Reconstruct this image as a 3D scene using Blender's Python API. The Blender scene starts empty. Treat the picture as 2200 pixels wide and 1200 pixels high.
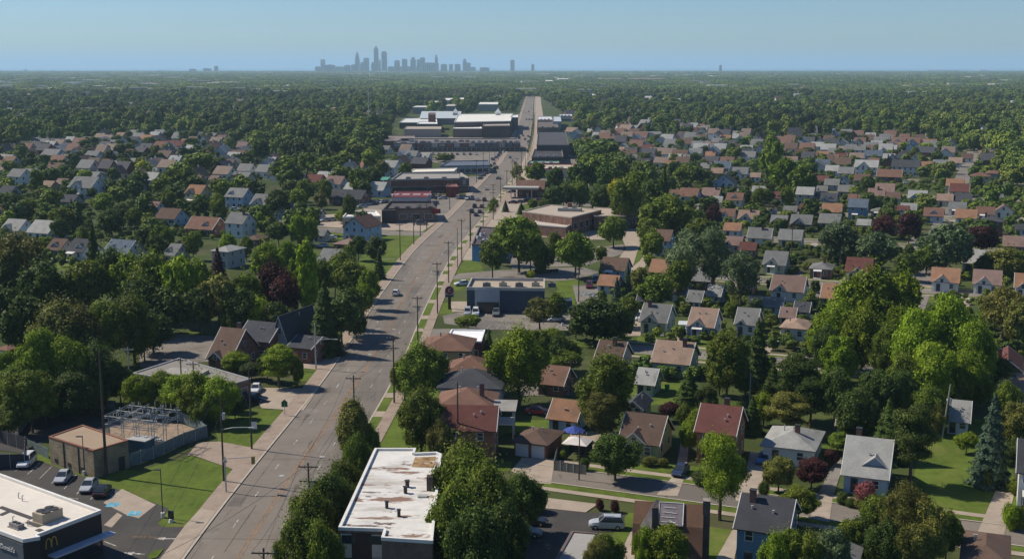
import bpy, math, random
import numpy as np
from mathutils import Vector, Matrix
random.seed(7)
rng = np.random.default_rng(11)
SC = bpy.context.scene
COL = SC.collection
R = math.radians

# ------------------------------------------------------------------ camera, sky, sun, exposure
CAM_H = 62.0                       # metres above the ground
FPX = 2600.0                       # focal length in pixels of the 2200 px wide photograph
PITCH = math.atan((600 - 143) / FPX)
cam_d = bpy.data.cameras.new('camera'); cam = bpy.data.objects.new('camera', cam_d); COL.objects.link(cam)
cam.location = (0, 0, CAM_H); cam.rotation_euler = (math.pi / 2 - PITCH, 0, 0)
cam_d.sensor_width = 36.0; cam_d.lens = 36.0 * FPX / 2200.0
cam_d.clip_start = 1.0; cam_d.clip_end = 120000.0
SC.camera = cam

SUN_DIR = Vector((-0.935, 0.345, 0.0)).normalized()      # horizontal direction towards the sun
SUN_EL = R(46)
world = bpy.data.worlds.new('World'); SC.world = world; world.use_nodes = True
wn = world.node_tree; wn.nodes.clear()
w_out = wn.nodes.new('ShaderNodeOutputWorld'); w_bg = wn.nodes.new('ShaderNodeBackground'); w_sky = wn.nodes.new('ShaderNodeTexSky')
w_sky.sky_type = 'NISHITA'; w_sky.sun_disc = False
w_sky.sun_elevation = SUN_EL; w_sky.sun_rotation = math.atan2(SUN_DIR.x, SUN_DIR.y)
w_sky.altitude = 250; w_sky.air_density = 1.0; w_sky.dust_density = 0.15; w_sky.ozone_density = 4.0
w_bg.inputs['Strength'].default_value = 0.083
w_tint = wn.nodes.new('ShaderNodeMix'); w_tint.data_type = 'RGBA'; w_tint.blend_type = 'MULTIPLY'; w_tint.inputs['Factor'].default_value = 1.0; w_tint.inputs['B'].default_value = (.70, .88, 1.10, 1)
wn.links.new(w_sky.outputs[0], w_tint.inputs['A']); wn.links.new(w_tint.outputs['Result'], w_bg.inputs[0]); wn.links.new(w_bg.outputs[0], w_out.inputs[0])

sun_d = bpy.data.lights.new('sun', 'SUN'); sun = bpy.data.objects.new('sun', sun_d); COL.objects.link(sun)
sun_d.energy = 5.0; sun_d.angle = R(0.53); sun_d.color = (1.0, 0.91, 0.76)
to_sun = Vector((SUN_DIR.x * math.cos(SUN_EL), SUN_DIR.y * math.cos(SUN_EL), math.sin(SUN_EL)))
sun.rotation_euler = to_sun.to_track_quat('Z', 'Y').to_euler(); sun.location = to_sun * 400

SC.view_settings.view_transform = 'Standard'; SC.view_settings.look = 'None'
SC.view_settings.exposure = 0.15; SC.view_settings.gamma = 1.0
SC.render.engine = 'CYCLES'
SC.cycles.max_bounces = 5; SC.cycles.diffuse_bounces = 2; SC.cycles.glossy_bounces = 2
SC.cycles.transmission_bounces = 3; SC.cycles.volume_bounces = 2; SC.cycles.transparent_max_bounces = 8
SC.cycles.sample_clamp_indirect = 4.0

# ------------------------------------------------------------------ helpers
_cp, _sp = math.cos(PITCH), math.sin(PITCH)
def G(px, py, z=0.0):
    """survey helper: the place on the level z that the photograph shows at (px, py)"""
    dx = (px - 1100) / FPX; dv = (600 - py) / FPX
    vy = _cp + dv * _sp; vz = -_sp + dv * _cp
    t = (z - CAM_H) / vz
    return Vector((dx * t, vy * t, z))
def mpp(py):                                   # metres per photo pixel (sideways) on the ground at row py
    return CAM_H / ((py - 143) * _cp)

NODES = {}
def mat(name, col=(.5, .5, .5), rough=.8, spec=.3, var=.0, scale=1.0, objcol=False, bump=0., bscale=8., metal=0., stain=None, wave=None, detail=4, rnd=0., nz=1.0):
    """procedural Principled material: base colour (or the object's own colour) with noise, optional stains, optional siding/course lines"""
    if name in NODES: return NODES[name]
    m = bpy.data.materials.new(name); m.use_nodes = True; nt = m.node_tree; N = nt.nodes; L = nt.links
    b = N['Principled BSDF']; b.inputs['Roughness'].default_value = rough
    b.inputs['Specular IOR Level'].default_value = spec; b.inputs['Metallic'].default_value = metal
    tc = N.new('ShaderNodeTexCoord'); mp = N.new('ShaderNodeMapping'); L.new(tc.outputs['Object'], mp.inputs[0])
    mp.inputs['Scale'].default_value = (1, 1, nz)
    if objcol:
        oi = N.new('ShaderNodeObjectInfo'); src = oi.outputs['Color']
    else:
        rgb = N.new('ShaderNodeRGB'); rgb.outputs[0].default_value = (*col, 1); src = rgb.outputs[0]
    if rnd:
        oi2 = N.new('ShaderNodeObjectInfo'); mr = N.new('ShaderNodeMapRange'); L.new(oi2.outputs['Random'], mr.inputs[0])
        mr.inputs[3].default_value = 1 - rnd; mr.inputs[4].default_value = 1 + rnd
        mm = N.new('ShaderNodeVectorMath'); mm.operation = 'SCALE'; L.new(src, mm.inputs[0]); L.new(mr.outputs[0], mm.inputs['Scale']); src = mm.outputs[0]
    if var:
        for k, (s, a) in enumerate(((scale, var), (scale * 6.3, var * .6))):
            n = N.new('ShaderNodeTexNoise'); n.inputs['Scale'].default_value = s; n.inputs['Detail'].default_value = detail
            L.new(mp.outputs[0], n.inputs['Vector'])
            r_ = N.new('ShaderNodeMapRange'); L.new(n.outputs['Fac'], r_.inputs[0]); r_.inputs[1].default_value = .3; r_.inputs[2].default_value = .7
            r_.inputs[3].default_value = 1 - a; r_.inputs[4].default_value = 1 + a
            mm = N.new('ShaderNodeVectorMath'); mm.operation = 'SCALE'; L.new(src, mm.inputs[0]); L.new(r_.outputs[0], mm.inputs['Scale']); src = mm.outputs[0]
    for st in (stain or ()):                      # (colour, scale, threshold, softness, amount[, stretch])
        n = N.new('ShaderNodeTexNoise'); n.inputs['Scale'].default_value = st[1]; n.inputs['Detail'].default_value = 6; n.inputs['Roughness'].default_value = .65
        mp2 = N.new('ShaderNodeMapping'); L.new(tc.outputs['Object'], mp2.inputs[0])
        mp2.inputs['Scale'].default_value = st[5] if len(st) > 5 else (1, 1, 1)
        mp2.inputs['Location'].default_value = (st[1] * 31.7, st[2] * 57.3, 4.1)
        L.new(mp2.outputs[0], n.inputs['Vector'])
        r_ = N.new('ShaderNodeMapRange'); L.new(n.outputs['Fac'], r_.inputs[0]); r_.inputs[1].default_value = st[2]; r_.inputs[2].default_value = st[2] + st[3]
        r_.inputs[4].default_value = st[4]
        mx = N.new('ShaderNodeMix'); mx.data_type = 'RGBA'; L.new(r_.outputs[0], mx.inputs['Factor']); L.new(src, mx.inputs['A']); mx.inputs['B'].default_value = (*st[0], 1)
        src = mx.outputs['Result']
    hsrc = None
    if wave:                                      # (period m, axis, depth of the line)
        sx = N.new('ShaderNodeSeparateXYZ'); L.new(tc.outputs['Object'], sx.inputs[0])
        f = N.new('ShaderNodeMath'); f.operation = 'DIVIDE'; L.new(sx.outputs[wave[1]], f.inputs[0]); f.inputs[1].default_value = wave[0]
        fr = N.new('ShaderNodeMath'); fr.operation = 'FRACT'; L.new(f.outputs[0], fr.inputs[0]); hsrc = fr.outputs[0]
    L.new(src, b.inputs['Base Color'])
    if bump or hsrc:
        bp = N.new('ShaderNodeBump'); bp.inputs['Strength'].default_value = bump or .6; bp.inputs['Distance'].default_value = .05
        if hsrc: L.new(hsrc, bp.inputs['Height'])
        else:
            n = N.new('ShaderNodeTexNoise'); n.inputs['Scale'].default_value = bscale; n.inputs['Detail'].default_value = 5; L.new(tc.outputs['Object'], n.inputs['Vector']); L.new(n.outputs['Fac'], bp.inputs['Height'])
        L.new(bp.outputs[0], b.inputs['Normal'])
    NODES[name] = m; return m

def brick_mat(name, scale=1.0):
    m = bpy.data.materials.new(name); m.use_nodes = True; N = m.node_tree.nodes; L = m.node_tree.links
    b = N['Principled BSDF']; b.inputs['Roughness'].default_value = .9; b.inputs['Specular IOR Level'].default_value = .15
    tc = N.new('ShaderNodeTexCoord'); oi = N.new('ShaderNodeObjectInfo')
    sx = N.new('ShaderNodeSeparateXYZ'); L.new(tc.outputs['Object'], sx.inputs[0])
    ad = N.new('ShaderNodeMath'); L.new(sx.outputs[0], ad.inputs[0]); L.new(sx.outputs[1], ad.inputs[1])
    cx = N.new('ShaderNodeCombineXYZ'); L.new(ad.outputs[0], cx.inputs[0]); L.new(sx.outputs[2], cx.inputs[1])
    br = N.new('ShaderNodeTexBrick'); L.new(cx.outputs[0], br.inputs['Vector']); br.inputs['Scale'].default_value = 2.2
    br.inputs['Mortar Size'].default_value = .02
    s1 = N.new('ShaderNodeVectorMath'); s1.operation = 'SCALE'; s1.inputs['Scale'].default_value = .75; L.new(oi.outputs['Color'], s1.inputs[0])
    s2 = N.new('ShaderNodeVectorMath'); s2.operation = 'SCALE'; s2.inputs['Scale'].default_value = 1.2; L.new(oi.outputs['Color'], s2.inputs[0])
    L.new(s1.outputs[0], br.inputs['Color1']); L.new(s2.outputs[0], br.inputs['Color2']); br.inputs['Mortar'].default_value = (.25, .22, .19, 1)
    n = N.new('ShaderNodeTexNoise'); n.inputs['Scale'].default_value = .7; n.inputs['Detail'].default_value = 5; L.new(tc.outputs['Object'], n.inputs['Vector'])
    r_ = N.new('ShaderNodeMapRange'); L.new(n.outputs['Fac'], r_.inputs[0]); r_.inputs[1].default_value = .3; r_.inputs[2].default_value = .7; r_.inputs[3].default_value = .75; r_.inputs[4].default_value = 1.2
    mm = N.new('ShaderNodeVectorMath'); mm.operation = 'SCALE'; L.new(br.outputs['Color'], mm.inputs[0]); L.new(r_.outputs[0], mm.inputs['Scale'])
    L.new(mm.outputs[0], b.inputs['Base Color']); NODES[name] = m; return m

def leaf_mat(name, islands=True):
    """foliage: the object's colour, varied per clump, per leaf and per tree, with light passing through the leaves"""
    m = bpy.data.materials.new(name); m.use_nodes = True; N = m.node_tree.nodes; L = m.node_tree.links
    b = N['Principled BSDF']; b.inputs['Roughness'].default_value = .6; b.inputs['Specular IOR Level'].default_value = .18
    out = N['Material Output']; oi = N.new('ShaderNodeObjectInfo'); tc = N.new('ShaderNodeTexCoord')
    src = oi.outputs['Color']
    def mul(src, val, lo, hi, a=0., z=1.):
        r_ = N.new('ShaderNodeMapRange'); L.new(val, r_.inputs[0]); r_.inputs[1].default_value = a; r_.inputs[2].default_value = z
        r_.inputs[3].default_value = lo; r_.inputs[4].default_value = hi
        mm = N.new('ShaderNodeVectorMath'); mm.operation = 'SCALE'; L.new(src, mm.inputs[0]); L.new(r_.outputs[0], mm.inputs['Scale']); return mm.outputs[0]
    if islands:
        ge = N.new('ShaderNodeNewGeometry'); src = mul(src, ge.outputs['Random Per Island'], .6, 1.45)
    n = N.new('ShaderNodeTexNoise'); n.inputs['Scale'].default_value = .45; n.inputs['Detail'].default_value = 3; L.new(tc.outputs['Object'], n.inputs['Vector'])
    src = mul(src, n.outputs['Fac'], .65, 1.35, .3, .7)
    src = mul(src, oi.outputs['Random'], .8, 1.2)
    hs = N.new('ShaderNodeHueSaturation'); r2 = N.new('ShaderNodeMapRange'); L.new(n.outputs['Fac'], r2.inputs[0]); r2.inputs[3].default_value = .515; r2.inputs[4].default_value = .485
    L.new(r2.outputs[0], hs.inputs['Hue']); L.new(src, hs.inputs['Color']); src = hs.outputs[0]
    L.new(src, b.inputs['Base Color'])
    tr = N.new('ShaderNodeBsdfTranslucent'); L.new(src, tr.inputs['Color']); mx = N.new('ShaderNodeMixShader'); mx.inputs[0].default_value = .28
    L.new(b.outputs[0], mx.inputs[1]); L.new(tr.outputs[0], mx.inputs[2]); L.new(mx.outputs[0], out.inputs['Surface'])
    NODES[name] = m; return m

def tag(o, label=None, cat=None, group=None, kind=None):
    if label: o['label'] = label
    if cat: o['category'] = cat
    if group: o['group'] = group
    if kind: o['kind'] = kind
    return o
def link(name, data, parent=None, loc=(0, 0, 0), rz=0., color=None, rot=None, scale=None):
    o = bpy.data.objects.new(name, data); COL.objects.link(o)
    o.location = loc; o.rotation_euler = rot if rot is not None else (0, 0, rz)
    if scale is not None: o.scale = scale
    if parent is not None: o.parent = parent
    if color is not None: o.color = (*color, 1)
    return o
def root(name, loc, rz=0., label=None, cat=None, group=None):
    o = bpy.data.objects.new(name, None); o.empty_display_size = .5; COL.objects.link(o)
    o.location = loc; o.rotation_euler = (0, 0, rz); return tag(o, label, cat, group)

class MB:
    def __init__(s): s.V = []; s.F = []; s.M = []
    def poly(s, pts, m=0):
        i = len(s.V); s.V += [tuple(p) for p in pts]; s.F.append(list(range(i, i + len(pts)))); s.M.append(m); return s
    def box(s, c, d, rz=0., m=0):
        x, y, z = (k / 2 for k in d); ca, sa = math.cos(rz), math.sin(rz); i = len(s.V)
        for a, b_, e in ((-x, -y, -z), (x, -y, -z), (x, y, -z), (-x, y, -z), (-x, -y, z), (x, -y, z), (x, y, z), (-x, y, z)):
            s.V.append((c[0] + a * ca - b_ * sa, c[1] + a * sa + b_ * ca, c[2] + e))
        for f in ((0, 3, 2, 1), (4, 5, 6, 7), (0, 1, 5, 4), (1, 2, 6, 5), (2, 3, 7, 6), (3, 0, 4, 7)):
            s.F.append([i + k for k in f]); s.M.append(m)
        return s
    def prism(s, pts, z0, z1, m=0, mt=None):      # pts counter-clockwise (x, y)
        n = len(pts); i = len(s.V)
        s.V += [(p[0], p[1], z0) for p in pts] + [(p[0], p[1], z1) for p in pts]
        s.F.append([i + k for k in range(n)][::-1]); s.M.append(m)
        s.F.append([i + n + k for k in range(n)]); s.M.append(m if mt is None else mt)
        for k in range(n):
            j = (k + 1) % n; s.F.append([i + k, i + j, i + n + j, i + n + k]); s.M.append(m)
        return s
    def hull6(s, a, b, m=0):                      # two matching polygons joined into a solid
        n = len(a); i = len(s.V); s.V += [tuple(p) for p in a] + [tuple(p) for p in b]
        s.F.append([i + k for k in range(n)][::-1]); s.F.append([i + n + k for k in range(n)]); s.M += [m, m]
        for k in range(n):
            j = (k + 1) % n; s.F.append([i + k, i + j, i + n + j, i + n + k]); s.M.append(m)
        return s
    def tube(s, p0, p1, r0, r1=None, n=6, m=0):
        r1 = r0 if r1 is None else r1; p0, p1 = Vector(p0), Vector(p1); d = (p1 - p0)
        if d.length < 1e-6: return s
        q = d.to_track_quat('Z', 'Y'); a, b = [], []
        for k in range(n):
            t = 2 * math.pi * k / n; u = q @ Vector((math.cos(t), math.sin(t), 0)); a.append(p0 + u * r0); b.append(p1 + u * r1)
        return s.hull6(a, b, m)
    def slab(s, pts, th, m=0):                    # thick plate under a planar polygon
        a = [Vector(p) for p in pts]; nrm = (a[1] - a[0]).cross(a[2] - a[1]).normalized()
        return s.hull6([p - nrm * th for p in a], a, m)
    def data(s, name, mats):
        me = bpy.data.meshes.new(name); me.from_pydata(s.V, [], s.F)
        for m in mats: me.materials.append(m)
        if len(mats) > 1: me.polygons.foreach_set('material_index', s.M)
        me.update(); return me
    def obj(s, name, mats, parent=None, loc=(0, 0, 0), rz=0., color=None):
        if not isinstance(mats, (list, tuple)): mats = [mats]
        return link(name, s.data(name, mats), parent, loc, rz, color)

# ------------------------------------------------------------------ materials
def P(x, y, z=0.):
    d = y * _cp + (CAM_H - z) * _sp; v = -y * _sp * -1
    up = y * _sp + (z - CAM_H) * _cp
    return (1100 + x / d * FPX, 600 - up / d * FPX)
M_ground = mat('ground', (.058, .074, .022), .95, .1, .3, .02, stain=[((.10, .085, .05), .03, .52, .1, .55), ((.03, .055, .016), .012, .5, .12, .7)])
M_lawn = mat('lawn', (.085, .118, .02), .95, .1, .25, .12, stain=[((.17, .16, .05), .12, .54, .14, .6), ((.045, .085, .012), .3, .5, .2, .6), ((.10, .15, .02), 1.2, .5, .1, .5, (1, .12, 1))], bump=.4, bscale=6)
M_asph = mat('asphalt', (.18, .155, .132), .92, .2, .1, .15, stain=[((.12, .107, .094), .06, .48, .1, .7, (1, .12, 1)), ((.21, .185, .16), .035, .55, .12, .5), ((.06, .055, .05), .5, .62, .03, .6, (1, .08, 1))])
M_lot = mat('dark asphalt', (.058, .054, .051), .92, .2, .12, .2, stain=[((.085, .078, .07), .12, .52, .12, .5)])
M_oldlot = mat('worn asphalt', (.19, .168, .145), .92, .2, .14, .15, stain=[((.09, .083, .077), .1, .52, .1, .6), ((.2, .175, .15), .22, .6, .1, .4)])
M_patch = mat('dark asphalt patch', (.12, .105, .092), .92, .2, .15, .4)
M_conc = mat('concrete', (.33, .27, .215), .9, .2, .1, .4, stain=[((.22, .18, .145), .3, .55, .12, .5)])
M_brickwalk = mat('sidewalk paving', (.28, .22, .175), .92, .2, .12, .5, stain=[((.18, .13, .1), .25, .54, .12, .5)])
M_kerb = mat('kerb stone', (.38, .34, .28), .9, .2, .12, .6)
M_paint = mat('white road paint', (.5, .48, .44), .8, .2, .25, 1.5, stain=[((.15, .135, .12), 1.2, .44, .1, .85)])
M_orange = mat('orange road paint', (.32, .17, .07), .8, .2, .2, .7, stain=[((.13, .105, .085), 1.1, .47, .12, .85)])
M_bluep = mat('blue parking paint', (.1, .33, .45), .8, .2, .2, 1.5)
M_gravel = mat('gravel', (.26, .2, .15), .95, .1, .25, .8, stain=[((.16, .13, .1), .3, .52, .1, .6)])
M_tar = mat('tar sealed crack', (.03, .028, .027), .8, .2)
M_soil = mat('bare soil', (.15, .1, .065), .95, .1, .25, .5)
M_water = mat('lake water', (.06, .2, .33), .2, .5)

M_shingle = mat('roof shingles', rough=.93, spec=.12, var=.13, scale=.45, objcol=True, bump=.5, wave=(.28, 1, 1), stain=[((.09, .085, .08), .35, .57, .15, .35, (1, .35, 1))])
M_siding = mat('painted siding', rough=.75, spec=.25, var=.06, scale=.8, objcol=True, wave=(.22, 2, 1), bump=.45)
M_plain = mat('painted surface', rough=.7, spec=.3, var=.08, scale=.8, objcol=True)
M_brick = brick_mat('brickwork')
M_trim = mat('white trim', (.62, .61, .58), .6, .3, .05, 2)
M_glass = mat('window glass', (.025, .032, .04), .12, .6)
M_dark = mat('dark metal', (.03, .03, .032), .55, .4, .1, 3)
M_galv = mat('galvanised steel', (.42, .42, .4), .5, .4, .15, 3, metal=.25)
M_wood = mat('weathered pole wood', (.085, .065, .05), .95, .1, .25, 2, nz=.15)
M_bark = mat('tree bark', (.10, .075, .055), .95, .1, .3, 3, nz=.3)
M_rooffl = mat('flat roof membrane', rough=.85, spec=.2, var=.06, scale=.25, objcol=True, stain=[((.25, .2, .16), .16, .6, .12, .5)])
M_rust = mat('rust stained white roof coating', (.6, .58, .545), .85, .2, .05, .3,
    stain=[((.36, .33, .29), .16, .49, .12, .85, (.5, 1.6, 1)), ((.19, .105, .07), .2, .565, .03, .92, (.6, 1.7, 1)), ((.09, .045, .035), .26, .60, .025, .92, (.7, 1.6, 1)), ((.45, .45, .46), .5, .5, .2, .5)])
M_leaf = leaf_mat('foliage'); M_leaffar = leaf_mat('foliage of the far woods', False)
M_carpaint = mat('car paint', rough=.3, spec=.6, objcol=True)
M_tyre = mat('tyre rubber', (.02, .02, .02), .9, .1)
M_red = mat('red enamel', (.42, .02, .015), .5, .4)
M_lens = mat('lamp lens', (.6, .6, .55), .2, .6)

# ------------------------------------------------------------------ terrain and lake
def structure(o): o['kind'] = 'structure'; return o
mb = MB()                                                       # one sheet to the shore of the lake, finer near the camera
ys = [-400, 0, 150, 300, 600, 1200, 2400, 5000, 10000, 14500]
for a, b in zip(ys[:-1], ys[1:]):
    mb.poly([(-22000, a, 0), (22000, a, 0), (22000, b, 0), (-22000, b, 0)])
structure(mb.obj('ground', M_ground))
mb = MB().poly([(-60000, 14490, -.8), (60000, 14490, -.8), (60000, 70000, -.8), (-60000, 70000, -.8)])
structure(mb.obj('lake_water', M_water))

Z = dict(lawn=.03, lot=.05, street=.07, walk=.14, drive=.09, paint=.012)
_sheet_n = [0]
def sheet(name, px, m, z, parent=None):
    """flat sheet on the ground; each sheet gets its own level a little above the last one"""
    _sheet_n[0] += 1; zz = z + .0004 * _sheet_n[0] % .016
    o = MB().poly([G(*p, 0.)[:2] + (zz,) for p in px]).obj(name, m, parent)
    return structure(o) if parent is None else o
for pts in (
    [(72, 985), (78, 972), (105, 972), (260, 1008), (300, 1010), (413, 978), (505, 1010), (433, 1086), (398, 1131), (352, 1132), (337, 1123), (352, 1110), (362, 1091)],
    [(455, 905), (545, 877), (620, 881), (575, 930), (548, 962), (470, 948)],
    [(643, 790), (697, 793), (676, 819), (643, 819)], [(698, 727), (739, 729), (731, 745), (700, 744)],
    [(812, 504), (905, 507), (835, 606), (780, 670), (745, 690), (742, 600), (770, 560)],
    [(400, 712), (500, 712), (500, 727), (400, 728)],
    [(107, 562), (135, 553), (180, 566), (150, 580), (120, 582)],
    [(550, 474), (605, 474), (610, 486), (548, 486)], [(700, 495), (737, 496), (737, 515), (712, 512)],
    [(942, 601), (1012, 596), (1006, 612), (985, 624), (944, 628)], [(938, 652), (966, 649), (973, 674), (936, 678)],
    [(978, 588), (1000, 556), (1036, 565), (1040, 588)], [(1180, 596), (1245, 600), (1245, 632), (1208, 630)],
    [(1040, 450), (1062, 428), (1130, 440), (1200, 452), (1130, 470), (1060, 475)],
    [(1365, 537), (1385, 528), (1392, 530), (1372, 562), (1358, 572)],
    [(1000, 902), (1190, 902), (1190, 925), (1090, 930), (1000, 960)], [(1050, 985), (1100, 992), (1095, 1012), (1050, 1010)],
    [(1325, 1000), (1455, 995), (1425, 1040), (1320, 1035)], [(1475, 1000), (1605, 1010), (1590, 1050), (1462, 1042)],
    [(1350, 820), (1470, 815), (1480, 870), (1360, 870)], [(1210, 730), (1360, 722), (1362, 742), (1215, 745)],
    [(1370, 722), (1462, 722), (1450, 745), (1365, 745)], [(1475, 722), (1580, 730), (1580, 750), (1468, 745)],
    [(1640, 935), (1800, 960), (1760, 1010), (1650, 985)], [(1990, 900), (2140, 900), (2200, 1090), (2080, 1165), (2000, 1150), (1960, 1040)],
    [(2155, 1140), (2200, 1145), (2200, 1170), (2150, 1165)], [(1790, 1075), (1860, 1085), (1850, 1110), (1788, 1100)],
    [(1310, 1100), (1395, 1102), (1370, 1110), (1345, 1160), (1300, 1200), (1320, 1140)], [(1520, 1130), (1585, 1140), (1540, 1200), (1515, 1200)],
    [(1640, 580), (1800, 590), (1800, 604), (1640, 598)], [(1640, 540), (1720, 545), (1715, 560), (1640, 560)],
    [(2000, 632), (2200, 640), (2200, 655), (1990, 650)], [(2150, 455), (2185, 460), (2170, 500), (2140, 490)],
    [(1600, 470), (1625, 480), (1610, 495), (1590, 490)], [(1205, 610), (1240, 612), (1235, 660), (1180, 650)]):
    sheet('lawn', pts, M_lawn, Z['lawn'])

# ------------------------------------------------------------------ the main road
LK = [(155, 1560), (388, 1197), (453, 1115), (493, 1063), (533, 1020), (573, 970), (713, 802), (788, 677), (838, 607), (893, 533), (957, 477), (984, 450), (1030, 400), (1078, 350), (1093, 322), (1106, 293), (1118, 258), (1128, 222), (1134, 205)]
LW = [G(*p).xy for p in LK]
def resample(pts, step=8.):
    out = [pts[0]]
    for a, b in zip(pts[:-1], pts[1:]):
        n = max(1, int((b - a).length / step)); out += [a + (b - a) * (k + 1) / n for k in range(n)]
    for _ in range(14): out = [out[0]] + [(out[i - 1] + out[i] * 2 + out[i + 1]) / 4 for i in range(1, len(out) - 1)] + [out[-1]]
    return out
RL = resample(LW)
cum = [0.]
for a, b in zip(RL[:-1], RL[1:]): cum.append(cum[-1] + (b - a).length)
def road(s, off):
    """point at s metres along the left kerb, off metres to its right"""
    s = min(max(s, 0.), cum[-1] - .01); i = max(k for k in range(len(cum) - 1) if cum[k] <= s)
    a, b = RL[i], RL[i + 1]; d = (b - a).normalized(); p = a + d * (s - cum[i]); return Vector((p.x + d.y * off, p.y - d.x * off))
def road_s(py):                                # distance along the kerb at photo row py
    y = G(1100, py).y; return next((cum[k] for k in range(len(RL)) if RL[k].y >= y), cum[-1])
def ribbon(name, s0, s1, o0, o1, z, m, parent=None, thick=0., step=6.):
    mb = MB(); n = max(1, int((s1 - s0) / step)); prev = None
    for k in range(n + 1):
        s = s0 + (s1 - s0) * k / n; a, b = road(s, o0), road(s, o1)
        if prev:
            pa, pb = prev; q = [(*pa, z), (*pb, z), (*b, z), (*a, z)]
            if thick: mb.hull6([(x, y, z - thick) for x, y, _ in q], q)
            else: mb.poly(q)
        prev = (a, b)
    o = mb.obj(name, m, parent); return structure(o) if parent is None else o
RW = 13.6; SEND = cum[-1]
main_road = ribbon('main_road', 0, SEND, 0, RW, .02, M_asph)
ribbon('left_kerb', 0, SEND, -.32, -.02, .155, M_kerb, thick=.16)
ribbon('right_kerb', 0, SEND, RW + .02, RW + .32, .155, M_kerb, thick=.16)
ribbon('left_sidewalk', 0, SEND, -3.1, -.33, .14, M_brickwalk, thick=.14)
s_ = 6.; rg = random.Random(4)
ribbon('right_edge_paving', 0, road_s(330), RW + .33, RW + 2.1, .125, M_conc, thick=.125)
while s_ < road_s(380):
    l_ = rg.uniform(7, 20) if s_ < road_s(640) else rg.uniform(3, 9); ribbon('right_verge', s_, s_ + l_, RW + .36, RW + 2.08, .14, M_lawn, thick=.14, step=3); s_ += l_ + (rg.uniform(3, 5) if s_ < road_s(640) else rg.uniform(6, 16))
ribbon('right_sidewalk', 0, SEND, RW + 2.12, RW + 4.2, .14, M_brickwalk, thick=.14)
ribbon('right_lawn_strip', road_s(1250), road_s(760), RW + 4.2, RW + 13, .06, M_lawn)
ribbon('right_paved_strip', road_s(560), SEND, RW + 4.2, RW + 14, .04, M_conc)
# worn markings: orange centre lines, white lane dashes, edge seams, sealed cracks
ribbon('centre_line', 0, road_s(430), RW / 2 - .3, RW / 2 - .16, .034, M_orange, main_road)
ribbon('centre_line', 0, road_s(430), RW / 2 + .16, RW / 2 + .3, .034, M_orange, main_road)
for off in (3.45, RW - 3.45):
    s = 2.
    while s < 330:
        ribbon('lane_dash', s, s + 3, off - .07, off + .07, .034, M_paint, main_road, step=3); s += 12.2
for k in range(26):
    s = 5 + k * 13 + random.uniform(-3, 3); w = random.choice((.05, .07))
    a = random.uniform(.5, 3.2) if k % 3 else random.uniform(4, 12)
    ribbon('sealed_crack', s, s + random.uniform(8, 24), a, a + w, .03, M_tar, main_road)
for k in range(16):
    s = 8 + k * 19 + random.uniform(-4, 4)
    ribbon('sealed_joint', s, s + .08, .4, RW - .4, .031, M_tar, main_road, step=1)
for s, o in ((road_s(985), 9.5), (road_s(1060), 5.2), (road_s(890), 9.0), (road_s(770), 6.0), (road_s(720), 8.5), (road_s(600), 7.)):
    c = road(s, o); mb = MB(); mb.prism([(c.x + .42 * math.cos(t * math.pi / 5), c.y + .42 * math.sin(t * math.pi / 5)) for t in range(10)], .021, .036)
    mb.obj('manhole_cover', M_galv, main_road)
for k in range(22):                             # repaired patches, paler and darker than the old surface
    s = 6 + k * 17 + rg.uniform(-6, 6); o = rg.choice((.5, 3.6, 7.2, 10.2)) + rg.uniform(-.2, .2)
    ribbon('road_patch', s, s + rg.uniform(2, 11), o, o + rg.uniform(1.2, 3), .0255 + k * .0002, (M_oldlot, M_patch)[k % 2], main_road)
# crossings drawn on the road at the side street near the far traffic
for o0 in (-5, 7):
    for k in range(2):
        s = road_s(497) + (k * 3 - 2); ribbon('crossing_line', s, s + .35, .2, RW - .2, .036, M_paint, main_road, step=.35) if o0 < 0 else None
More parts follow.
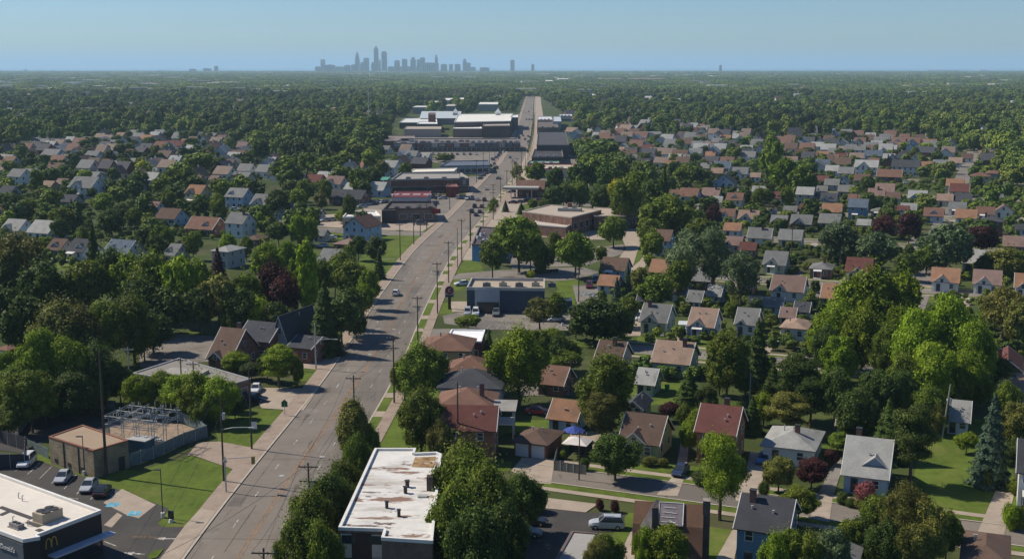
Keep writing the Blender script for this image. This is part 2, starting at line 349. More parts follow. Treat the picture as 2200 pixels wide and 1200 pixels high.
# sheets of paving
for nm, m, z, pts in (
    ('parking_lot', M_lot, .05, [(-260, 960), (-20, 968), (74, 985), (362, 1091), (352, 1110), (337, 1123), (352, 1132), (398, 1131), (372, 1165), (340, 1215), (300, 1330), (-300, 1500)]),
    ('fenced_yard_paving', M_lot, .055, [(-60, 905), (30, 888), (110, 878), (230, 882), (250, 905), (240, 935), (105, 940), (60, 975), (-60, 960)]),
    ('substation_gravel', M_gravel, .06, [(235, 905), (300, 893), (360, 900), (430, 925), (445, 940), (300, 985), (240, 960)]),
    ('entrance_apron', M_conc, .145, [(398, 1129), (432, 1092), (464, 1100), (405, 1178), (345, 1258), (300, 1330), (345, 1200), (372, 1165)]),
    ('brick_forecourt', M_brickwalk, .13, [(402, 980), (425, 951), (470, 949), (548, 963), (552, 985), (520, 1014), (504, 1010), (413, 978)]),
    ('concrete_forecourt', M_conc, .1, [(541, 846), (568, 833), (656, 835), (684, 836), (652, 882), (620, 881), (562, 877), (550, 856)]),
    ('driveway', M_conc, .1, [(636, 782), (722, 779), (706, 797), (643, 790)]),
    ('driveway', M_oldlot, .095, [(700, 752), (742, 750), (724, 779), (638, 781)]),
    ('yard_paving', M_oldlot, .05, [(300, 715), (520, 724), (520, 770), (300, 790)]),
    ('side_street', M_oldlot, .07, [(560, 482), (817, 495), (915, 499), (903, 507), (817, 505), (560, 492)]),
    ('parking_lot', M_conc, .05, [(660, 465), (740, 458), (790, 447), (960, 462), (934, 480), (908, 497), (817, 494), (670, 486)]),
    ('parking_lot', M_oldlot, .052, [(770, 432), (870, 428), (1010, 418), (975, 450), (955, 462), (780, 448)]),
    ('parking_lot', M_oldlot, .05, [(930, 382), (1035, 378), (1050, 372), (1010, 412), (1010, 418), (940, 400)]),
    ('parking_lot', M_oldlot, .05, [(890, 318), (1092, 315), (1083, 332), (1062, 355), (1010, 360), (900, 345)]),
    ('parking_lot', M_oldlot, .05, [(822, 292), (1100, 296), (1092, 315), (830, 312)]),
    ('parking_lot', M_oldlot, .055, [(951, 678), (1001, 667), (1228, 671), (1234, 710), (1040, 708), (955, 695)]),
    ('patio', M_conc, .12, [(966, 648), (1003, 648), (1003, 669), (972, 671)]),
    ('rear_street', M_oldlot, .07, [(960, 602), (985, 588), (1080, 580), (1250, 574), (1290, 585), (1240, 600), (1190, 604), (1000, 599)]),
    ('parking_lot', M_oldlot, .05, [(1090, 545), (1250, 535), (1340, 525), (1340, 545), (1260, 570), (1100, 578)]),
    ('station_drive', M_conc, .09, [(1150, 492), (1235, 497), (1330, 490), (1385, 492), (1380, 512), (1368, 545), (1358, 578), (1320, 566), (1345, 535), (1338, 515), (1240, 515), (1150, 508)]),
    ('driveway', M_conc, .09, [(1395, 530), (1405, 535), (1385, 575), (1350, 600), (1310, 600), (1345, 585), (1375, 560)]),
    ('filling_station_forecourt', M_brickwalk, .09, [(1068, 432), (1100, 398), (1180, 412), (1175, 432), (1120, 440)]),
    ('parking_lot', M_oldlot, .05, [(1215, 418), (1280, 425), (1275, 445), (1200, 440)]),
    ('parking_lot', M_oldlot, .05, [(1175, 330), (1260, 335), (1265, 400), (1180, 400), (1130, 375)]),
    ('small_forecourt', M_oldlot, .09, [(905, 708), (965, 706), (1000, 730), (985, 745), (900, 742)]),
    ('driveway', M_conc, .1, [(1122, 983), (1192, 986), (1184, 1040), (1150, 1038), (1098, 1012)]),
    ('driveway', M_conc, .1, [(1462, 955), (1480, 958), (1473, 1020), (1456, 1066), (1410, 1064), (1450, 1018)]),
    ('driveway', M_conc, .1, [(1612, 970), (1635, 975), (1640, 1027), (1622, 1082), (1578, 1076), (1600, 1025)]),
    ('driveway', M_conc, .1, [(1757, 1063), (1789, 1069), (1782, 1122), (1738, 1114)]),
    ('driveway', M_oldlot, .101, [(1757, 1063), (1796, 985), (1815, 990), (1789, 1069)]),
    ('driveway', M_conc, .1, [(2140, 1052), (2180, 1057), (2150, 1180), (2085, 1178)]),
    ('driveway', M_conc, .1, [(1452, 715), (1470, 718), (1462, 752), (1443, 750)]),
    ('driveway', M_conc, .1, [(1358, 690), (1380, 690), (1376, 722), (1345, 722)]),
    ('driveway', M_conc, .1, [(1386, 765), (1410, 768), (1400, 800), (1380, 798)]),
    ('driveway', M_conc, .1, [(2075, 640), (2092, 640), (2075, 672), (2055, 670)]),
    ('footpath', M_conc, .1, [(1370, 1112), (1380, 1108), (1385, 1150), (1362, 1215), (1330, 1215), (1342, 1168)]),
    ('driveway', M_conc, .1, [(1590, 1138), (1575, 1215), (1530, 1215), (1575, 1136)]),
    ('parking_lot', M_lot, .052, [(1170, 1088), (1258, 1100), (1345, 1103), (1330, 1142), (1260, 1142), (1200, 1300), (1080, 1300), (1130, 1092)]),
    ('parking_lot_apron', M_conc, .1, [(1178, 1070), (1285, 1083), (1258, 1101), (1172, 1092)]),
    ('yard_paving', M_oldlot, .06, [(1100, 800), (1235, 805), (1230, 850), (1120, 850)]),
    ('yard_paving', M_conc, .06, [(1225, 925), (1340, 930), (1300, 965), (1225, 960)]),
    ('yard_paving', M_oldlot, .06, [(1230, 612), (1290, 615), (1290, 655), (1240, 655)]),
    ):
    sheet(nm, pts, m, z)
# the street grid of the right-hand neighbourhood: streets run along u, rows of lots are stacked along v
TH = R(22); CU, SU = math.cos(TH), math.sin(TH)
def UV(u, v): return Vector((u * CU + v * SU, -u * SU + v * CU))
def toUV(p): return (p[0] * CU - p[1] * SU, p[0] * SU + p[1] * CU)
def strip(name, u0, u1, v0, v1, z, m):
    q = [UV(u0, v0), UV(u1, v0), UV(u1, v1), UV(u0, v1)]
    return structure(MB().poly([(p.x, p.y, z) for p in q]).obj(name, m))
def u_at(px, v):                               # u where street v meets photo column px
    k = (px - 1100) / FPX; return v * (k * CU * _cp - SU) / (CU + k * SU * _cp) + 0
STREETS = [(168, 0, 3.4), (254, 0, 3.6), (353, 0, 3.8), (440, 0, 3.8), (528, 0, 3.8), (616, 0, 3.8), (704, 0, 3.8), (792, 0, 3.8), (880, 0, 4), (968, 0, 4), (1056, 0, 4)]
for v, _, hw in STREETS:
    u0 = {168: -66, 254: -78, 353: -95}.get(v, -v * .25); u1 = 420 - v * .05
    strip('side_street', u0, u1, v - hw, v + hw, .07 + (v % 7) * .0005, M_asph if v < 200 else M_oldlot)
    for sg in (-1, 1):
        a, b = v + sg * (hw + .02), v + sg * (hw + .3); strip('street_kerb', u0, u1, min(a, b), max(a, b), .16, M_kerb) if v < 400 else None
        a, b = v + sg * (hw + .3), v + sg * (hw + 2.2); strip('street_verge', u0, u1, min(a, b), max(a, b), .085, M_lawn)
        a, b = v + sg * (hw + 2.2), v + sg * (hw + 3.6); strip('street_sidewalk', u0, u1, min(a, b), max(a, b), .088, M_conc)
strip('cross_street', -24, -16, 262, 1100, .081, M_oldlot)
# parking-lot markings near the restaurant
plot = bpy.data.objects['parking_lot']
def line(a, b, w, z, m, name, parent):
    p, q = G(*a).xy, G(*b).xy; d = (q - p).normalized(); n = Vector((d.y, -d.x)) * w / 2
    return MB().poly([(*(p - n), z), (*(p + n), z), (*(q + n), z), (*(q - n), z)]).obj(name, m, parent)
for a, b in (((33, 1012), (52, 994)), ((58, 1020), (86, 994)), ((84, 1029), (112, 1001)), ((111, 1038), (138, 1010)), ((138, 1050), (163, 1020)), ((165, 1061), (190, 1034)), ((194, 1073), (218, 1046)), ((8, 1004), (30, 985))):
    line(a, b, .12, .07, M_paint, 'stall_line', plot)
sheet('accessible_bay', [(222, 1080), (262, 1050), (330, 1082), (335, 1084), (298, 1113), (278, 1108), (268, 1104)], M_conc, .062, plot)
sheet('pedestrian_path', [(223, 1128), (252, 1101), (263, 1107), (240, 1133)], M_conc, .064, plot)
for c in ((243, 1084), (289, 1103)):           # wheelchair emblems
    p = G(*c).xy; e = MB()
    e.poly([(p.x - .85, p.y - .9, .082), (p.x + .85, p.y - .9, .082), (p.x + .85, p.y + .9, .082), (p.x - .85, p.y + .9, .082)])
    sq = e.obj('blue_bay_square', M_bluep, plot)
    e = MB(); pr = None
    for k in range(9):
        t = math.pi * (.75 + 1.25 * k / 8); q = (p.x + .1 + .42 * math.cos(t), p.y - .2 + .42 * math.sin(t))
        if pr: e.box(((q[0] + pr[0]) / 2, (q[1] + pr[1]) / 2, .092), (.22, .1, .004), math.atan2(q[1] - pr[1], q[0] - pr[0]))
        pr = q
    e.box((p.x - .05, p.y + .25, .092), (.12, .6, .004)); e.box((p.x - .05, p.y + .68, .092), (.2, .2, .004)); e.box((p.x + .2, p.y + .02, .0925), (.5, .1, .004)); e.box((p.x + .5, p.y - .22, .092), (.1, .45, .004))
    e.obj('wheelchair_emblem', M_paint, plot)
for a, b in (((245, 1052), (232, 1062)), ((249, 1055), (236, 1065)), ((253, 1058), (240, 1068)), ((257, 1061), (244, 1071))):
    line(a, b, .18, .083, M_paint, 'hatch_line', plot)
def arrow(c, h, name='direction_arrow', s=1.):
    p = G(*c).xy; d = Vector((math.cos(h), math.sin(h))); n = Vector((-d.y, d.x)); z = .083
    MB().poly([(*(p - d * 1.1 * s - n * .12 * s), z), (*(p + d * .1 * s - n * .12 * s), z), (*(p + d * .1 * s + n * .12 * s), z), (*(p - d * 1.1 * s + n * .12 * s), z)]) \
        .poly([(*(p + d * .1 * s - n * .42 * s), z), (*(p + d * 1.2 * s), z), (*(p + d * .1 * s + n * .42 * s), z)]).obj(name, M_paint, plot)
arrow((152, 1071), R(175)); arrow((356, 1157), R(178), s=1.3); arrow((289, 1189), R(170), s=1.3)
for a, b in (((224, 1163), (250, 1173)),): line(a, b, .2, .08, M_paint, 'stall_line', plot)
sheet('planted_island', [(315, 1194), (333, 1183), (352, 1180), (338, 1198), (322, 1202)], M_lawn, .17, plot)
# stall lines in the shop lot across the road
plot2 = [o for o in bpy.data.objects if o.name.startswith('parking_lot')][5]
for k in range(9): line((1046 + k * 21, 706), (1054 + k * 21, 698), .12, .075, M_paint, 'stall_line', plot2)
for k in range(8): line((1040 + k * 22, 681), (1046 + k * 22, 674), .12, .075, M_paint, 'stall_line', plot2)

def text_obj(name, body, size, m, parent, loc, rot, ext=.02, align='CENTER'):
    cu = bpy.data.curves.new(name, 'FONT'); cu.body = body; cu.size = size; cu.extrude = ext; cu.align_x = align; cu.align_y = 'CENTER'; cu.resolution_u = 3
    t = bpy.data.objects.new('tmp', cu); COL.objects.link(t); bpy.context.view_layer.update()
    me = bpy.data.meshes.new_from_object(t.evaluated_get(bpy.context.evaluated_depsgraph_get())); bpy.data.objects.remove(t)
    me.materials.clear(); me.materials.append(m); me.name = name
    return link(name, me, parent, loc, rot=rot)
p = G(316, 1154); text_obj('painted_lettering', 'DRIVE THRU', .72, M_orange, plot, (p.x, p.y, .085), (0, 0, R(-4)), .002)

# ------------------------------------------------------------------ trees
def quads_mesh(name, C, Nn, size, mats, core=None, seed=0, aspect=1.5):
    """leaf faces: centre points C, normals Nn, one rhombic leaf clump face each; core = (verts, faces) underneath"""
    g = np.random.default_rng(seed); n = len(C)
    Nn = Nn / np.linalg.norm(Nn, axis=1, keepdims=True)
    r = g.normal(size=(n, 3)); U = np.cross(Nn, r); U /= np.linalg.norm(U, axis=1, keepdims=True) + 1e-9; W = np.cross(Nn, U)
    s = (size * g.uniform(.6, 1.35, n))[:, None]; a = s * aspect ** .5; b = s / aspect ** .5
    bend = Nn * s * .18
    V = np.stack([C - U * a * .5 - bend, C + W * b * .5 + U * a * .08, C + U * a * .5 - bend, C - W * b * .5 + U * a * .08], 1).reshape(-1, 3)
    F = np.arange(4 * n).reshape(-1, 4)
    cv, cf = core if core else (np.zeros((0, 3)), np.zeros((0, 3), int))
    me = bpy.data.meshes.new(name); nv = len(V) + len(cv); me.vertices.add(nv)
    me.vertices.foreach_set('co', np.concatenate([V, cv]).astype(np.float32).ravel())
    nl = 4 * n + 3 * len(cf); me.loops.add(nl); me.loops.foreach_set('vertex_index', np.concatenate([F.ravel(), (cf + len(V)).ravel()]).astype(np.int32))
    me.polygons.add(n + len(cf))
    me.polygons.foreach_set('loop_start', np.concatenate([np.arange(n) * 4, 4 * n + np.arange(len(cf)) * 3]).astype(np.int32))
    me.polygons.foreach_set('loop_total', np.concatenate([np.full(n, 4), np.full(len(cf), 3)]).astype(np.int32))
    for m in mats: me.materials.append(m)
    me.update(calc_edges=True); return me
def ico(sub=1):
    import bmesh
    bm = bmesh.new(); bmesh.ops.create_icosphere(bm, subdivisions=sub, radius=1); bm.verts.ensure_lookup_table()
    v = np.array([x.co[:] for x in bm.verts]); f = np.array([[x.index for x in p.verts] for p in bm.faces]); bm.free(); return v, f
ICO = ico(2); ICO1 = ico(1)
def lobes_crown(name, lobes, n, size, mat_, seed, fill=.3, up=.25, corer=.7, icos=ICO, spray=.07, nr=.45):
    """lobes: (x, y, z, rx, rz). Leaves sit on the lobe shells, some inside; darker solid cores stop the light"""
    g = np.random.default_rng(seed); Lb = np.array(lobes, float)
    w = Lb[:, 3] * (Lb[:, 3] + Lb[:, 4]); k = g.choice(len(Lb), int(n * 1.7), p=w / w.sum())
    d = g.normal(size=(len(k), 3)); d[:, 2] += up; d /= np.linalg.norm(d, axis=1, keepdims=True)
    rad = np.where(g.random(len(k)) < fill, g.uniform(.55, .9, len(k)), g.uniform(.84, 1.2, len(k)))
    # uneven shell: bumps
    ph = g.uniform(0, 6.28, (len(Lb), 3)); bumps = .1 * np.sin(d[:, 0] * 6 + ph[k, 0]) * np.sin(d[:, 1] * 6 + ph[k, 1]) + .08 * np.sin(d[:, 2] * 8 + ph[k, 2])
    rad = rad + np.where(g.random(len(k)) < spray, g.uniform(.15, .55, len(k)), 0)
    S = np.stack([Lb[k, 3], Lb[k, 3], Lb[k, 4]], 1); C = Lb[k, :3] + d * S * (rad + bumps)[:, None]
    keep = np.ones(len(C), bool)
    for j in range(len(Lb)):
        q = (C - Lb[j, :3]) / np.array([Lb[j, 3], Lb[j, 3], Lb[j, 4]]); keep &= (np.linalg.norm(q, axis=1) > .66) | (k == j)
    C, d = C[keep][:n], d[keep][:n]
    Nn = d * .8 + g.normal(size=d.shape) * nr + np.array([0, 0, .25])
    cv, cf, o = [], [], 0
    if corer:
        for j in range(len(Lb)):
            v = icos[0] * np.array([Lb[j, 3], Lb[j, 3], Lb[j, 4]]) * corer * g.uniform(.82, 1.12, (len(icos[0]), 1)) + Lb[j, :3]
            cv.append(v); cf.append(icos[1] + o); o += len(v)
        core = (np.concatenate(cv), np.concatenate(cf))
    else: core = None
    return quads_mesh(name, C, Nn, size, [mat_], core, seed)
def cluster(seed, H, Rr, n, zc=.62, sq=.8, spread=.62, lr=(.34, .55)):
    g = np.random.default_rng(seed); out = [(0, 0, H * zc, Rr * .68, H * .3)]
    for i in range(n):
        t = 2 * math.pi * (i + g.uniform(-.3, .3)) / n * 2.4; h = g.uniform(-1, 1); rr = Rr * spread * math.sqrt(max(.12, 1 - h * h * .75)) * g.uniform(.8, 1.12)
        r = Rr * g.uniform(*lr); out.append((rr * math.cos(t), rr * math.sin(t), H * zc + h * H * .27, r, r * sq * g.uniform(.85, 1.15)))
    out.append((g.uniform(-.2, .2) * Rr, g.uniform(-.2, .2) * Rr, H * (zc + .26), Rr * .4, H * .12))
    return out
def trunk_data(seed, H, Rr, r0, limbs=5, top=.62, fork=.3):
    g = random.Random(seed); mb = MB(); lean = (g.uniform(-.3, .3), g.uniform(-.3, .3)); p = Vector((0, 0, -.2)); q = Vector((lean[0], lean[1], H * fork))
    mb.tube(p, q, r0 * 1.25, r0 * .85, 8); t2 = Vector((lean[0] * 2, lean[1] * 2, H * top)); mb.tube(q, t2, r0 * .85, r0 * .35, 7)
    for k in range(limbs):
        a = 2 * math.pi * k / limbs + g.uniform(-.4, .4); b = q + (t2 - q) * g.uniform(0, .6); e = Vector((math.cos(a) * Rr * .6, math.sin(a) * Rr * .6, b.z + H * g.uniform(.18, .34)))
        m = (b + e) / 2 + Vector((0, 0, -H * .03)); mb.tube(b, m, r0 * .5, r0 * .33, 5); mb.tube(m, e, r0 * .33, r0 * .1, 5)
        for s in (-1, 1):
            f = e + Vector((math.cos(a + s * .7), math.sin(a + s * .7), .9)) * Rr * .22; mb.tube(m + (e - m) * .4, f, r0 * .18, r0 * .05, 4)
    return mb.data('trunk', [M_bark])
def conifer_crown(name, H, Rr, n, size, seed, open_=0.):
    g = np.random.default_rng(seed); z0 = H * .06
    t = 1 - np.sqrt(g.random(n)); z = z0 + (H - z0) * t                     # more leaves low down
    whorl = .82 + .18 * np.sin(t * H * 4.2 + g.uniform(-.4, .4, n)); ang = g.uniform(0, 6.283, n)
    lump = 1 + .13 * np.sin(ang * 5 + t * 11) + .1 * np.sin(ang * 9 - t * 17)
    prof = Rr * (1 - t) ** .82 * whorl * lump; fr = np.where(g.random(n) < .3, g.uniform(.4, .85, n), g.uniform(.85, 1.08, n))
    rr = prof * fr; C = np.stack([rr * np.cos(ang), rr * np.sin(ang), z - (rr * .22)], 1)
    Nn = np.stack([np.cos(ang) * .75, np.sin(ang) * .75, np.full(n, .5)], 1) + g.normal(size=(n, 3)) * .35
    lay, nn = 9, 12; cv, cf = [], []
    for i in range(lay):
        tt = i / lay; zb = z0 + (H - z0) * tt; rb = Rr * .78 * (1 - tt) ** .85; o = len(cv)
        for k in range(nn): a = 6.283 * k / nn; r_ = rb * (.85 + .2 * ((k * 7 + i * 3) % 5) / 4); cv.append((r_ * math.cos(a), r_ * math.sin(a), zb - rb * .22))
        cv.append((0, 0, min(H * .98, zb + (H - z0) * 2.1 / lay)))
        for k in range(nn): cf.append((o + k, o + (k + 1) % nn, o + nn))
    return quads_mesh(name, C, Nn, size, [M_leaf], (np.array(cv), np.array(cf)), seed, 2.4)
TPL = {}
def add_tpl(key, crown, trunk, H, Rr): TPL.setdefault(key, []).append((crown, trunk, H, Rr))
LOD = {'hi': (21000, .34, ICO), 'mid': (5000, .6, ICO), 'lo': (1100, 1.15, ICO1)}
for lod, (n, sz, ic) in LOD.items():
    for s in range(4 if lod != 'lo' else 3):
        add_tpl(('B', lod), lobes_crown('crown', cluster(s * 7 + 1, 12, 5.2, 24 + s, spread=.8, lr=(.2, .37)), n, sz * 1.08, M_leaf, s, icos=ic), trunk_data(s, 12, 5, .26), 12, 5.7)
    for s in range(3):
        add_tpl(('F', lod), lobes_crown('crown', [(x, y, z, r, rz * 1.35) for x, y, z, r, rz in cluster(s * 13 + 3, 13, 4.7, 38, .56, .9, .98, (.15, .29))], int(n * 1.1), sz * .95, M_leaf, s + 120, fill=.4, corer=.5, icos=ICO1, spray=.16), trunk_data(s + 59, 13, 4.6, .26, 6, .7), 13, 5.6)
    for s in range(2):
        add_tpl(('O', lod), lobes_crown('crown', [(x * .62, y * .62, z, r * .72, rz * 1.25) for x, y, z, r, rz in cluster(s * 5 + 40, 14, 5, 20, .55, spread=.74, lr=(.22, .38))], n, sz * .95, M_leaf, s + 20, icos=ic), trunk_data(s + 9, 14, 2.6, .24), 13.6, 3.6)
        add_tpl(('W', lod), lobes_crown('crown', cluster(s * 9 + 60, 15, 6, 19, .64, .75, .84, (.2, .34)), int(n * .8), sz * .82, M_leaf, s + 30, fill=.45, corer=.45, icos=ICO1), trunk_data(s + 19, 15, 6.5, .42, 7, .74, .22), 15, 7)
        add_tpl(('S', lod), conifer_crown('crown', 15, 3.6, int(n * .8), sz * .95, s + 50), trunk_data(s + 29, 15, .5, .22, 0, .8), 15, 3.7)
        add_tpl(('P', lod), lobes_crown('crown', [(x, y, z, r, rz * .62) for x, y, z, r, rz in cluster(s * 3 + 80, 14, 4.4, 15, .55, .55, .62, (.32, .46))], int(n * .85), sz * .8, M_leaf, s + 70, fill=.4, corer=.6, icos=ic), trunk_data(s + 39, 14, 4.2, .3, 6, .85), 13.3, 5)
    for s in range(2):
        add_tpl(('U', lod), lobes_crown('crown', [(x, y, z * .92, r, rz) for x, y, z, r, rz in cluster(s * 3 + 90, 2.6, 1.8, 6, .46, .8, .5)], n // 6, sz * .5, M_leaf, s + 90, icos=ICO1), trunk_data(s + 49, 1.4, .9, .07, 3), 2.4, 2)
del n, sz, ic
LEAFC = dict(g=('mid green', (.072, .098, .010)), b=('bright green', (.098, .138, .008)), d=('dark green', (.040, .062, .010)), o=('olive green', (.090, .092, .018)),
             m=('dark maroon', (.040, .013, .013)), y=('yellow green', (.21, .22, .012)), s=('silvery green', (.072, .1, .042)), p=('pink flowering', (.17, .055, .06)), n=('bluish green', (.045, .074, .048)))
KIND = dict(F=('feathery_tree', 'feathery loose-crowned tree', 'tree'), B=('broadleaf_tree', 'broad-crowned tree', 'tree'), O=('upright_tree', 'tall narrow-crowned tree', 'tree'), W=('open_crowned_tree', 'open-crowned tree with visible limbs', 'tree'),
            S=('spruce_tree', 'pointed conifer', 'tree'), P=('pine_tree', 'ragged pine', 'tree'), U=('garden_shrub', 'garden shrub', 'shrub'))
TREES = []          # (root, phrase, x, y, size)
TPOS = []
def tree_at(x, y, H, W, kind, colr, label=None):
    D = math.hypot(x, y); lod = 'hi' if D < 265 and H > 0 else ('mid' if D < 560 else 'lo')
    cr, tr, h0, r0 = random.choice(TPL[(kind, lod)])
    nm, ph, cat = KIND[kind]; s = H / h0; sr = W / 2 / r0
    r = root(nm, (x, y, 0), random.uniform(0, 6.28), label, cat); c = LEAFC[colr][1]; j = random.uniform(.85, 1.2) * 1.75
    a = link('crown', cr, r, color=[k * j * random.uniform(.95, 1.05) for k in c]); a.scale = (sr, sr, s)
    b = link('trunk', tr, r); b.scale = (min(sr, s), min(sr, s), s)
    TREES.append([r, ('' if colr == 'g' and kind in 'BW' else '') + LEAFC[colr][0] + ' ' + ph, x, y, H * W / D, cat]); TPOS.append((x, y, W / 2)); return r
def tree_px(cx, yt, yb, w, kind='B', c='g', label=None):
    """crown centre column, row of the top, row of the foot and crown width as the photograph shows them"""
    if yb < 600 and cx < 830: w *= .84; yt += (yb - yt) * .12
    p = G(cx, yb); H = 0.
    for h in range(5, 400):                     # height whose top projects onto yt
        if P(p.x, p.y, h * .1)[1] <= yt: H = h * .1; break
    return tree_at(p.x, p.y, H or 30, w * mpp(yb), kind, c, label)

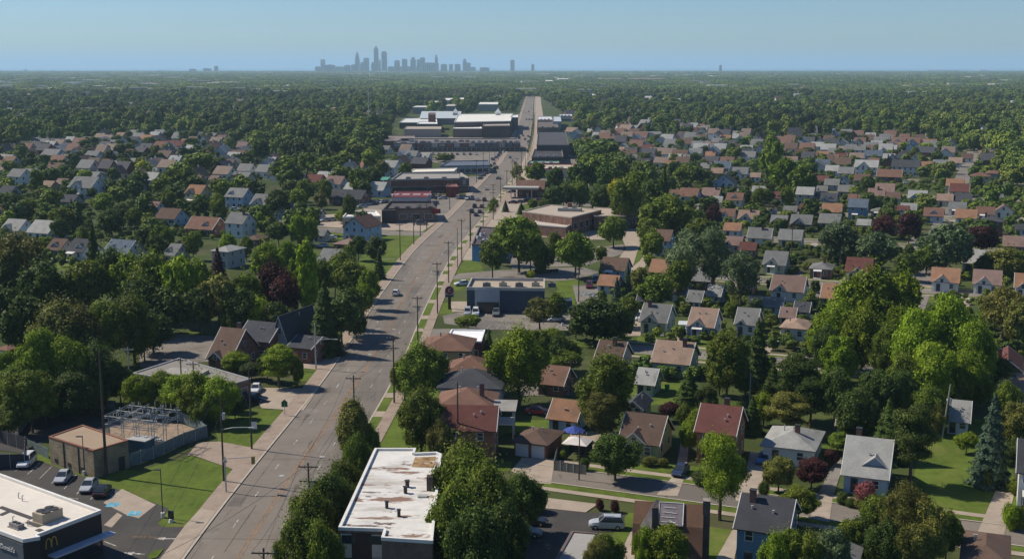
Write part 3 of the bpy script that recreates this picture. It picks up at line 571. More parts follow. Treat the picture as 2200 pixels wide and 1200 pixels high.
# cx, top, foot, width (photo px), kind, colour
TREEDATA = '''
762 862 1005 76 O o|738 990 1125 98 F g|768 935 1070 66 F g|712 1018 1175 100 F d|672 1052 1220 108 F g|642 1108 1290 108 F g|745 1040 1170 90 F d|690 1122 1300 95 F g|790 910 1000 60 O g
1000 950 1175 150 F g|1045 1000 1240 140 F g|975 1040 1260 120 F g|1030 1090 1330 150 F d|1120 1018 1150 100 F d|1085 1080 1290 110 F d|1150 1062 1100 55 U d|1010 985 1200 90 O g
905 738 875 112 F g|905 838 985 100 F g|945 905 1000 60 F o|870 770 860 60 F g
1115 706 872 135 F b|1200 722 800 90 F d|1160 712 800 60 B g|1302 762 935 132 F g|1292 835 960 90 P o|1322 935 1033 105 B d|1545 932 1116 128 W b|1215 755 810 70 B g
1275 640 738 120 F d|1320 650 740 90 F d|1345 640 705 55 B g|1300 672 735 90 F d|1160 642 712 75 W o|1195 630 690 50 O g|1185 705 735 60 F b|1005 677 710 58 B g|1050 706 765 30 S d|1237 680 730 40 B g
1430 1128 1265 100 B b|1385 1135 1260 60 F b|1300 1148 1270 80 B g|1280 1160 1280 70 W o|1715 1048 1120 85 B g|1660 1148 1290 70 F b|1690 1140 1270 80 B g|1780 1138 1270 80 B s|1735 1150 1280 80 F g
1935 1040 1215 130 W o|1880 1065 1200 90 B g|1985 1080 1230 110 B o|1855 1110 1210 80 F d|1900 1120 1250 100 F d|1960 1130 1260 90 B o|2030 1100 1210 70 B g|1825 1120 1220 70 B g
1672 985 1058 80 B o|1742 985 1050 72 B m|1858 1034 1086 56 U p|1808 1058 1082 32 U d|1828 1070 1088 36 U d|1850 1072 1094 40 U o|1640 1035 1068 30 U d
1288 1074 1096 24 U m|1320 1076 1100 26 U m|1210 968 985 20 U g|1255 985 1010 28 U d|1395 980 1000 40 U o|1425 985 1002 30 U o|1505 1010 1040 50 U d|1590 990 1010 30 U b
1625 682 838 80 S d|1560 718 868 110 B g|1478 788 892 80 S d|1520 830 900 60 F d|1438 866 906 48 B m|1500 878 935 55 F b|1480 905 975 50 B b|1470 870 920 40 F g|1600 790 860 60 W s|1545 760 850 60 F g
1715 752 905 120 P d|1690 838 935 110 P o|1640 845 915 55 F b|1740 800 920 80 P d|1790 790 925 80 B d|1820 880 945 45 F b|1660 780 860 60 S d|1770 700 820 60 B d|1580 870 930 60 F g|1615 850 930 50 S d
1795 650 800 105 F b|1870 575 760 130 F b|1815 600 760 90 F b|1935 585 745 90 F b|1850 660 815 100 F b|1800 725 850 80 B b|1930 660 800 70 B b|1760 690 790 60 B b|1900 700 830 70 F g
1965 668 850 110 B b|2030 640 840 120 B b|2085 690 860 90 F b|2000 740 890 120 B b|2065 760 880 80 F b|1935 760 890 80 F g|2100 745 850 50 B o|2055 700 830 70 F b
2150 618 740 110 W o|2185 650 760 70 B o|1835 838 965 100 B d|1905 852 990 90 S d|1955 858 1045 120 P d|1990 830 925 90 F g|2055 800 895 60 F g|1880 800 915 90 B d|1930 800 915 70 B d|2010 870 935 50 F o|2140 770 850 90 B d|2105 795 880 60 F g
2125 842 1042 92 S n|2180 868 985 80 B o|2160 820 900 60 F g|2075 930 975 50 B b|2185 945 1030 60 B d|2170 1080 1138 46 U b|2190 1090 1140 40 U g|2120 1010 1050 30 U g|2180 1030 1060 40 U g|1800 930 975 50 B g|1785 965 1000 36 F m
1800 476 575 90 F s|1882 500 585 92 B s|2030 480 590 120 F s|1898 463 512 52 F m|1952 460 525 58 B m|2108 487 550 72 B m|2160 532 600 90 F o|2120 545 595 50 F d|1950 545 605 60 B d|1990 530 590 60 F g|2190 540 600 50 B g
1590 540 668 88 W s|1470 498 640 95 W s|1530 490 640 90 W s|1455 560 650 60 B g|1432 420 520 120 F g|1400 500 565 60 B g|1395 470 540 60 B g|1500 470 560 60 B g|1540 500 560 40 B g|1318 466 532 68 B g|1235 500 598 88 B g
1115 468 585 110 B g|1140 500 590 70 B g|1075 490 570 50 B g|1058 518 598 58 B g|1170 530 585 50 F g|1190 500 560 40 O g|1408 590 665 80 F g|1378 575 640 50 B o|1325 594 652 28 S n|1348 562 625 24 S n|1395 545 570 36 U b|1290 530 570 30 B g|1265 650 700 40 B g
1465 640 662 40 U b|1520 640 664 30 U b|1575 645 690 40 F g|1620 640 690 36 B s|1745 690 720 30 U g|1690 715 735 40 U g
1340 388 492 70 B g|1325 386 440 46 F y|1372 372 478 80 B g|1400 385 485 60 B d|1302 352 428 70 F d|1262 335 415 70 B g|1240 350 425 60 B d|1285 300 370 90 B d|1245 390 450 50 F g|1290 400 470 50 B d|1425 352 485 40 S d|1475 352 402 56 B g|1375 345 410 60 F s|1350 330 400 60 F s|1210 395 450 50 B d|1190 402 458 46 B d|1120 435 460 24 S d|1086 430 455 18 S d|1060 425 472 26 W g|1170 425 452 30 F g|1150 350 398 46 B g|1110 352 400 30 W o|1190 360 420 40 B d|1120 380 402 20 F g|1145 428 450 24 F g
1440 455 520 60 S d|1533 440 490 36 F m|1630 403 452 34 F g|1652 388 450 30 P d|1500 360 405 40 B d|1510 362 404 34 F g|1655 290 400 52 F g|1680 340 420 60 B b|1725 350 430 60 F g|1700 360 420 50 B b|1740 372 425 30 B d|1690 400 450 30 F g
1160 560 590 30 F d|1230 470 500 24 B g|1140 580 600 24 U y
40 500 650 150 W o|25 560 660 90 F d|100 562 700 105 F d|150 590 690 90 B d|195 560 690 95 B g|205 470 620 46 S d|245 530 660 80 F d|285 545 680 100 F b|335 540 690 100 F g|390 552 700 100 B b|430 560 690 80 B g|360 620 720 110 F d|300 600 720 110 F d|470 592 715 100 B o|430 620 720 80 B d|530 590 700 70 B g|585 562 690 80 F m|612 590 700 80 F m|470 530 620 50 S m|663 518 700 52 O b|640 560 680 50 B g|575 520 620 70 F b|620 520 600 60 B b|520 620 720 90 B d|560 640 722 60 F b|500 660 725 60 F d|600 650 725 70 B d|700 598 762 85 S d|735 640 740 80 B d|750 620 720 70 B d|765 660 730 50 F d|755 560 645 80 F g|735 540 620 70 F g|795 580 665 46 B g|782 610 680 50 F b|815 538 600 32 S d|808 500 565 60 F d|770 500 560 50 B d|750 520 590 40 B g|720 560 640 50 B g|690 560 640 50 B g
135 652 800 140 F o|180 660 800 100 F o|60 640 780 110 B d|20 620 740 80 B d|95 712 880 110 B b|140 730 880 110 B b|40 790 900 100 F g|70 800 930 110 B g|15 760 880 60 B b|230 650 790 100 B g|290 640 780 110 F g|330 670 760 90 F d|210 740 870 110 F d|160 800 900 110 F d|260 790 870 70 B d|20 870 940 80 F g|100 840 910 90 B d|200 820 890 80 F d
300 808 893 80 B b|345 800 880 70 B g|385 808 897 80 B b|425 800 905 90 F b|470 812 912 90 F b|505 850 900 50 B d|440 850 915 70 F g|350 850 900 60 F g|490 830 885 50 B g|600 735 832 88 P b|505 757 800 66 F b|575 760 820 50 B d|540 780 815 50 B d|640 770 830 30 F g
200 400 430 30 B d|155 420 470 22 S d|238 386 424 26 O d|80 355 420 38 O g|110 400 450 60 F g|60 420 475 60 F g|30 410 470 60 B d|135 440 500 70 B g|170 420 500 40 S d|225 410 460 60 B g|265 430 490 70 F d|240 440 510 70 F d|290 440 500 50 B g|180 480 545 36 O g|100 505 545 46 B b|130 460 520 50 F d|310 480 545 60 B d|350 475 550 60 B g|340 500 560 60 B d|415 490 560 50 B g|490 495 550 44 F b|470 410 470 44 B g|430 420 470 50 B d|360 400 460 50 F g|290 380 430 50 F d|310 340 380 46 F y|300 360 410 60 B d|370 355 420 60 B g|395 340 410 70 B g|430 320 380 90 B g|350 370 430 60 F g|420 370 420 60 F d|480 380 440 50 F g|520 370 430 70 F g|545 380 440 60 F d|600 400 470 70 B d|640 400 465 60 B g|615 330 400 80 F g|655 380 440 50 B g|690 410 450 40 F o|560 290 355 52 O d|640 450 530 50 F b|665 455 530 50 F b|600 470 530 60 B d|560 450 500 30 B b|580 520 560 60 F b|530 500 560 40 F g|750 408 480 40 F d|735 450 480 40 F b|700 380 440 40 B g|770 350 420 60 B g|800 350 410 50 F d|780 380 430 50 F d|730 350 400 50 F g|700 330 390 70 F g|660 320 380 60 B g|740 320 370 70 B g|800 310 370 60 F g|820 340 380 40 B o|850 335 360 34 B g|870 350 395 30 B g|955 330 348 50 F g|900 345 360 36 B g|690 345 380 40 B g
'''
for row in TREEDATA.replace('\n', '|').split('|'):
    f = row.split()
    if len(f) == 6: tree_px(*map(float, f[:4]), f[4], f[5])
# two leaning and one flowering detail, hedges

# ------------------------------------------------------------------ houses
ROOFC = dict(br=('brown', (.12, .08, .062)), ru=('rust brown', (.165, .095, .07)), oo=('orange tan', (.26, .145, .09)), rd=('dark red', (.12, .05, .043)), gy=('grey', (.17, .17, .165)), dg=('charcoal', (.06, .062, .07)),
             lg=('pale grey', (.29, .29, .275)), tn=('tan', (.27, .19, .145)), pk=('pinkish brown', (.20, .135, .115)), bl=('slate blue', (.1, .125, .16)))
WALLC = dict(w=('white', (.62, .62, .6), 0), c=('cream', (.5, .46, .34), 0), k=('brick', (.17, .065, .045), 1), lb=('pale blue', (.33, .44, .54), 0), g=('grey', (.33, .34, .34), 0), tn=('tan', (.36, .27, .17), 0),
             yg=('yellow green', (.42, .45, .2), 0), ob=('orange brick', (.28, .1, .05), 1), gn=('pale green', (.36, .42, .34), 0), bb=('blue', (.13, .24, .36), 0))
win_frame = MB().box((0, 0, .0), (1.1, .09, 1.35)).data('window', [M_trim])
win_pane = MB().box((-.0, -.05, .32), (.9, .04, .52)).box((0, -.05, -.3), (.9, .04, .55)).data('pane', [M_glass])
wide_frame = MB().box((0, 0, 0), (2.3, .09, 1.35)).data('window', [M_trim])
wide_pane = MB().box((-.55, -.05, 0), (.95, .04, 1.15)).box((.55, -.05, 0), (.95, .04, 1.15)).data('pane', [M_glass])
door_d = MB().box((0, 0, 1.05), (1.0, .1, 2.1)).box((0, -.06, 1.5), (.5, .03, .6), m=1).data('door', [M_dark, M_glass])
def window(parent, x, y, z, face=0., wide=False, sc=1.):
    w = link('window', wide_frame if wide else win_frame, parent, (x, y, z), face); w.scale = (sc, 1, sc)
    link('pane', wide_pane if wide else win_pane, w); return w
def gable_walls(w, d, e, h, axis):
    mb = MB(); x, y = w / 2, d / 2
    if axis == 'x':
        for sx in (-1, 1): mb.poly([(sx * x, -y * sx, 0), (sx * x, y * sx, 0), (sx * x, y * sx, e), (sx * x, 0, e + h), (sx * x, -y * sx, e)])
    else:
        for sy in (-1, 1): mb.poly([(x * sy, sy * y, 0), (-x * sy, sy * y, 0), (-x * sy, sy * y, e), (0, sy * y, e + h), (x * sy, sy * y, e)])
    mb.poly([(-x, -y, 0), (x, -y, 0), (x, -y, e), (-x, -y, e)]) if axis == 'x' else mb.poly([(x, -y, 0), (x, y, 0), (x, y, e), (x, -y, e)])
    mb.poly([(x, y, 0), (-x, y, 0), (-x, y, e), (x, y, e)]) if axis == 'x' else mb.poly([(-x, y, 0), (-x, -y, 0), (-x, -y, e), (-x, y, e)])
    return mb
def gable_roof(w, d, e, h, axis, ov=.45, th=.2, lift=.12):
    """two sloping slabs in the roof's own frame; local y always runs down the slope for the course lines"""
    mb = MB(); L_, S_ = (w, d) if axis == 'x' else (d, w); k = h / (S_ / 2); x = L_ / 2 + ov; y = S_ / 2 + ov; z0 = e + lift - ov * k; z1 = e + h + lift
    mb.slab([(-x, -y, z0), (x, -y, z0), (x, 0, z1), (-x, 0, z1)], th); mb.slab([(x, y, z0), (-x, y, z0), (-x, 0, z1), (x, 0, z1)], th)
    return mb
def hip_roof(w, d, e, h, ov=.5, th=.22):
    mb = MB(); x, y = w / 2 + ov, d / 2 + ov; r = max(.01, x - y) if x > y else .01; ry = 0 if x > y else y - x; z0 = e; z1 = e + h
    a, b = (-r, -ry, z1), (r, ry, z1)
    if x >= y:
        mb.poly([(-x, -y, z0), (x, -y, z0), b, a]); mb.poly([(x, y, z0), (-x, y, z0), a, b]); mb.poly([(x, -y, z0), (x, y, z0), b]); mb.poly([(-x, y, z0), (-x, -y, z0), a])
    else:
        mb.poly([(-x, -y, z0), (x, -y, z0), a]); mb.poly([(x, y, z0), (-x, y, z0), b]); mb.poly([(x, -y, z0), (x, y, z0), b, a]); mb.poly([(-x, y, z0), (-x, -y, z0), a, b])
    mb.box((0, 0, z0 - th / 2 - .003), (2 * x, 2 * y, th)); return mb
HOUSES = []; HPOS = []
def house(x, y, w, d, st='gx', rc='gy', wc='w', eave=3.0, rise=None, opts='', rz=-22., label=None, name='house', cat='house', near=False, ncol=None):
    """opts: f front cross gable, F wide front cross gable, d dormer, c chimney, p porch, a white awning, g garage doors, t bargeboard trim, v roof vents, r red chimney"""
    rn, rcol = ROOFC[rc]; wn_, wcol, bk = WALLC[wc]; j = random.uniform(.88, 1.12); rcol = [k * j for k in rcol]
    wm = M_brick if bk else M_siding; t = root(name, (x, y, 0), R(rz), label, cat)
    span = d if st == 'gx' else w; rise = rise if rise is not None else span * .5 * (.75 if st[0] == 'g' else .42)
    yf = -d / 2
    if st == 'hip':
        MB().prism([(-w / 2, yf), (w / 2, yf), (w / 2, -yf), (-w / 2, -yf)], 0, eave - .1).obj('wall', wm, t, color=wcol); rf = hip_roof(w, d, eave, rise).obj('roof', M_shingle, t, color=rcol)
    elif st == 'flat':
        MB().prism([(-w / 2, yf), (w / 2, yf), (w / 2, -yf), (-w / 2, -yf)], 0, eave).obj('wall', wm, t, color=wcol); rf = MB().box((0, 0, eave + .12), (w + .5, d + .5, .24)).obj('roof', M_rooffl, t, color=rcol)
    else:
        ax = st[1]; gable_walls(w, d, eave, rise, ax).obj('wall', wm, t, color=wcol)
        rf = gable_roof(w, d, eave, rise, ax).obj('roof', M_shingle, t, color=rcol, rz=0 if ax == 'x' else math.pi / 2)
        if near or 't' in opts:
            mb = MB(); k = rise / (span / 2); L_ = (w if ax == 'x' else d) / 2 + .47; S_ = span / 2 + .45
            for sx in (-1, 1):
                for sy in (-1, 1):
                    p0, p1 = Vector((sx * L_, sy * S_, eave + .02 - .45 * k)), Vector((sx * L_, 0, eave + rise + .02))
                    mb.hull6([p0 + Vector((-.04, 0, -.14)), p0 + Vector((.04, 0, -.14)), p0 + Vector((.04, 0, .12)), p0 + Vector((-.04, 0, .12))], [p1 + Vector((-.04, 0, -.14)), p1 + Vector((.04, 0, -.14)), p1 + Vector((.04, 0, .12)), p1 + Vector((-.04, 0, .12))])
            mb.obj('bargeboard', M_trim, t, rz=0 if ax == 'x' else math.pi / 2)
    k = rise / (span / 2)
    cross = None
    for key in 'fFd':
        if key in opts and st != 'flat':
            cw = {'f': min(w * .42, 4.6), 'F': min(w * .6, 6.5), 'd': 3.2}[key]; ch = cw * .42 if key != 'd' else 1.3; cxx = random.choice((-.22, .0, .2)) * w if key != 'F' else -.12 * w
            if st == 'gy': continue
            ze = eave if key != 'd' else eave + rise * .28; front = yf - (.35 if key != 'd' else -d * .14)
            back = min(0, -d / 2 + (ze + ch - eave) / max(k, .2) + .3)
            mb = MB(); zb = 0 if key != 'd' else eave
            mb.poly([(cxx - cw / 2, front, zb), (cxx + cw / 2, front, zb), (cxx + cw / 2, front, ze), (cxx, front, ze + ch), (cxx - cw / 2, front, ze)])
            mb.poly([(cxx + cw / 2, front, zb), (cxx + cw / 2, back, zb), (cxx + cw / 2, back, ze), (cxx + cw / 2, front, ze)]); mb.poly([(cxx - cw / 2, back, zb), (cxx - cw / 2, front, zb), (cxx - cw / 2, front, ze), (cxx - cw / 2, back, ze)])
            gb = mb.obj('front_gable' if key != 'd' else 'dormer', wm if key != 'd' else M_siding, t, color=wcol if key != 'd' or not bk else (.5, .5, .48))
            kk = ch / (cw / 2); o = .3; q = []
            rm = MB()
            for s in (-1, 1):
                e0 = cxx + s * (cw / 2 + o); z0 = ze - o * kk + .12; pts = [(e0, front - .35, z0), (cxx, front - .35, ze + ch + .12), (cxx, back, ze + ch + .12), (e0, back, z0)]
                rm.slab(pts if s < 0 else pts[::-1], .16)
            rm.obj('roof', M_shingle, gb, color=rcol)
            fm = MB()
            for s in (-1, 1):
                p0, p1 = Vector((cxx + s * (cw / 2 + o), front - .4, ze - o * kk)), Vector((cxx, front - .4, ze + ch))
                fm.hull6([p0 + Vector((0, -.04, -.06)), p0 + Vector((0, .04, -.06)), p0 + Vector((0, .04, .16)), p0 + Vector((0, -.04, .16))], [p1 + Vector((0, -.04, -.06)), p1 + Vector((0, .04, -.06)), p1 + Vector((0, .04, .16)), p1 + Vector((0, -.04, .16))])
            fm.obj('bargeboard', M_trim, gb)
            window(t, cxx, front - .05, ze + (.25 if key != 'd' else -.45), sc=.85 if key != 'd' else .9, wide=(key == 'd'))
            cross = (cxx, cw)
    floors = 2 if eave > 4.8 else 1
    if 'g' in opts:
        n = 2 if w > 5.5 else 1
        for i in range(n): MB().box((0, 0, 1.05), (w / n * .8, .08, 2.1)).box((0, -.05, .55), (w / n * .8, .02, .04)).box((0, -.05, 1.1), (w / n * .8, .02, .04)).box((0, -.05, 1.6), (w / n * .8, .02, .04)).obj('garage_door', M_trim, t, (((i + .5) / n - .5) * w, yf - .05, .02))
    else:
        n = max(2, int(w / 3.0)); dd = 0 if n < 3 else n // 2
        for f_ in range(floors):
            z = 1.75 + f_ * 2.75
            for i in range(n):
                xx = ((i + .5) / n - .5) * w
                if f_ == 0 and i == dd:
                    link('door', door_d, t, (xx, yf - .06 - (.36 if cross and abs(xx - cross[0]) < cross[1] / 2 else 0), .25)); continue
                if cross and abs(xx - cross[0]) < cross[1] / 2 + .5 and 'F' in opts + 'f': yy = yf - .4
                else: yy = yf - .05
                window(t, xx, yy, z, wide=(i == n - 1 and n > 2 and f_ == 0))
            for i in range(2): window(t, w / 2 + .05, (i - .5) * d * .5, z, math.pi / 2)
        if st == 'gx': window(t, w / 2 + .05, 0, eave + rise * .42, math.pi / 2, sc=.8)
        if st == 'gy':
            window(t, 0, yf - .05, eave + rise * .38, sc=.9)
    if 'p' in opts or 'a' in opts:
        pw = 2.4 if 'a' in opts else min(4.5, w * .5); px_ = -w * .12; pm = MB()
        y0 = yf - (1.4 if 'a' in opts else 2.2)
        pm.slab([(px_ - pw / 2, y0, 2.45), (px_ + pw / 2, y0, 2.45), (px_ + pw / 2, yf - .4, 2.85), (px_ - pw / 2, yf - .4, 2.85)], .1)
        for s in (-1, 1): pm.box((px_ + s * (pw / 2 - .1), y0 + .1, 1.2), (.12, .12, 2.3))
        pm.box((px_, (y0 + yf) / 2, .12), (pw, abs(yf - y0), .24)); pm.obj('porch', M_trim if 'a' in opts else M_plain, t, color=(.55, .54, .5))
    if 'c' in opts or 'r' in opts:
        cx_ = random.choice((-.3, .28, .1)) * w; cy_ = random.choice((-.1, .12)) * d; zt = eave + rise + .9
        zr = eave + rise * .4
        MB().box((cx_, cy_, (zr + zt) / 2), (.75, .75, zt - zr)).box((cx_, cy_, zt + .06), (.9, .9, .12), m=1).obj('chimney', [M_brick, M_dark], t, color=(.16, .06, .045))
    if near or 'v' in opts:
        for i in range(2):
            xx = random.uniform(-.3, .3) * w; yy = -random.uniform(.15, .3) * d if st == 'gx' else 0
            zz = eave + rise - abs(yy) * k if st == 'gx' else (eave + rise * .85)
            MB().tube((xx, yy, zz - .3), (xx, yy, zz + .45), .09, n=6).tube((xx, yy, zz + .45), (xx, yy, zz + .55), .16, n=6).obj('roof_vent', M_galv, t)
    shp = {'gx': 'gabled', 'gy': 'gable-fronted', 'hip': 'hip-roofed', 'flat': 'flat-roofed'}[st]
    pre = 'two-storey ' if floors == 2 else ''
    HOUSES.append([t, f"{pre}{wn_} {shp} {'garage' if 'g' in opts else 'house'} with {rn} roof", x, y, cat]); HPOS.append((x, y, max(w, d) / 2))
    return t
def house_px(cx, yb, wpx, st, rc, wc, fl=1, opts='', d=None, label=None, rz=-22., eave=None, rise=None, near=None, name=None):
    a = R(-rz); s = mpp(yb); W = wpx * s; near = (yb > 640) if near is None else near
    d = d or max(4.0, min(9.5, W * .8)); w = max(3.2, (W - d * abs(math.sin(a))) / math.cos(a))
    e = eave or {0: 2.5, 1: 3.0, 2: 5.5}[fl]; p = G(cx, yb)
    yc = p.y + abs(w / 2 * math.sin(a)) + d / 2 * math.cos(a)
    g = 'g' in opts
    return house(p.x * yc / p.y * .5 + p.x * .5, yc, w, d, st, rc, wc, e, rise, opts, rz + random.uniform(-1.5, 1.5) * (not near), label, name or ('garage' if g or fl == 0 else 'house'), 'garage' if g or fl == 0 else 'house', near)
# --- houses one can point at, each with its own label
NAMED = [
 (1392, 992, 122, 'gx', 'br', 'yg', 1, 'Fav', 9, 'yellow green cottage with brown roof and front gable beside the dark blue car'),
 (1553, 1004, 118, 'gx', 'rd', 'ob', 2, 'r', 8.5, 'two-storey orange brick house with dark red roof behind the street tree'),
 (1712, 1006, 152, 'hip', 'lg', 'w', 1, 'cv', 10.5, 'white bungalow with pale grey hip roof beside the maroon garden tree'),
 (1877, 1068, 142, 'gx', 'lg', 'lb', 1, 'dcv', 11, 'pale blue house with steep grey roof and dormer above the pink flowering shrub'),
 (2232, 1098, 110, 'gx', 'dg', 'w', 2, 'p', 9, 'two-storey white house cut by the right edge of the photo'),
 (1416, 719, 82, 'gx', 'gy', 'gn', 1, 'Fc', 9, 'pale green cottage with grey roof beside the white van and the bare yard'),
 (1518, 729, 80, 'gx', 'tn', 'lb', 1, 'Fa', 9, 'pale blue cottage with tan grey roof beside the white box truck'),
 (1612, 724, 66, 'gx', 'gy', 'w', 1, 'f', 8, 'white cottage with grey roof behind the tall dark spruce'),
 (1716, 734, 80, 'hip', 'tn', 'w', 1, 'v', 9, 'white house with tan hip roof left of the big bright green trees'),
 (1320, 810, 86, 'gx', 'br', 'g', 1, 'c', 9, 'grey house with dark brown roof behind the big dark round tree'),
 (1455, 812, 108, 'gx', 'tn', 'gn', 1, 'c', 9, 'low pale green house with tan brown roof and tall chimney beside the red car'),
 (1396, 852, 54, 'gx', 'lg', 'gn', 0, '', 6, 'pale grey roofed garden garage standing on the bright lawn'),
 (1372, 905, 46, 'gy', 'dg', 'c', 0, '', 6, 'small cream shed with charcoal roof behind the yellow green cottage'),
 (1222, 932, 86, 'gx', 'oo', 'lb', 0, '', 6.5, 'garage with orange tan roof behind the white garden pavilion'),
 (1157, 986, 106, 'hip', 'br', 'ob', 0, 'gv', 7.5, 'brick double garage with brown hip roof and two doors facing the street'),
 (1196, 853, 80, 'gx', 'ru', 'k', 0, '', 7, 'low rust-roofed garage in front of the white parked van'),
 (1672, 590, 66, 'gx', 'gy', 'gn', 1, 'Fa', 9, 'pale green house with grey roof and small white porch awning'),
 (1770, 600, 64, 'hip', 'gy', 'k', 1, 'ac', 9, 'dark brick bungalow with grey hip roof beside the maroon-roofed house'),
 (1852, 606, 72, 'gx', 'rd', 'c', 1, 'fc', 9, 'cream house with maroon roof above the big bright green trees'),
 (2037, 629, 74, 'gx', 'oo', 'w', 1, 'F', 8.5, 'white house with orange tan roof right of the big bright trees'),
 (2127, 634, 74, 'gx', 'pk', 'w', 1, 'F', 8.5, 'white house with pinkish brown roof beside the orange-roofed one'),
 (2208, 642, 60, 'gx', 'oo', 'w', 1, 'F', 8.5, 'white house with orange roof cut by the right edge of the photo'),
 (2096, 586, 60, 'gx', 'lg', 'w', 1, '', 9, 'white house with broad pale grey roof below the dark maroon tree'),
 (1700, 650, 88, 'gx', 'pk', 'w', 1, 'fv', 9, 'white house with large pinkish brown roof above the blue-grey garages'),
 (1788, 664, 52, 'gx', 'oo', 'c', 1, '', 8, 'cream house with orange roof half hidden behind bright green leaves'),
 (1650, 680, 80, 'gx', 'gy', 'lb', 0, '', 5, 'long pale blue garage with weathered grey roof'),
 (1727, 690, 42, 'gx', 'dg', 'lb', 0, '', 5, 'small pale blue garage with charcoal roof beside the tan-roofed house'),
 (1697, 703, 40, 'gx', 'pk', 'lb', 0, '', 5, 'tiny garage with pinkish roof beside the charcoal-roofed garage'),
 (1400, 668, 62, 'gx', 'dg', 'lb', 0, 'v', 7, 'pale blue garage behind the pale green cottage and its white van'),
 (1498, 668, 40, 'gx', 'gy', 'w', 0, '', 6, 'small white garage behind the pale blue cottage'),
 (1458, 650, 56, 'gx', 'gy', 'lb', 0, '', 6, 'pale blue garage under the tall open-crowned trees'),
 (1540, 655, 40, 'gx', 'lg', 'lb', 0, '', 6, 'pale blue shed between the open-crowned trees'),
 (1512, 626, 62, 'gx', 'gy', 'k', 1, 'c', 8, 'dark brick house with grey roof behind the open-crowned trees'),
 (1610, 634, 50, 'gx', 'dg', 'k', 2, '', 8, 'two-storey dark brick house beside the silvery tree'),
 (1423, 606, 56, 'gx', 'oo', 'k', 1, '', 8, 'brick house with orange roof left of the open-crowned trees'),
 (1325, 602, 70, 'gx', 'br', 'lb', 1, 'a', 8, 'pale blue house with brown roof and white awning beside small spruce'),
 (1312, 632, 54, 'gx', 'oo', 'lb', 0, '', 6, 'pale blue garage with orange roof beside the small silvery spruces'),
 (1430, 552, 48, 'gx', 'br', 'lb', 2, '', 8, 'tall dark brown-roofed house with glazed front left of the open-crowned trees'),
 (2176, 826, 100, 'gy', 'rd', 'k', 1, 'c', 12, 'large brick house with maroon roof and white windows at the right edge'),
 (2170, 870, 110, 'gx', 'tn', 'g', 0, '', 7, 'long low garage with brownish roof below the maroon-roofed brick house'),
 (2066, 935, 58, 'gx', 'lg', 'w', 0, '', 7, 'white garage with pale roof beside the leaning utility pole'),
 (1830, 945, 34, 'gx', 'tn', 'w', 0, '', 6, 'small pale garage behind the steep grey-roofed blue house'),
 # left of the main road
 (777, 522, 78, 'gy', 'ru', 'lb', 2, 'rc', 12, 'pale blue gable-fronted house with rust roof beside the cream flat building'),
 (752, 545, 70, 'hip', 'pk', 'k', 1, 'r', 9, 'brick bungalow with pinkish roof in front of the pale blue gable house'),
 (718, 588, 74, 'gx', 'gy', 'g', 1, 'f', 10, 'grey house with steep grey roof behind the dark trees by the road'),
 (515, 512, 60, 'gx', 'gy', 'w', 2, 'c', 9, 'large white two-storey house with grey roof right of the dark brick house'),
 (440, 510, 84, 'gx', 'ru', 'k', 1, 'dt', 10, 'dark brick house with red brown roof and steep end gable'),
 (570, 468, 62, 'gx', 'gy', 'w', 2, 'Ft', 10, 'tall white house with steep gables left of the low grey house'),
 (622, 473, 70, 'gx', 'gy', 'g', 1, 'Fa', 9, 'low grey house with broad grey roof right of the tall white house'),
 (184, 428, 74, 'gx', 'gy', 'w', 2, 'Fpt', 12, 'biggest white house on the left with porch and tall side gable'),
 (176, 560, 62, 'gx', 'dg', 'w', 1, 'dp', 9, 'white bungalow with charcoal roof and porch above a small mown lawn'),
 (128, 556, 52, 'gx', 'br', 'g', 1, 'd', 8, 'grey bungalow with brown roof left of the white-porched bungalow'),
 (262, 566, 80, 'gx', 'bl', 'w', 1, 'dt', 10, 'white house with slate blue roof and two dormers behind the pointed spruce'),
 (96, 518, 74, 'gx', 'lg', 'w', 1, 't', 10, 'white house with pale steep roof left of the brown-roofed bungalow'),
 (34, 512, 62, 'gx', 'lg', 'lb', 1, 'F', 9, 'pale blue house with pale grey roof at the left edge'),
 (326, 466, 52, 'gx', 'pk', 'w', 1, 'r', 8, 'white house with pinkish roof and red chimney left of the brick house'),
 (366, 486, 66, 'gx', 'br', 'lb', 1, '', 9, 'pale blue house with brown roof left of the dark brick house'),
 (424, 442, 52, 'gx', 'oo', 'c', 2, 'Fp', 9, 'cream two-storey house with orange tan roof behind bare branches'),
 (513, 450, 58, 'gx', 'gy', 'lb', 2, 'd', 9, 'pale blue two-storey house with grey roof and dormer among the trees'),
 (488, 578, 62, 'hip', 'lg', 'g', 2, '', 9, 'grey two-storey house with pale flat hip roof above the maroon trees'),
 (378, 568, 44, 'gx', 'gy', 'g', 1, 'dc', 8, 'grey house with chimney and roof lights above the bright round trees'),
 (318, 548, 28, 'gy', 'gy', 'lb', 0, '', 6, 'narrow pale shed right of the slate blue roof'),
 (549, 530, 50, 'hip', 'br', 'k', 0, '', 8, 'low brown hip-roofed garage below the large white house'),
 (24, 776, 54, 'hip', 'ru', 'k', 0, 'g', 7, 'small rust-roofed brick building alone among trees at the left edge'),
]
for cx, yb, wp, st, rc, wc, fl, op, dp, lb in NAMED: house_px(cx, yb, wp, st, rc, wc, fl, op, dp, lb)
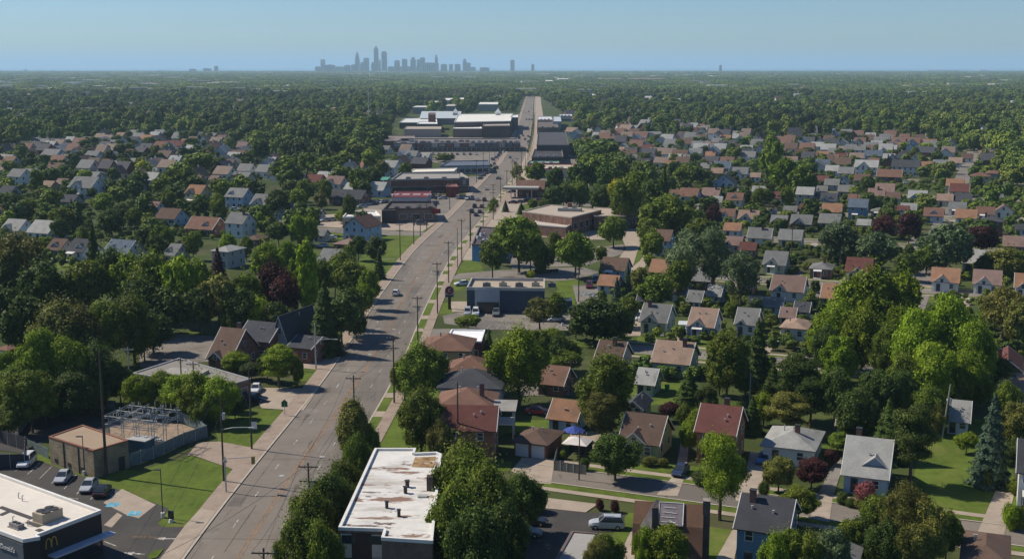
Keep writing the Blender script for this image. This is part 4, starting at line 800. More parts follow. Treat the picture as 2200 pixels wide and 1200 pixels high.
# --- the rest of both neighbourhoods: column, foot row, width, roof form, roof, wall, storeys, extras
HDATA = '''
1637 530 62 gx gy w 1 ct|1703 534 62 gx gy c 1 c|1612 487 54 gx tn w 1 cF|1564 480 44 gx ru w 1 F|1577 512 44 gx oo lb 1 c|1578 545 50 gx pk g 1 f|1610 556 44 gx rd k 1 |1677 494 42 gx gy k 1 F|1726 498 56 gx gy k 1 Ff|1791 471 52 gx oo w 1 |1847 474 50 gx bl bb 2 a|1787 496 56 gx gy c 1 |1858 500 34 gx lg k 1 |1892 470 42 hip gy lb 1 a|1925 508 24 gy rd k 1
1681 440 40 gx rd w 1 d|1733 444 46 gx lg g 2 |1782 446 50 gx dg g 1 dF|1840 444 36 gx ru c 1 a|1886 434 44 gx pk k 1 c|1922 440 36 gx br w 1 |1740 470 46 gx rd c 1 f|1700 470 34 gx gy g 1 |1660 470 24 gy gy g 1 c|1484 436 52 gx ru lb 1 |1452 432 30 gx ru w 1 f|1531 434 48 gx pk g 1 c|1582 444 44 gx ru w 1 d|1540 448 34 gx lg c 1|1636 428 42 gx lg w 1 |1560 405 56 gy dg lb 1 F|1593 385 42 gx gy w 1 F|1555 372 44 gx bl w 1 ct|1520 372 32 gx gy g 1 c|1543 383 32 gx tn tn 1 |1452 352 34 gx lg w 1 d|1443 366 32 gx oo tn 1 |1486 355 38 gx gy c 1 Ft|1531 330 34 gx gy g 1 d|1528 344 26 gx oo c 1 c|1522 308 34 gx bl g 1 |1560 308 30 gx oo k 1 |1590 305 34 gx lg g 1 |1565 322 44 gx dg g 1 F|1610 340 34 gx dg w 1 F|1470 300 30 gx br g 1 |1500 290 34 gx rd k 1|1545 292 26 gy rd lb 1|1420 330 40 gx gy c 1 |1400 352 34 gy gy g 1|1395 330 30 gx rd g 1 |1625 392 26 gx tn w 1
1955 466 40 gx lb w 1|1975 440 48 gx lb lb 1 F|2010 480 50 gx ru lb 1 d|1940 470 36 gx rd w 1 f|2033 445 40 gx tn c 1 |2072 446 44 gx dg w 1 |2140 445 40 gx gy gn 1 c|2080 485 54 gx oo w 1 c|2060 465 44 gx gy w 1 a|2120 476 46 gx ru w 1 a|2160 470 46 gy ru w 1 t|2135 508 58 hip dg k 2 c|2196 510 30 gx dg w 1|2185 548 60 gx pk k 1 r|2065 425 50 gx rd c 1 t|2055 412 44 gx oo g 1|2110 402 50 hip ru c 2 |2140 385 44 hip ru g 1|2025 368 40 gx gy w 1 t|2055 360 34 gx tn w 1 |2080 350 30 gx br w 1|2120 345 36 gx pk g 1 F|2130 330 34 gx rd k 1|1968 350 26 gy tn w 1|1960 325 34 gy pk lb 2 |2000 318 34 gx oo c 1 |2008 305 40 gx lg w 1|1990 370 36 gx oo k 1|1950 380 66 gx dg w 2 c|1915 392 60 gx ru k 1 t|1865 380 56 gx lg w 2 Ft|1820 384 40 gx gy lb 1 t|1790 378 34 gx lg c 1 |1770 366 38 gx bl lb 1 F|1840 340 50 gx gy w 2 c|1880 345 44 gx bl g 1|1878 360 30 gx ru w 1|1808 350 34 gx rd w 1 t|1795 338 32 gx gy w 1|1770 345 30 gx oo c 1|1745 348 36 gx ru c 1 d|1725 340 30 gx rd w 1 c|1702 358 34 gx pk w 1|1692 342 34 hip dg w 1|1735 310 24 gy pk w 1|1760 305 40 gx gy w 1|1790 325 36 gx dg w 2|1793 288 30 hip bl w 1|1850 295 40 hip tn tn 1|1910 293 30 hip rd k 1|1912 350 30 gx lg w 1|1770 400 30 gx rd w 1|1790 410 38 gx gy g 1 |1812 402 34 gy bl w 1 F|1855 400 40 gx br g 1|1740 395 34 gx rd lb 1|1690 395 24 gx oo w 1|1820 425 40 gx gy g 1|1905 425 50 gx pk w 1 a|1765 425 36 gx gy c 1
1335 292 30 gx pk w 1|1300 270 28 gx ru w 1|1285 262 26 gx tn w 1|1310 262 30 gx gy w 1|1270 268 26 gx lg c 1|1395 285 30 gx bl w 1|1340 280 24 gx gy w 1|1365 300 34 gx ru w 1 |1330 310 36 gx br c 1|1350 302 30 gx tn w 1|1372 318 40 gx rd g 1 t|1385 300 30 gx gy w 1|1340 325 28 gy lb w 1 |1310 305 30 gx br tn 1|1410 300 30 gx gy g 1|1240 262 26 gx br g 1|1230 290 30 gx tn w 1|1430 262 24 gy lg w 1|1250 318 26 gx lg w 1|1450 275 26 gx br c 1|1335 335 30 gx tn g 1|1355 345 26 gx ru k 1
12 356 44 gx lg w 1 dF|54 323 34 gx dg g 1|118 316 30 gx bl lb 1 F|130 312 22 gy gy w 1|112 352 50 gx gy lb 2 |120 376 50 gx br g 1 c|167 342 26 gy ru w 2 t|198 326 24 gy ru w 1 t|225 330 34 gx gy w 1 F|200 347 40 gx gy w 1|230 363 32 gx br w 1 F|40 402 48 gx gy w 2 |18 428 44 gx dg g 1|105 414 36 gx tn tn 1|135 408 34 gx pk tn 1|210 384 26 hip bl w 1|152 448 44 gx dg g 1|286 312 34 gx dg w 1|315 308 34 gx oo w 1|347 332 38 gx ru w 2 |378 322 48 gx rd lb 1 |382 337 34 gy lg w 1 t|415 310 26 gx pk w 1|462 304 34 gx gy g 1|523 332 30 gx pk w 2|512 345 40 gx ru k 1|482 352 28 gy gy w 1 t|455 368 36 gx gy w 1|343 358 26 gx dg g 1|309 412 32 gy dg g 1 t|462 398 26 gx pk g 1|603 388 66 gx dg w 1 f|640 400 44 gx dg w 1 F|676 404 50 gx rd k 1|662 414 24 gx lg g 0 |722 408 50 gx pk w 1 F|750 442 90 gx dg k 1|770 372 40 gx oo w 1|792 368 34 gx ru w 1 d|550 300 22 gx tn w 1|260 300 24 gx tn tn 1|245 318 28 gx gy w 1|300 326 30 gy bl w 1|330 300 24 gx tn c 1|90 300 26 gx lg w 1|60 300 24 gy gy w 1|185 310 26 gx gy w 1|240 345 30 gy lb w 1|265 350 30 gx dg w 1|395 350 24 gy lg c 1|278 340 30 gx ru w 1|68 345 26 gy ru w 1|840 380 44 gx lg w 2 F|886 345 34 gx gy w 1 F|868 342 28 gx bl w 1|915 345 26 gx lg w 0|830 330 24 gx gy w 1|440 340 24 gx rd w 1|580 355 24 gx tn w 1|10 465 30 gx ru tn 1|288 560 30 gx gy w 1|620 505 30 gx br w 1|610 498 24 gx gy w 0|320 540 20 gx br c 0|655 528 30 gx ru g 0|690 520 34 gx gy g 0|680 475 34 gx bl lb 0
'''
for row in HDATA.replace('\n', '|').split('|'):
    f = row.split()
    if len(f) >= 7:
        cx, yb, wp = map(float, f[:3]); rcx = f[4] if f[4] in ROOFC else 'lg'
        house_px(cx, yb, wp, f[3], rcx, f[5], int(f[6]), f[7] if len(f) > 7 else '')

# ------------------------------------------------------------------ larger buildings
def centre(pts): return sum((Vector(p[:2]) for p in pts), Vector((0, 0))) / len(pts)
LANDM = []
def flat_building(name, label, cat, pts, h, wcol, rcol, parapet=.5, brick=False, roofm=None, wallm=None, group=None, edgecol=None):
    """pts: footprint corners in metres, counter-clockwise; parts: wall, roof, parapet. Returns root and local corner list"""
    c = centre(pts); ar = sum(a[0] * b[1] - b[0] * a[1] for a, b in zip(pts, pts[1:] + pts[:1]))
    if ar < 0: pts = pts[::-1]
    L_ = [Vector(p[:2]) - c for p in pts]; t = root(name, (c.x, c.y, 0), 0, label, cat, group)
    mb = MB(); n = len(L_)
    for k in range(n):
        a, b = L_[k], L_[(k + 1) % n]; mb.poly([(a.x, a.y, 0), (b.x, b.y, 0), (b.x, b.y, h), (a.x, a.y, h)])
    mb.obj('wall', wallm or (M_brick if brick else M_plain), t, color=wcol)
    MB().poly([(p.x, p.y, h - .02) for p in L_]).obj('roof', roofm or M_rooffl, t, color=rcol)
    if parapet:
        mb = MB()
        for k in range(n):
            a, b = L_[k], L_[(k + 1) % n]; d = (b - a).normalized(); nn = Vector((d.y, -d.x)); a2, b2 = a - d * .06, b + d * .06
            q = [(*(a2 + nn * .06), h - .1), (*(b2 + nn * .06), h - .1), (*(b2 - nn * .3), h - .1), (*(a2 - nn * .3), h - .1)]
            mb.hull6(q, [(x, y, h + parapet + .002 * k) for x, y, _ in q])
        mb.obj('parapet', M_plain, t, color=edgecol or [min(1, k * 1.15) for k in rcol])
    return t, L_
def roof_px(px, h): return [tuple(G(*p, h).xy) for p in px]
def facade(t, a, b, z, n, w, hh, name='window', m=M_glass, frame=M_trim, out=.05, pad=.5):
    d = (b - a).normalized(); nn = Vector((d.y, -d.x)); ln = (b - a).length; ang = math.atan2(d.y, d.x)
    for k in range(n):
        p = a + d * (pad + (ln - 2 * pad) * (k + .5) / n) + nn * out
        f = MB().box((0, 0, 0), (w + .2, .1, hh + .2)).obj(name, frame, t, (p.x, p.y, z), ang)
        MB().box((0, -.06, 0), (w, .04, hh)).obj('pane' if name == 'window' else 'leaf', m, f)
def roof_unit(t, x, y, z, sx=2., sy=1.5, sz=1.1, rz=0., col=(.3, .3, .29), name='roof_unit', fans=1):
    u = MB().box((0, 0, sz / 2), (sx, sy, sz)).box((0, 0, .06), (sx + .3, sy + .3, .12)).obj(name, M_plain, t, (x, y, z), rz, color=col)
    mb = MB()
    for k in range(fans): 
        xx = ((k % 2 + .5) / min(2, fans) - .5) * sx * .8; yy = 0 if fans < 3 else ((k // 2) - .5) * sy * .45
        mb.tube((xx, yy, sz), (xx, yy, sz + .12), min(sx / 4, sy / 3.2), n=8)
    mb.obj('fan', M_dark, u); return u
# --- fast food restaurant, bottom left
roofp = roof_px([(217, 1100), (78, 1153), (85, 1157), (50, 1163), (-160, 1085), (-75, 994)], 5.6)
t, q = flat_building('restaurant', 'dark restaurant with white roof and golden arch in the bottom left corner', 'restaurant', roofp, 5.6, (.045, .045, .048), (.62, .57, .5), .35, wallm=mat('dark facade panels', (.028, .026, .027), .6, .3, .1, .6, wave=(.3, 2, 1), bump=.4), edgecol=(.66, .64, .6))
oc = Vector(t.location[:2]); R0 = [Vector(p) - oc for p in roofp]
A, B = R0[1], R0[0]; d = (B - A).normalized(); nn = Vector((d.y, -d.x)); nn = nn if nn.y < 0 or nn.x > 0 else -nn; ang = math.atan2(d.y, d.x)
# canopy along the right-hand facade, projecting past the corner
p = A + (B - A) * .62 + nn * .75
MB().box((0, 0, 0), ((B - A).length * .95, 1.5, .22)).obj('canopy', M_plain, t, (p.x, p.y, 2.75), ang, color=(.42, .45, .5))
M_gold = mat('gold sign enamel', (.5, .33, .05), .45, .4)
arch = MB(); zc, pr = 4.35, None
for s in (-1, 1):
    pts = [(s * .42 + .42 * s * -math.cos(math.pi * k / 10) if False else s * (.4 - .4 * math.cos(math.pi * k / 10)), 1.25 * math.sin(math.pi * k / 10) ** .75 - .55) for k in range(11)]
    for u, v in zip(pts[:-1], pts[1:]): arch.tube((u[0], 0, u[1]), (v[0], 0, v[1]), .075, n=5)
p = A + (B - A) * .2 + nn * .16; arch.obj('arch_sign', M_gold, t, (p.x, p.y, zc - .1), ang)
facade(t, A + (B - A) * .25, B, 1.5, 4, 1.6, 1.5, frame=M_dark)
p = R0[3] + (R0[4] - R0[3]) * .02; d2 = (R0[3] - R0[4]).normalized(); n2 = Vector((d2.y, -d2.x)); a2 = math.atan2(d2.y, d2.x)
MB().prism([tuple(R0[3] + n2 * .1), tuple(R0[3] + n2 * .1 - d2 * 6), tuple(R0[3] + n2 * .03 - d2 * 6), tuple(R0[3] + n2 * .03)][::-1], .3, 5.3).obj('facade_panel', M_plain, t, color=(.1, .11, .125))
p = R0[3] - d2 * 3.6 + n2 * .2; text_obj('sign_lettering', "McDonald's", .85, M_trim, t, (p.x, p.y, 4.1), (math.pi / 2, 0, a2), .04)
def on_roof(px, h): v = G(*px, h); return Vector((v.x, v.y)) - oc
p = on_roof((103, 1112), 5.8); roof_unit(t, p.x, p.y, 5.58, 3.1, 1.9, 1.3, ang, (.36, .3, .22), fans=4)
p = on_roof((36, 1130), 5.7); roof_unit(t, p.x, p.y, 5.58, 1.9, .9, .6, a2, (.2, .19, .19), 'condenser', 2)
M_mat_ = mat('rubber walkway mat', (.07, .065, .065), .9, .2)
for (a, b) in (((0, 1088), (70, 1113)), ((58, 1120), (85, 1130)), ((80, 1136), (98, 1143)), ((0, 1106), (18, 1098))):
    u, v = on_roof(a, 5.6), on_roof(b, 5.6); m_ = (u + v) / 2; MB().box((0, 0, .02), ((v - u).length, .7, .03)).obj('walkway_mat', M_mat_, t, (m_.x, m_.y, 5.6), math.atan2(v.y - u.y, v.x - u.x))
for px in ((40, 1069), (48, 1075), (28, 1120), (60, 1128)):
    p = on_roof(px, 5.6); MB().tube((0, 0, 0), (0, 0, .7), .07, n=6).tube((0, 0, .7), (.25, 0, .75), .06, n=6).obj('vent_pipe', M_galv, t, (p.x, p.y, 5.6))
LANDM.append(('white-roofed restaurant', 20, 1080))
# --- tan brick substation building
roofp = roof_px([(105, 938), (178, 913), (275, 946), (200, 968)], 4.4)
t, q = flat_building('utility_building', 'windowless tan brick building with rust-edged flat roof beside the lattice structure', 'utility building', roofp, 4.4, (.27, .215, .13), (.31, .23, .16), .12, brick=True, edgecol=(.2, .085, .05))
oc = Vector(t.location[:2]); A, B, C_ = [Vector(roofp[k]) - oc for k in (0, 3, 2)]
d = (B - A).normalized(); nn = Vector((d.y, -d.x)); ang = math.atan2(d.y, d.x)
for k in (1, 2): p = A + (B - A) * (k / 3) + nn * .05; MB().box((0, 0, 2.15), (.18, .1, 4.2)).obj('pilaster_joint', M_dark, t, (p.x, p.y, 0), ang)
for k in (.14, .44, .74): p = A + (B - A) * k + nn * .04; MB().box((0, 0, 0), (.7, .1, .6)).obj('louvre', M_dark, t, (p.x, p.y, .9), ang)
d = (C_ - B).normalized(); nn = Vector((d.y, -d.x)); p = B + (C_ - B) * .78 + nn * .05; MB().box((0, 0, 1.1), (1.1, .1, 2.2)).obj('door', M_dark, t, (p.x, p.y, 0), math.atan2(d.y, d.x))
LANDM.append(('tan brick utility building', 190, 990))
# --- low wide building behind the bushes
roofp = roof_px([(285, 800), (385, 768), (538, 812), (470, 832)], 4.2)
t, q = flat_building('low_building', 'long low building with weathered grey roof behind the bushes on the left', 'building', roofp, 4.0, (.2, .11, .075), (.22, .2, .18), .18, brick=True, edgecol=(.3, .3, .3))
MB().box((0, 0, .3), (8, 5, .6)).obj('raised_roof', M_rooffl, t, (-2, 0, 4.0), R(-12), color=(.29, .27, .24))
facade(t, Vector(roofp[3]) - Vector(t.location[:2]), Vector(roofp[2]) - Vector(t.location[:2]), 2., 3, 1.3, 1.4)
# --- brick complex with dark roofs
house_px(566, 778, 104, 'gx', 'dg', 'k', 2, 'v', 9, 'red brick hall with long charcoal roof left of the steep dark gables', near=True, eave=4.6, rise=3.0)
house_px(632, 772, 84, 'gy', 'dg', 'g', 2, 't', 13, 'steep charcoal-roofed gabled building behind the red brick annex', near=True, eave=4.2, rise=5.2)
t = house_px(664, 782, 84, 'gx', 'dg', 'k', 1, '', 9, 'flat-fronted red brick annex with dark roof beside the concrete drive', near=True, eave=3.4, rise=1.6)
house_px(498, 800, 94, 'gx', 'br', 'k', 1, 'Frt', 11, 'brown-roofed brick house with steep gables beside the round bright bush', near=True, eave=2.8, rise=5.2)
# --- cream flat building, dark restaurant, maroon canopy, brick store (left of the road)
fb = flat_building
def px_building(name, label, cat, roof, h, wcol, rcol, par=.5, brick=False, win=None, **kw):
    rp = roof_px(roof, h); t, q = fb(name, label, cat, rp, h, wcol, rcol, par, brick, **kw); oc = Vector(t.location[:2])
    for e in (win or ()):
        i, z, n, w, hh = e[:5]; a, b = Vector(rp[i]) - oc, Vector(rp[(i + 1) % len(rp)]) - oc
        if (b - a).x < 0 and abs((b - a).x) > abs((b - a).y) * .3: a, b = b, a
        facade(t, a, b, z, n, w, hh, *e[5:])
    return t, [Vector(p) - oc for p in rp]
px_building('store', 'cream flat-roofed shop with white roof edge behind the pale blue gable house', 'shop', [(736, 468), (818, 466), (808, 455), (748, 455)], 4, (.42, .37, .28), (.62, .6, .56), .5, win=[(0, 1.8, 5, 2, 1.6)])
t, q = px_building('restaurant', 'dark brown and tan restaurant with red sign box beside the road bend', 'restaurant', [(824, 452), (936, 450), (928, 436), (838, 436)], 5, (.16, .12, .095), (.08, .07, .07), .8, win=[(0, 2.3, 4, 3, 2)], edgecol=(.09, .06, .05))
MB().box((0, 0, 0), (3.6, 1, 1.8)).obj('sign_box', mat('dull red sign', (.17, .02, .02), .6), t, (q[1].x + .2, q[1].y - .4, 4.4))
MB().box((0, 0, 2.6), (5.5, 3, 5.4)).obj('corner_block', M_plain, t, (q[0].x + 2.2, q[0].y - .4, 0), color=(.05, .042, .045))
for k in range(4): roof_unit(t, q[0].x + 5 + k * 4.5, q[0].y + 4 + k % 2, 5, 2, 1.6, 1.1, 0, (.1, .1, .1))
t, q = px_building('store', 'long red brick store with grey flat roof left of the busy junction', 'shop', [(840, 388), (1008, 385), (990, 373), (862, 373)], 6.5, (.17, .055, .04), (.27, .25, .23), .7, True, win=[(0, 2.2, 9, 4.4, 2.2)])
for k in range(6): roof_unit(t, q[0].x + 8 + k * 9, q[0].y + 7, 6.5, 2.4, 1.8, 1.2, 0, (.16, .16, .16))
MB().box((0, 0, 0), (9, .5, 2.6)).obj('sign_panel', M_plain, t, (q[1].x - 6, q[1].y - .4, 5.2), color=(.3, .34, .38))
px_building('store', 'red-fronted corner shop wall at the right end of the brick store', 'shop', [(958, 402), (985, 402), (980, 396), (962, 396)], 5, (.16, .025, .025), (.2, .09, .08), .3)
px_building('store', 'white-roofed shop directly behind the long red brick store', 'shop', [(878, 371), (975, 369), (982, 362), (890, 364)], 5.5, (.5, .48, .42), (.66, .62, .52), .4, win=[(0, 2, 5, 3, 1.5)])
px_building('store', 'blue-grey low-roofed shop beyond the white-roofed shop', 'shop', [(945, 358), (1052, 356), (1050, 346), (965, 347)], 4.5, (.25, .3, .34), (.1, .12, .16), .5, win=[(0, 2, 8, 3, 2)])
px_building('garage_row', 'teal roofed low shed left of the long brick store', 'shed', [(815, 387), (842, 387), (846, 380), (822, 380)], 3, (.1, .25, .2), (.08, .26, .2), .1)
t, q = px_building('canopy', 'flat maroon panelled canopy roof in front of the red brick store', 'canopy', [(841, 424), (918, 424), (926, 412), (850, 412)], 4.2, (.36, .36, .38), (.14, .03, .035), .3, edgecol=(.3, .12, .13), win=None)
for k in range(4): MB().box((0, 0, 0), (3.6, 5.2, .1)).obj('roof_panel', M_plain, t, ((k - 1.5) * 4.9, 0, 4.28), color=(.34, .26, .27))
# shopping centre
t, q = px_building('shopping_centre', 'long dark strip of shops in front of the white-roofed mall', 'shopping centre', [(845, 309), (1118, 308), (1112, 299), (862, 299)], 6, (.09, .07, .07), (.16, .14, .13), .6, win=[(0, 2, 26, 3.4, 2.2)])
g = random.Random(12); W_ = q[1].x - q[0].x
for k in range(17): MB().box((0, 0, 0), (W_ / 17 * .8, .5, 1.6 + (k % 3) * .5)).obj('shop_sign_panel', M_plain, t, (q[0].x + (k + .5) * W_ / 17, q[0].y + (q[1].y - q[0].y) * (k + .5) / 17 - .3, 4.9), color=g.choice(((.3, .28, .25), (.14, .12, .11), (.22, .08, .07), (.35, .33, .3), (.1, .12, .16))))
for k in range(20): roof_unit(t, q[0].x + (k + .5) * W_ / 20, q[0].y + g.uniform(8, 24), 6, g.uniform(2, 5), 2.4, g.uniform(1, 2), 0, g.choice(((.42, .41, .39), (.18, .17, .16), (.3, .28, .25))))
px_building('shopping_centre', 'left wing of the shop strip with reddish front', 'shopping centre', [(826, 304), (892, 303), (890, 292), (832, 292)], 6, (.2, .1, .09), (.2, .16, .15), .5)
px_building('mall_block', 'x', 'shopping mall', [(868, 278), (948, 278), (948, 272), (874, 272)], 7, (.34, .28, .23), (.36, .3, .24), .4)
px_building('mall_block', 'x', 'shopping mall', [(976, 263), (1097, 261), (1101, 245), (985, 246)], 12, (.1, .07, .065), (.66, .64, .58), .6, win=[(0, 6, 9, 9, 6, 'window', M_dark)])
px_building('mall_block', 'x', 'shopping mall', [(973, 277), (1036, 277), (1030, 270), (980, 270)], 7.5, (.2, .14, .11), (.62, .59, .54), .5)
px_building('mall_block', 'x', 'shopping mall', [(1037, 272), (1096, 271), (1092, 264), (1040, 265)], 10, (.085, .06, .055), (.3, .25, .22), .6)
px_building('mall_block', 'x', 'shopping mall', [(920, 247), (936, 247), (936, 243), (921, 243)], 15, (.13, .05, .045), (.14, .08, .07), .4)
px_building('mall_block', 'x', 'shopping mall', [(858, 264), (940, 264), (937, 254), (870, 255)], 6, (.09, .07, .06), (.56, .56, .54), .5)
px_building('mall_block', 'x', 'shopping mall', [(896, 267), (940, 267), (938, 262), (900, 262)], 8, (.09, .07, .06), (.62, .62, .6), .5)
px_building('mall_block', 'x', 'shopping mall', [(1096, 253), (1113, 253), (1113, 247), (1098, 248)], 12, (.12, .12, .13), (.6, .6, .6), .5)
def big_gable(label, cx, yb, wpx, h, rise, col, rcol, dep=40):
    p = G(cx, yb); w = wpx * mpp(yb); t = root('mall_block', (p.x, p.y + dep / 2, 0), 0, label, 'shopping mall')
    gable_walls(w, dep, h, rise, 'x').obj('wall', M_plain, t, color=col); gable_roof(w, dep, h, rise, 'x', .8).obj('roof', M_plain, t, color=rcol); return t
big_gable('x', 945, 268, 84, 7, 6, (.25, .22, .2), (.42, .46, .48), 70)
for cx in (979, 1070):
    p = G(cx, 247, 12); t = root('roof_lantern', (p.x, p.y - 6, 12), 0, 'x', 'roof lantern')
    MB().box((0, 0, 1.2), (5, 5, 2.4)).obj('lantern_base', M_plain, t, color=(.6, .6, .58)); MB().hull6([(-3.6, -3.6, 2.4), (3.6, -3.6, 2.4), (3.6, 3.6, 2.4), (-3.6, 3.6, 2.4)], [(-.1, -.1, 7), (.1, -.1, 7), (.1, .1, 7), (-.1, .1, 7)]).obj('lantern_roof', M_plain, t, color=(.66, .66, .64))
# --- right of the road
t, q = px_building('shop', 'long slate-blue shop with flat tan roof and white entrance panel', 'shop', [(1003, 622), (1170, 624), (1170, 603), (1013, 602)], 6.0, (.035, .055, .085), (.36, .3, .23), .7, win=None, edgecol=(.36, .35, .32))
yf = q[0].y - .35; MB().box((0, 0, 3.3), (6.6, .6, 5.6)).obj('entrance_frame', M_plain, t, ((q[0].x * .7 + q[1].x * .3) - .6, yf + .1, .3), color=(.33, .36, .38))
MB().box((0, 0, 1.5), (5.6, .1, 2.6)).obj('entrance_glass', M_glass, t, ((q[0].x * .7 + q[1].x * .3) - .6, yf - .28, .1))
for k in range(3): text_obj('wall_lettering', 'bd', 1.7, M_trim, t, (q[0].x * .42 + q[1].x * .58 + (k - .9) * 2.7, yf + .28, 2.1), (math.pi / 2, 0, 0), .03)
for k in range(5): roof_unit(t, q[0].x + 5 + k * 4.2, q[0].y + 4 + (k % 2), 6., 2, 1.4, 1.1, 0, (.34, .3, .24) if k % 2 else (.12, .12, .12))
MB().box((0, 0, 1.6), (7, 4, 3.2)).obj('side_annex', M_plain, t, (q[1].x + 3.6, q[1].y + 3, 0), color=(.03, .05, .09))
t, q = px_building('shop', 'small shop with bright white flat roof and dark red fascia', 'shop', [(958, 731), (1034, 735), (1042, 710), (970, 709)], 4.2, (.12, .03, .035), (.75, .75, .75), .25, win=[(0, 1.6, 3, 1.8, 1.6)], edgecol=(.7, .7, .7))
ap = [(962, 811, 112, 8, 'hip', 'ru', 'tn', 2, 'v', 11, 'tan brick apartment house with rust hip roof beside the white-roofed shop'),
      (1012, 864, 102, 8, 'hip', 'ru', 'tn', 2, 'v', 9, 'rust hip-roofed apartment house mostly hidden behind the charcoal-roofed one'),
      (1014, 899, 138, 8, 'hip', 'dg', 'lb', 2, 'c', 10, 'pale apartment house with charcoal hip roof between two rust-roofed ones'),
      (1003, 947, 130, 8, 'hip', 'ru', 'k', 2, 'cv', 10, 'rust hip-roofed brick apartment house behind the plum-roofed one'),
      (1008, 996, 126, 8, 'gx', 'rd', 'ob', 2, '', 9, 'two-storey brick apartment house with plum-coloured roof and dark pole in front')]
for cx, yb, wp, _, st, rc, wc, fl, op, dp, lb in ap: house_px(cx, yb, wp, st, rc, wc, fl, op, dp, lb, rz=-4., near=True, rise=2.3 if st == 'hip' else 2.6, eave=5.6)
p = G(1085, 948); t = root('deck', (p.x, p.y + 2, 0), R(-4), 'raised wooden deck with grey roof beside the rust-roofed apartments', 'deck')
MB().box((0, 0, 3), (3.2, 4.2, .2)).obj('floor', M_trim, t); MB().slab([(-2, -2.6, 5.5), (2, -2.6, 5.5), (2, 2.6, 6), (-2, 2.6, 6)], .15).obj('roof', M_shingle, t, color=(.27, .26, .24))
mb = MB()
for sx in (-1, 1):
    for sy in (-1, 1): mb.box((sx * 1.5, sy * 2, 2.8), (.18, .18, 5.6))
mb.obj('posts', M_trim, t); mb = MB()
for k in range(11): mb.box((-1.5 + k * .3, -2.08, 3.55), (.05, .05, .9))
mb.box((0, -2.08, 4.0), (3.2, .08, .08)).obj('railing', M_trim, t)
# white-roofed apartment block in the foreground
roofp = roof_px([(728, 1136), (826, 1139), (820, 1158), (929, 1165), (948, 978), (938, 974), (890, 976), (893, 966), (806, 966), (803, 972)], 8.6)
t, q = flat_building('apartment_block', 'foreground brick apartment block with rust-stained white flat roof', 'apartment building', roofp, 8.6, (.12, .075, .055), (.6, .6, .58), .3, brick=True, roofm=M_rust, edgecol=(.62, .61, .58))
oc = Vector(t.location[:2]); A, B = Vector(roofp[0]) - oc, Vector(roofp[1]) - oc; d = (B - A).normalized(); nn = Vector((d.y, -d.x)); nn = nn if nn.y < 0 else -nn; ang = math.atan2(d.y, d.x)
for fx in (.22, .78):
    for zz in (7.0, 4.2, 1.4):
        p = A + (B - A) * fx + nn * .06; f = MB().box((0, 0, 0), (1.9, .12, 2.75)).obj('window_panel', M_plain, t, (p.x, p.y, zz - .3), ang, color=(.5, .48, .42)); MB().box((0, -.08, .75), (1.7, .05, 1.05)).obj('pane', M_glass, f)
p = A + (B - A) * .5 + nn * .08; MB().box((0, 0, 4.1), (2.4, .14, 8.2)).obj('facade_panel', M_plain, t, (p.x, p.y, 0), ang, color=(.05, .028, .024))
for px, s in (((875, 1045), .9), ((871, 1058), .8), ((831, 1090), .7), ((857, 1108), .7)):
    v = G(*px, 8.6); MB().box((0, 0, .4), (s * .5, s * .5, .8)).box((0, 0, .85), (s * .7, s * .7, .1)).obj('roof_vent', M_dark, t, (v.x - oc.x, v.y - oc.y, 8.6), .3)
v = G(924, 1050, 8.6); MB().box((0, 0, .9), (.8, 1.1, 1.8)).obj('chimney', M_brick, t, (v.x - oc.x, v.y - oc.y, 8.58), color=(.07, .05, .045))
v = G(908, 1066, 8.6); MB().box((0, 0, .1), (1.2, .8, .2)).obj('roof_hatch', M_galv, t, (v.x - oc.x, v.y - oc.y, 8.6))
oq = [G(*c, 8.6).xy - oc for c in ((884, 1002), (930, 1004), (937, 980), (892, 981))]
MB().poly([(*p_, 8.603) for p_ in oq]).obj('ochre_patch', mat('ochre stained roofing', (.27, .17, .08), .9, .2, .3, 1.2, stain=[((.1, .05, .03), .8, .55, .05, .8), ((.5, .46, .4), .6, .58, .08, .8)]), t)
LANDM += [('white-roofed apartment block', 850, 1190), ('slate-blue shop', 1090, 662)]
# fire station / school
t, q = px_building('civic_building', 'large low brick building with pale tan flat roof above the round trees', 'civic building', [(1122, 455), (1228, 468), (1292, 452), (1180, 441)], 6.8, (.17, .08, .055), (.38, .32, .26), .35, True, win=[(1, 3.4, 5, 2.2, 2.4)])
roof_unit(t, q[0].x * .4 + q[2].x * .6, q[0].y * .35 + q[2].y * .65, 6.8, 9, 3.5, 1.2, R(-12), (.3, .29, .26), fans=2); MB().box((0, 0, 1), (1.8, 1.8, 2)).obj('chimney', M_brick, t, (q[3].x * .6 + q[2].x * .4, q[2].y * .5 + q[3].y * .5, 6.8), color=(.2, .07, .05))
px_building('civic_building', 'right wing of the large brick building with tan roof', 'civic building', [(1276, 465), (1341, 465), (1371, 452), (1276, 446)], 5.6, (.1, .05, .04), (.38, .31, .25), .3, True, win=[(1, 2.6, 4, 1.6, 2)])
px_building('civic_building', 'low front bay of the large brick building with pale roof', 'civic building', [(1156, 484), (1216, 489), (1232, 480), (1150, 475)], 3.9, (.2, .09, .07), (.45, .4, .36), .3, True)
t, q = px_building('blue_shop', 'blue-fronted shop with dark cluttered roof beside the right kerb', 'shop', [(1014, 527), (1062, 530), (1075, 492), (1030, 489)], 5.2, (.09, .22, .4), (.075, .06, .065), .5, win=None, edgecol=(.1, .09, .1))
for k in range(6): roof_unit(t, q[0].x * .5 + q[1].x * .5 + random.uniform(-3, 3), q[0].y + 5 + k * 3.5, 5.2, 1.6, 1.2, .9, .3, (.5, .5, .48) if k % 2 else (.1, .1, .1))
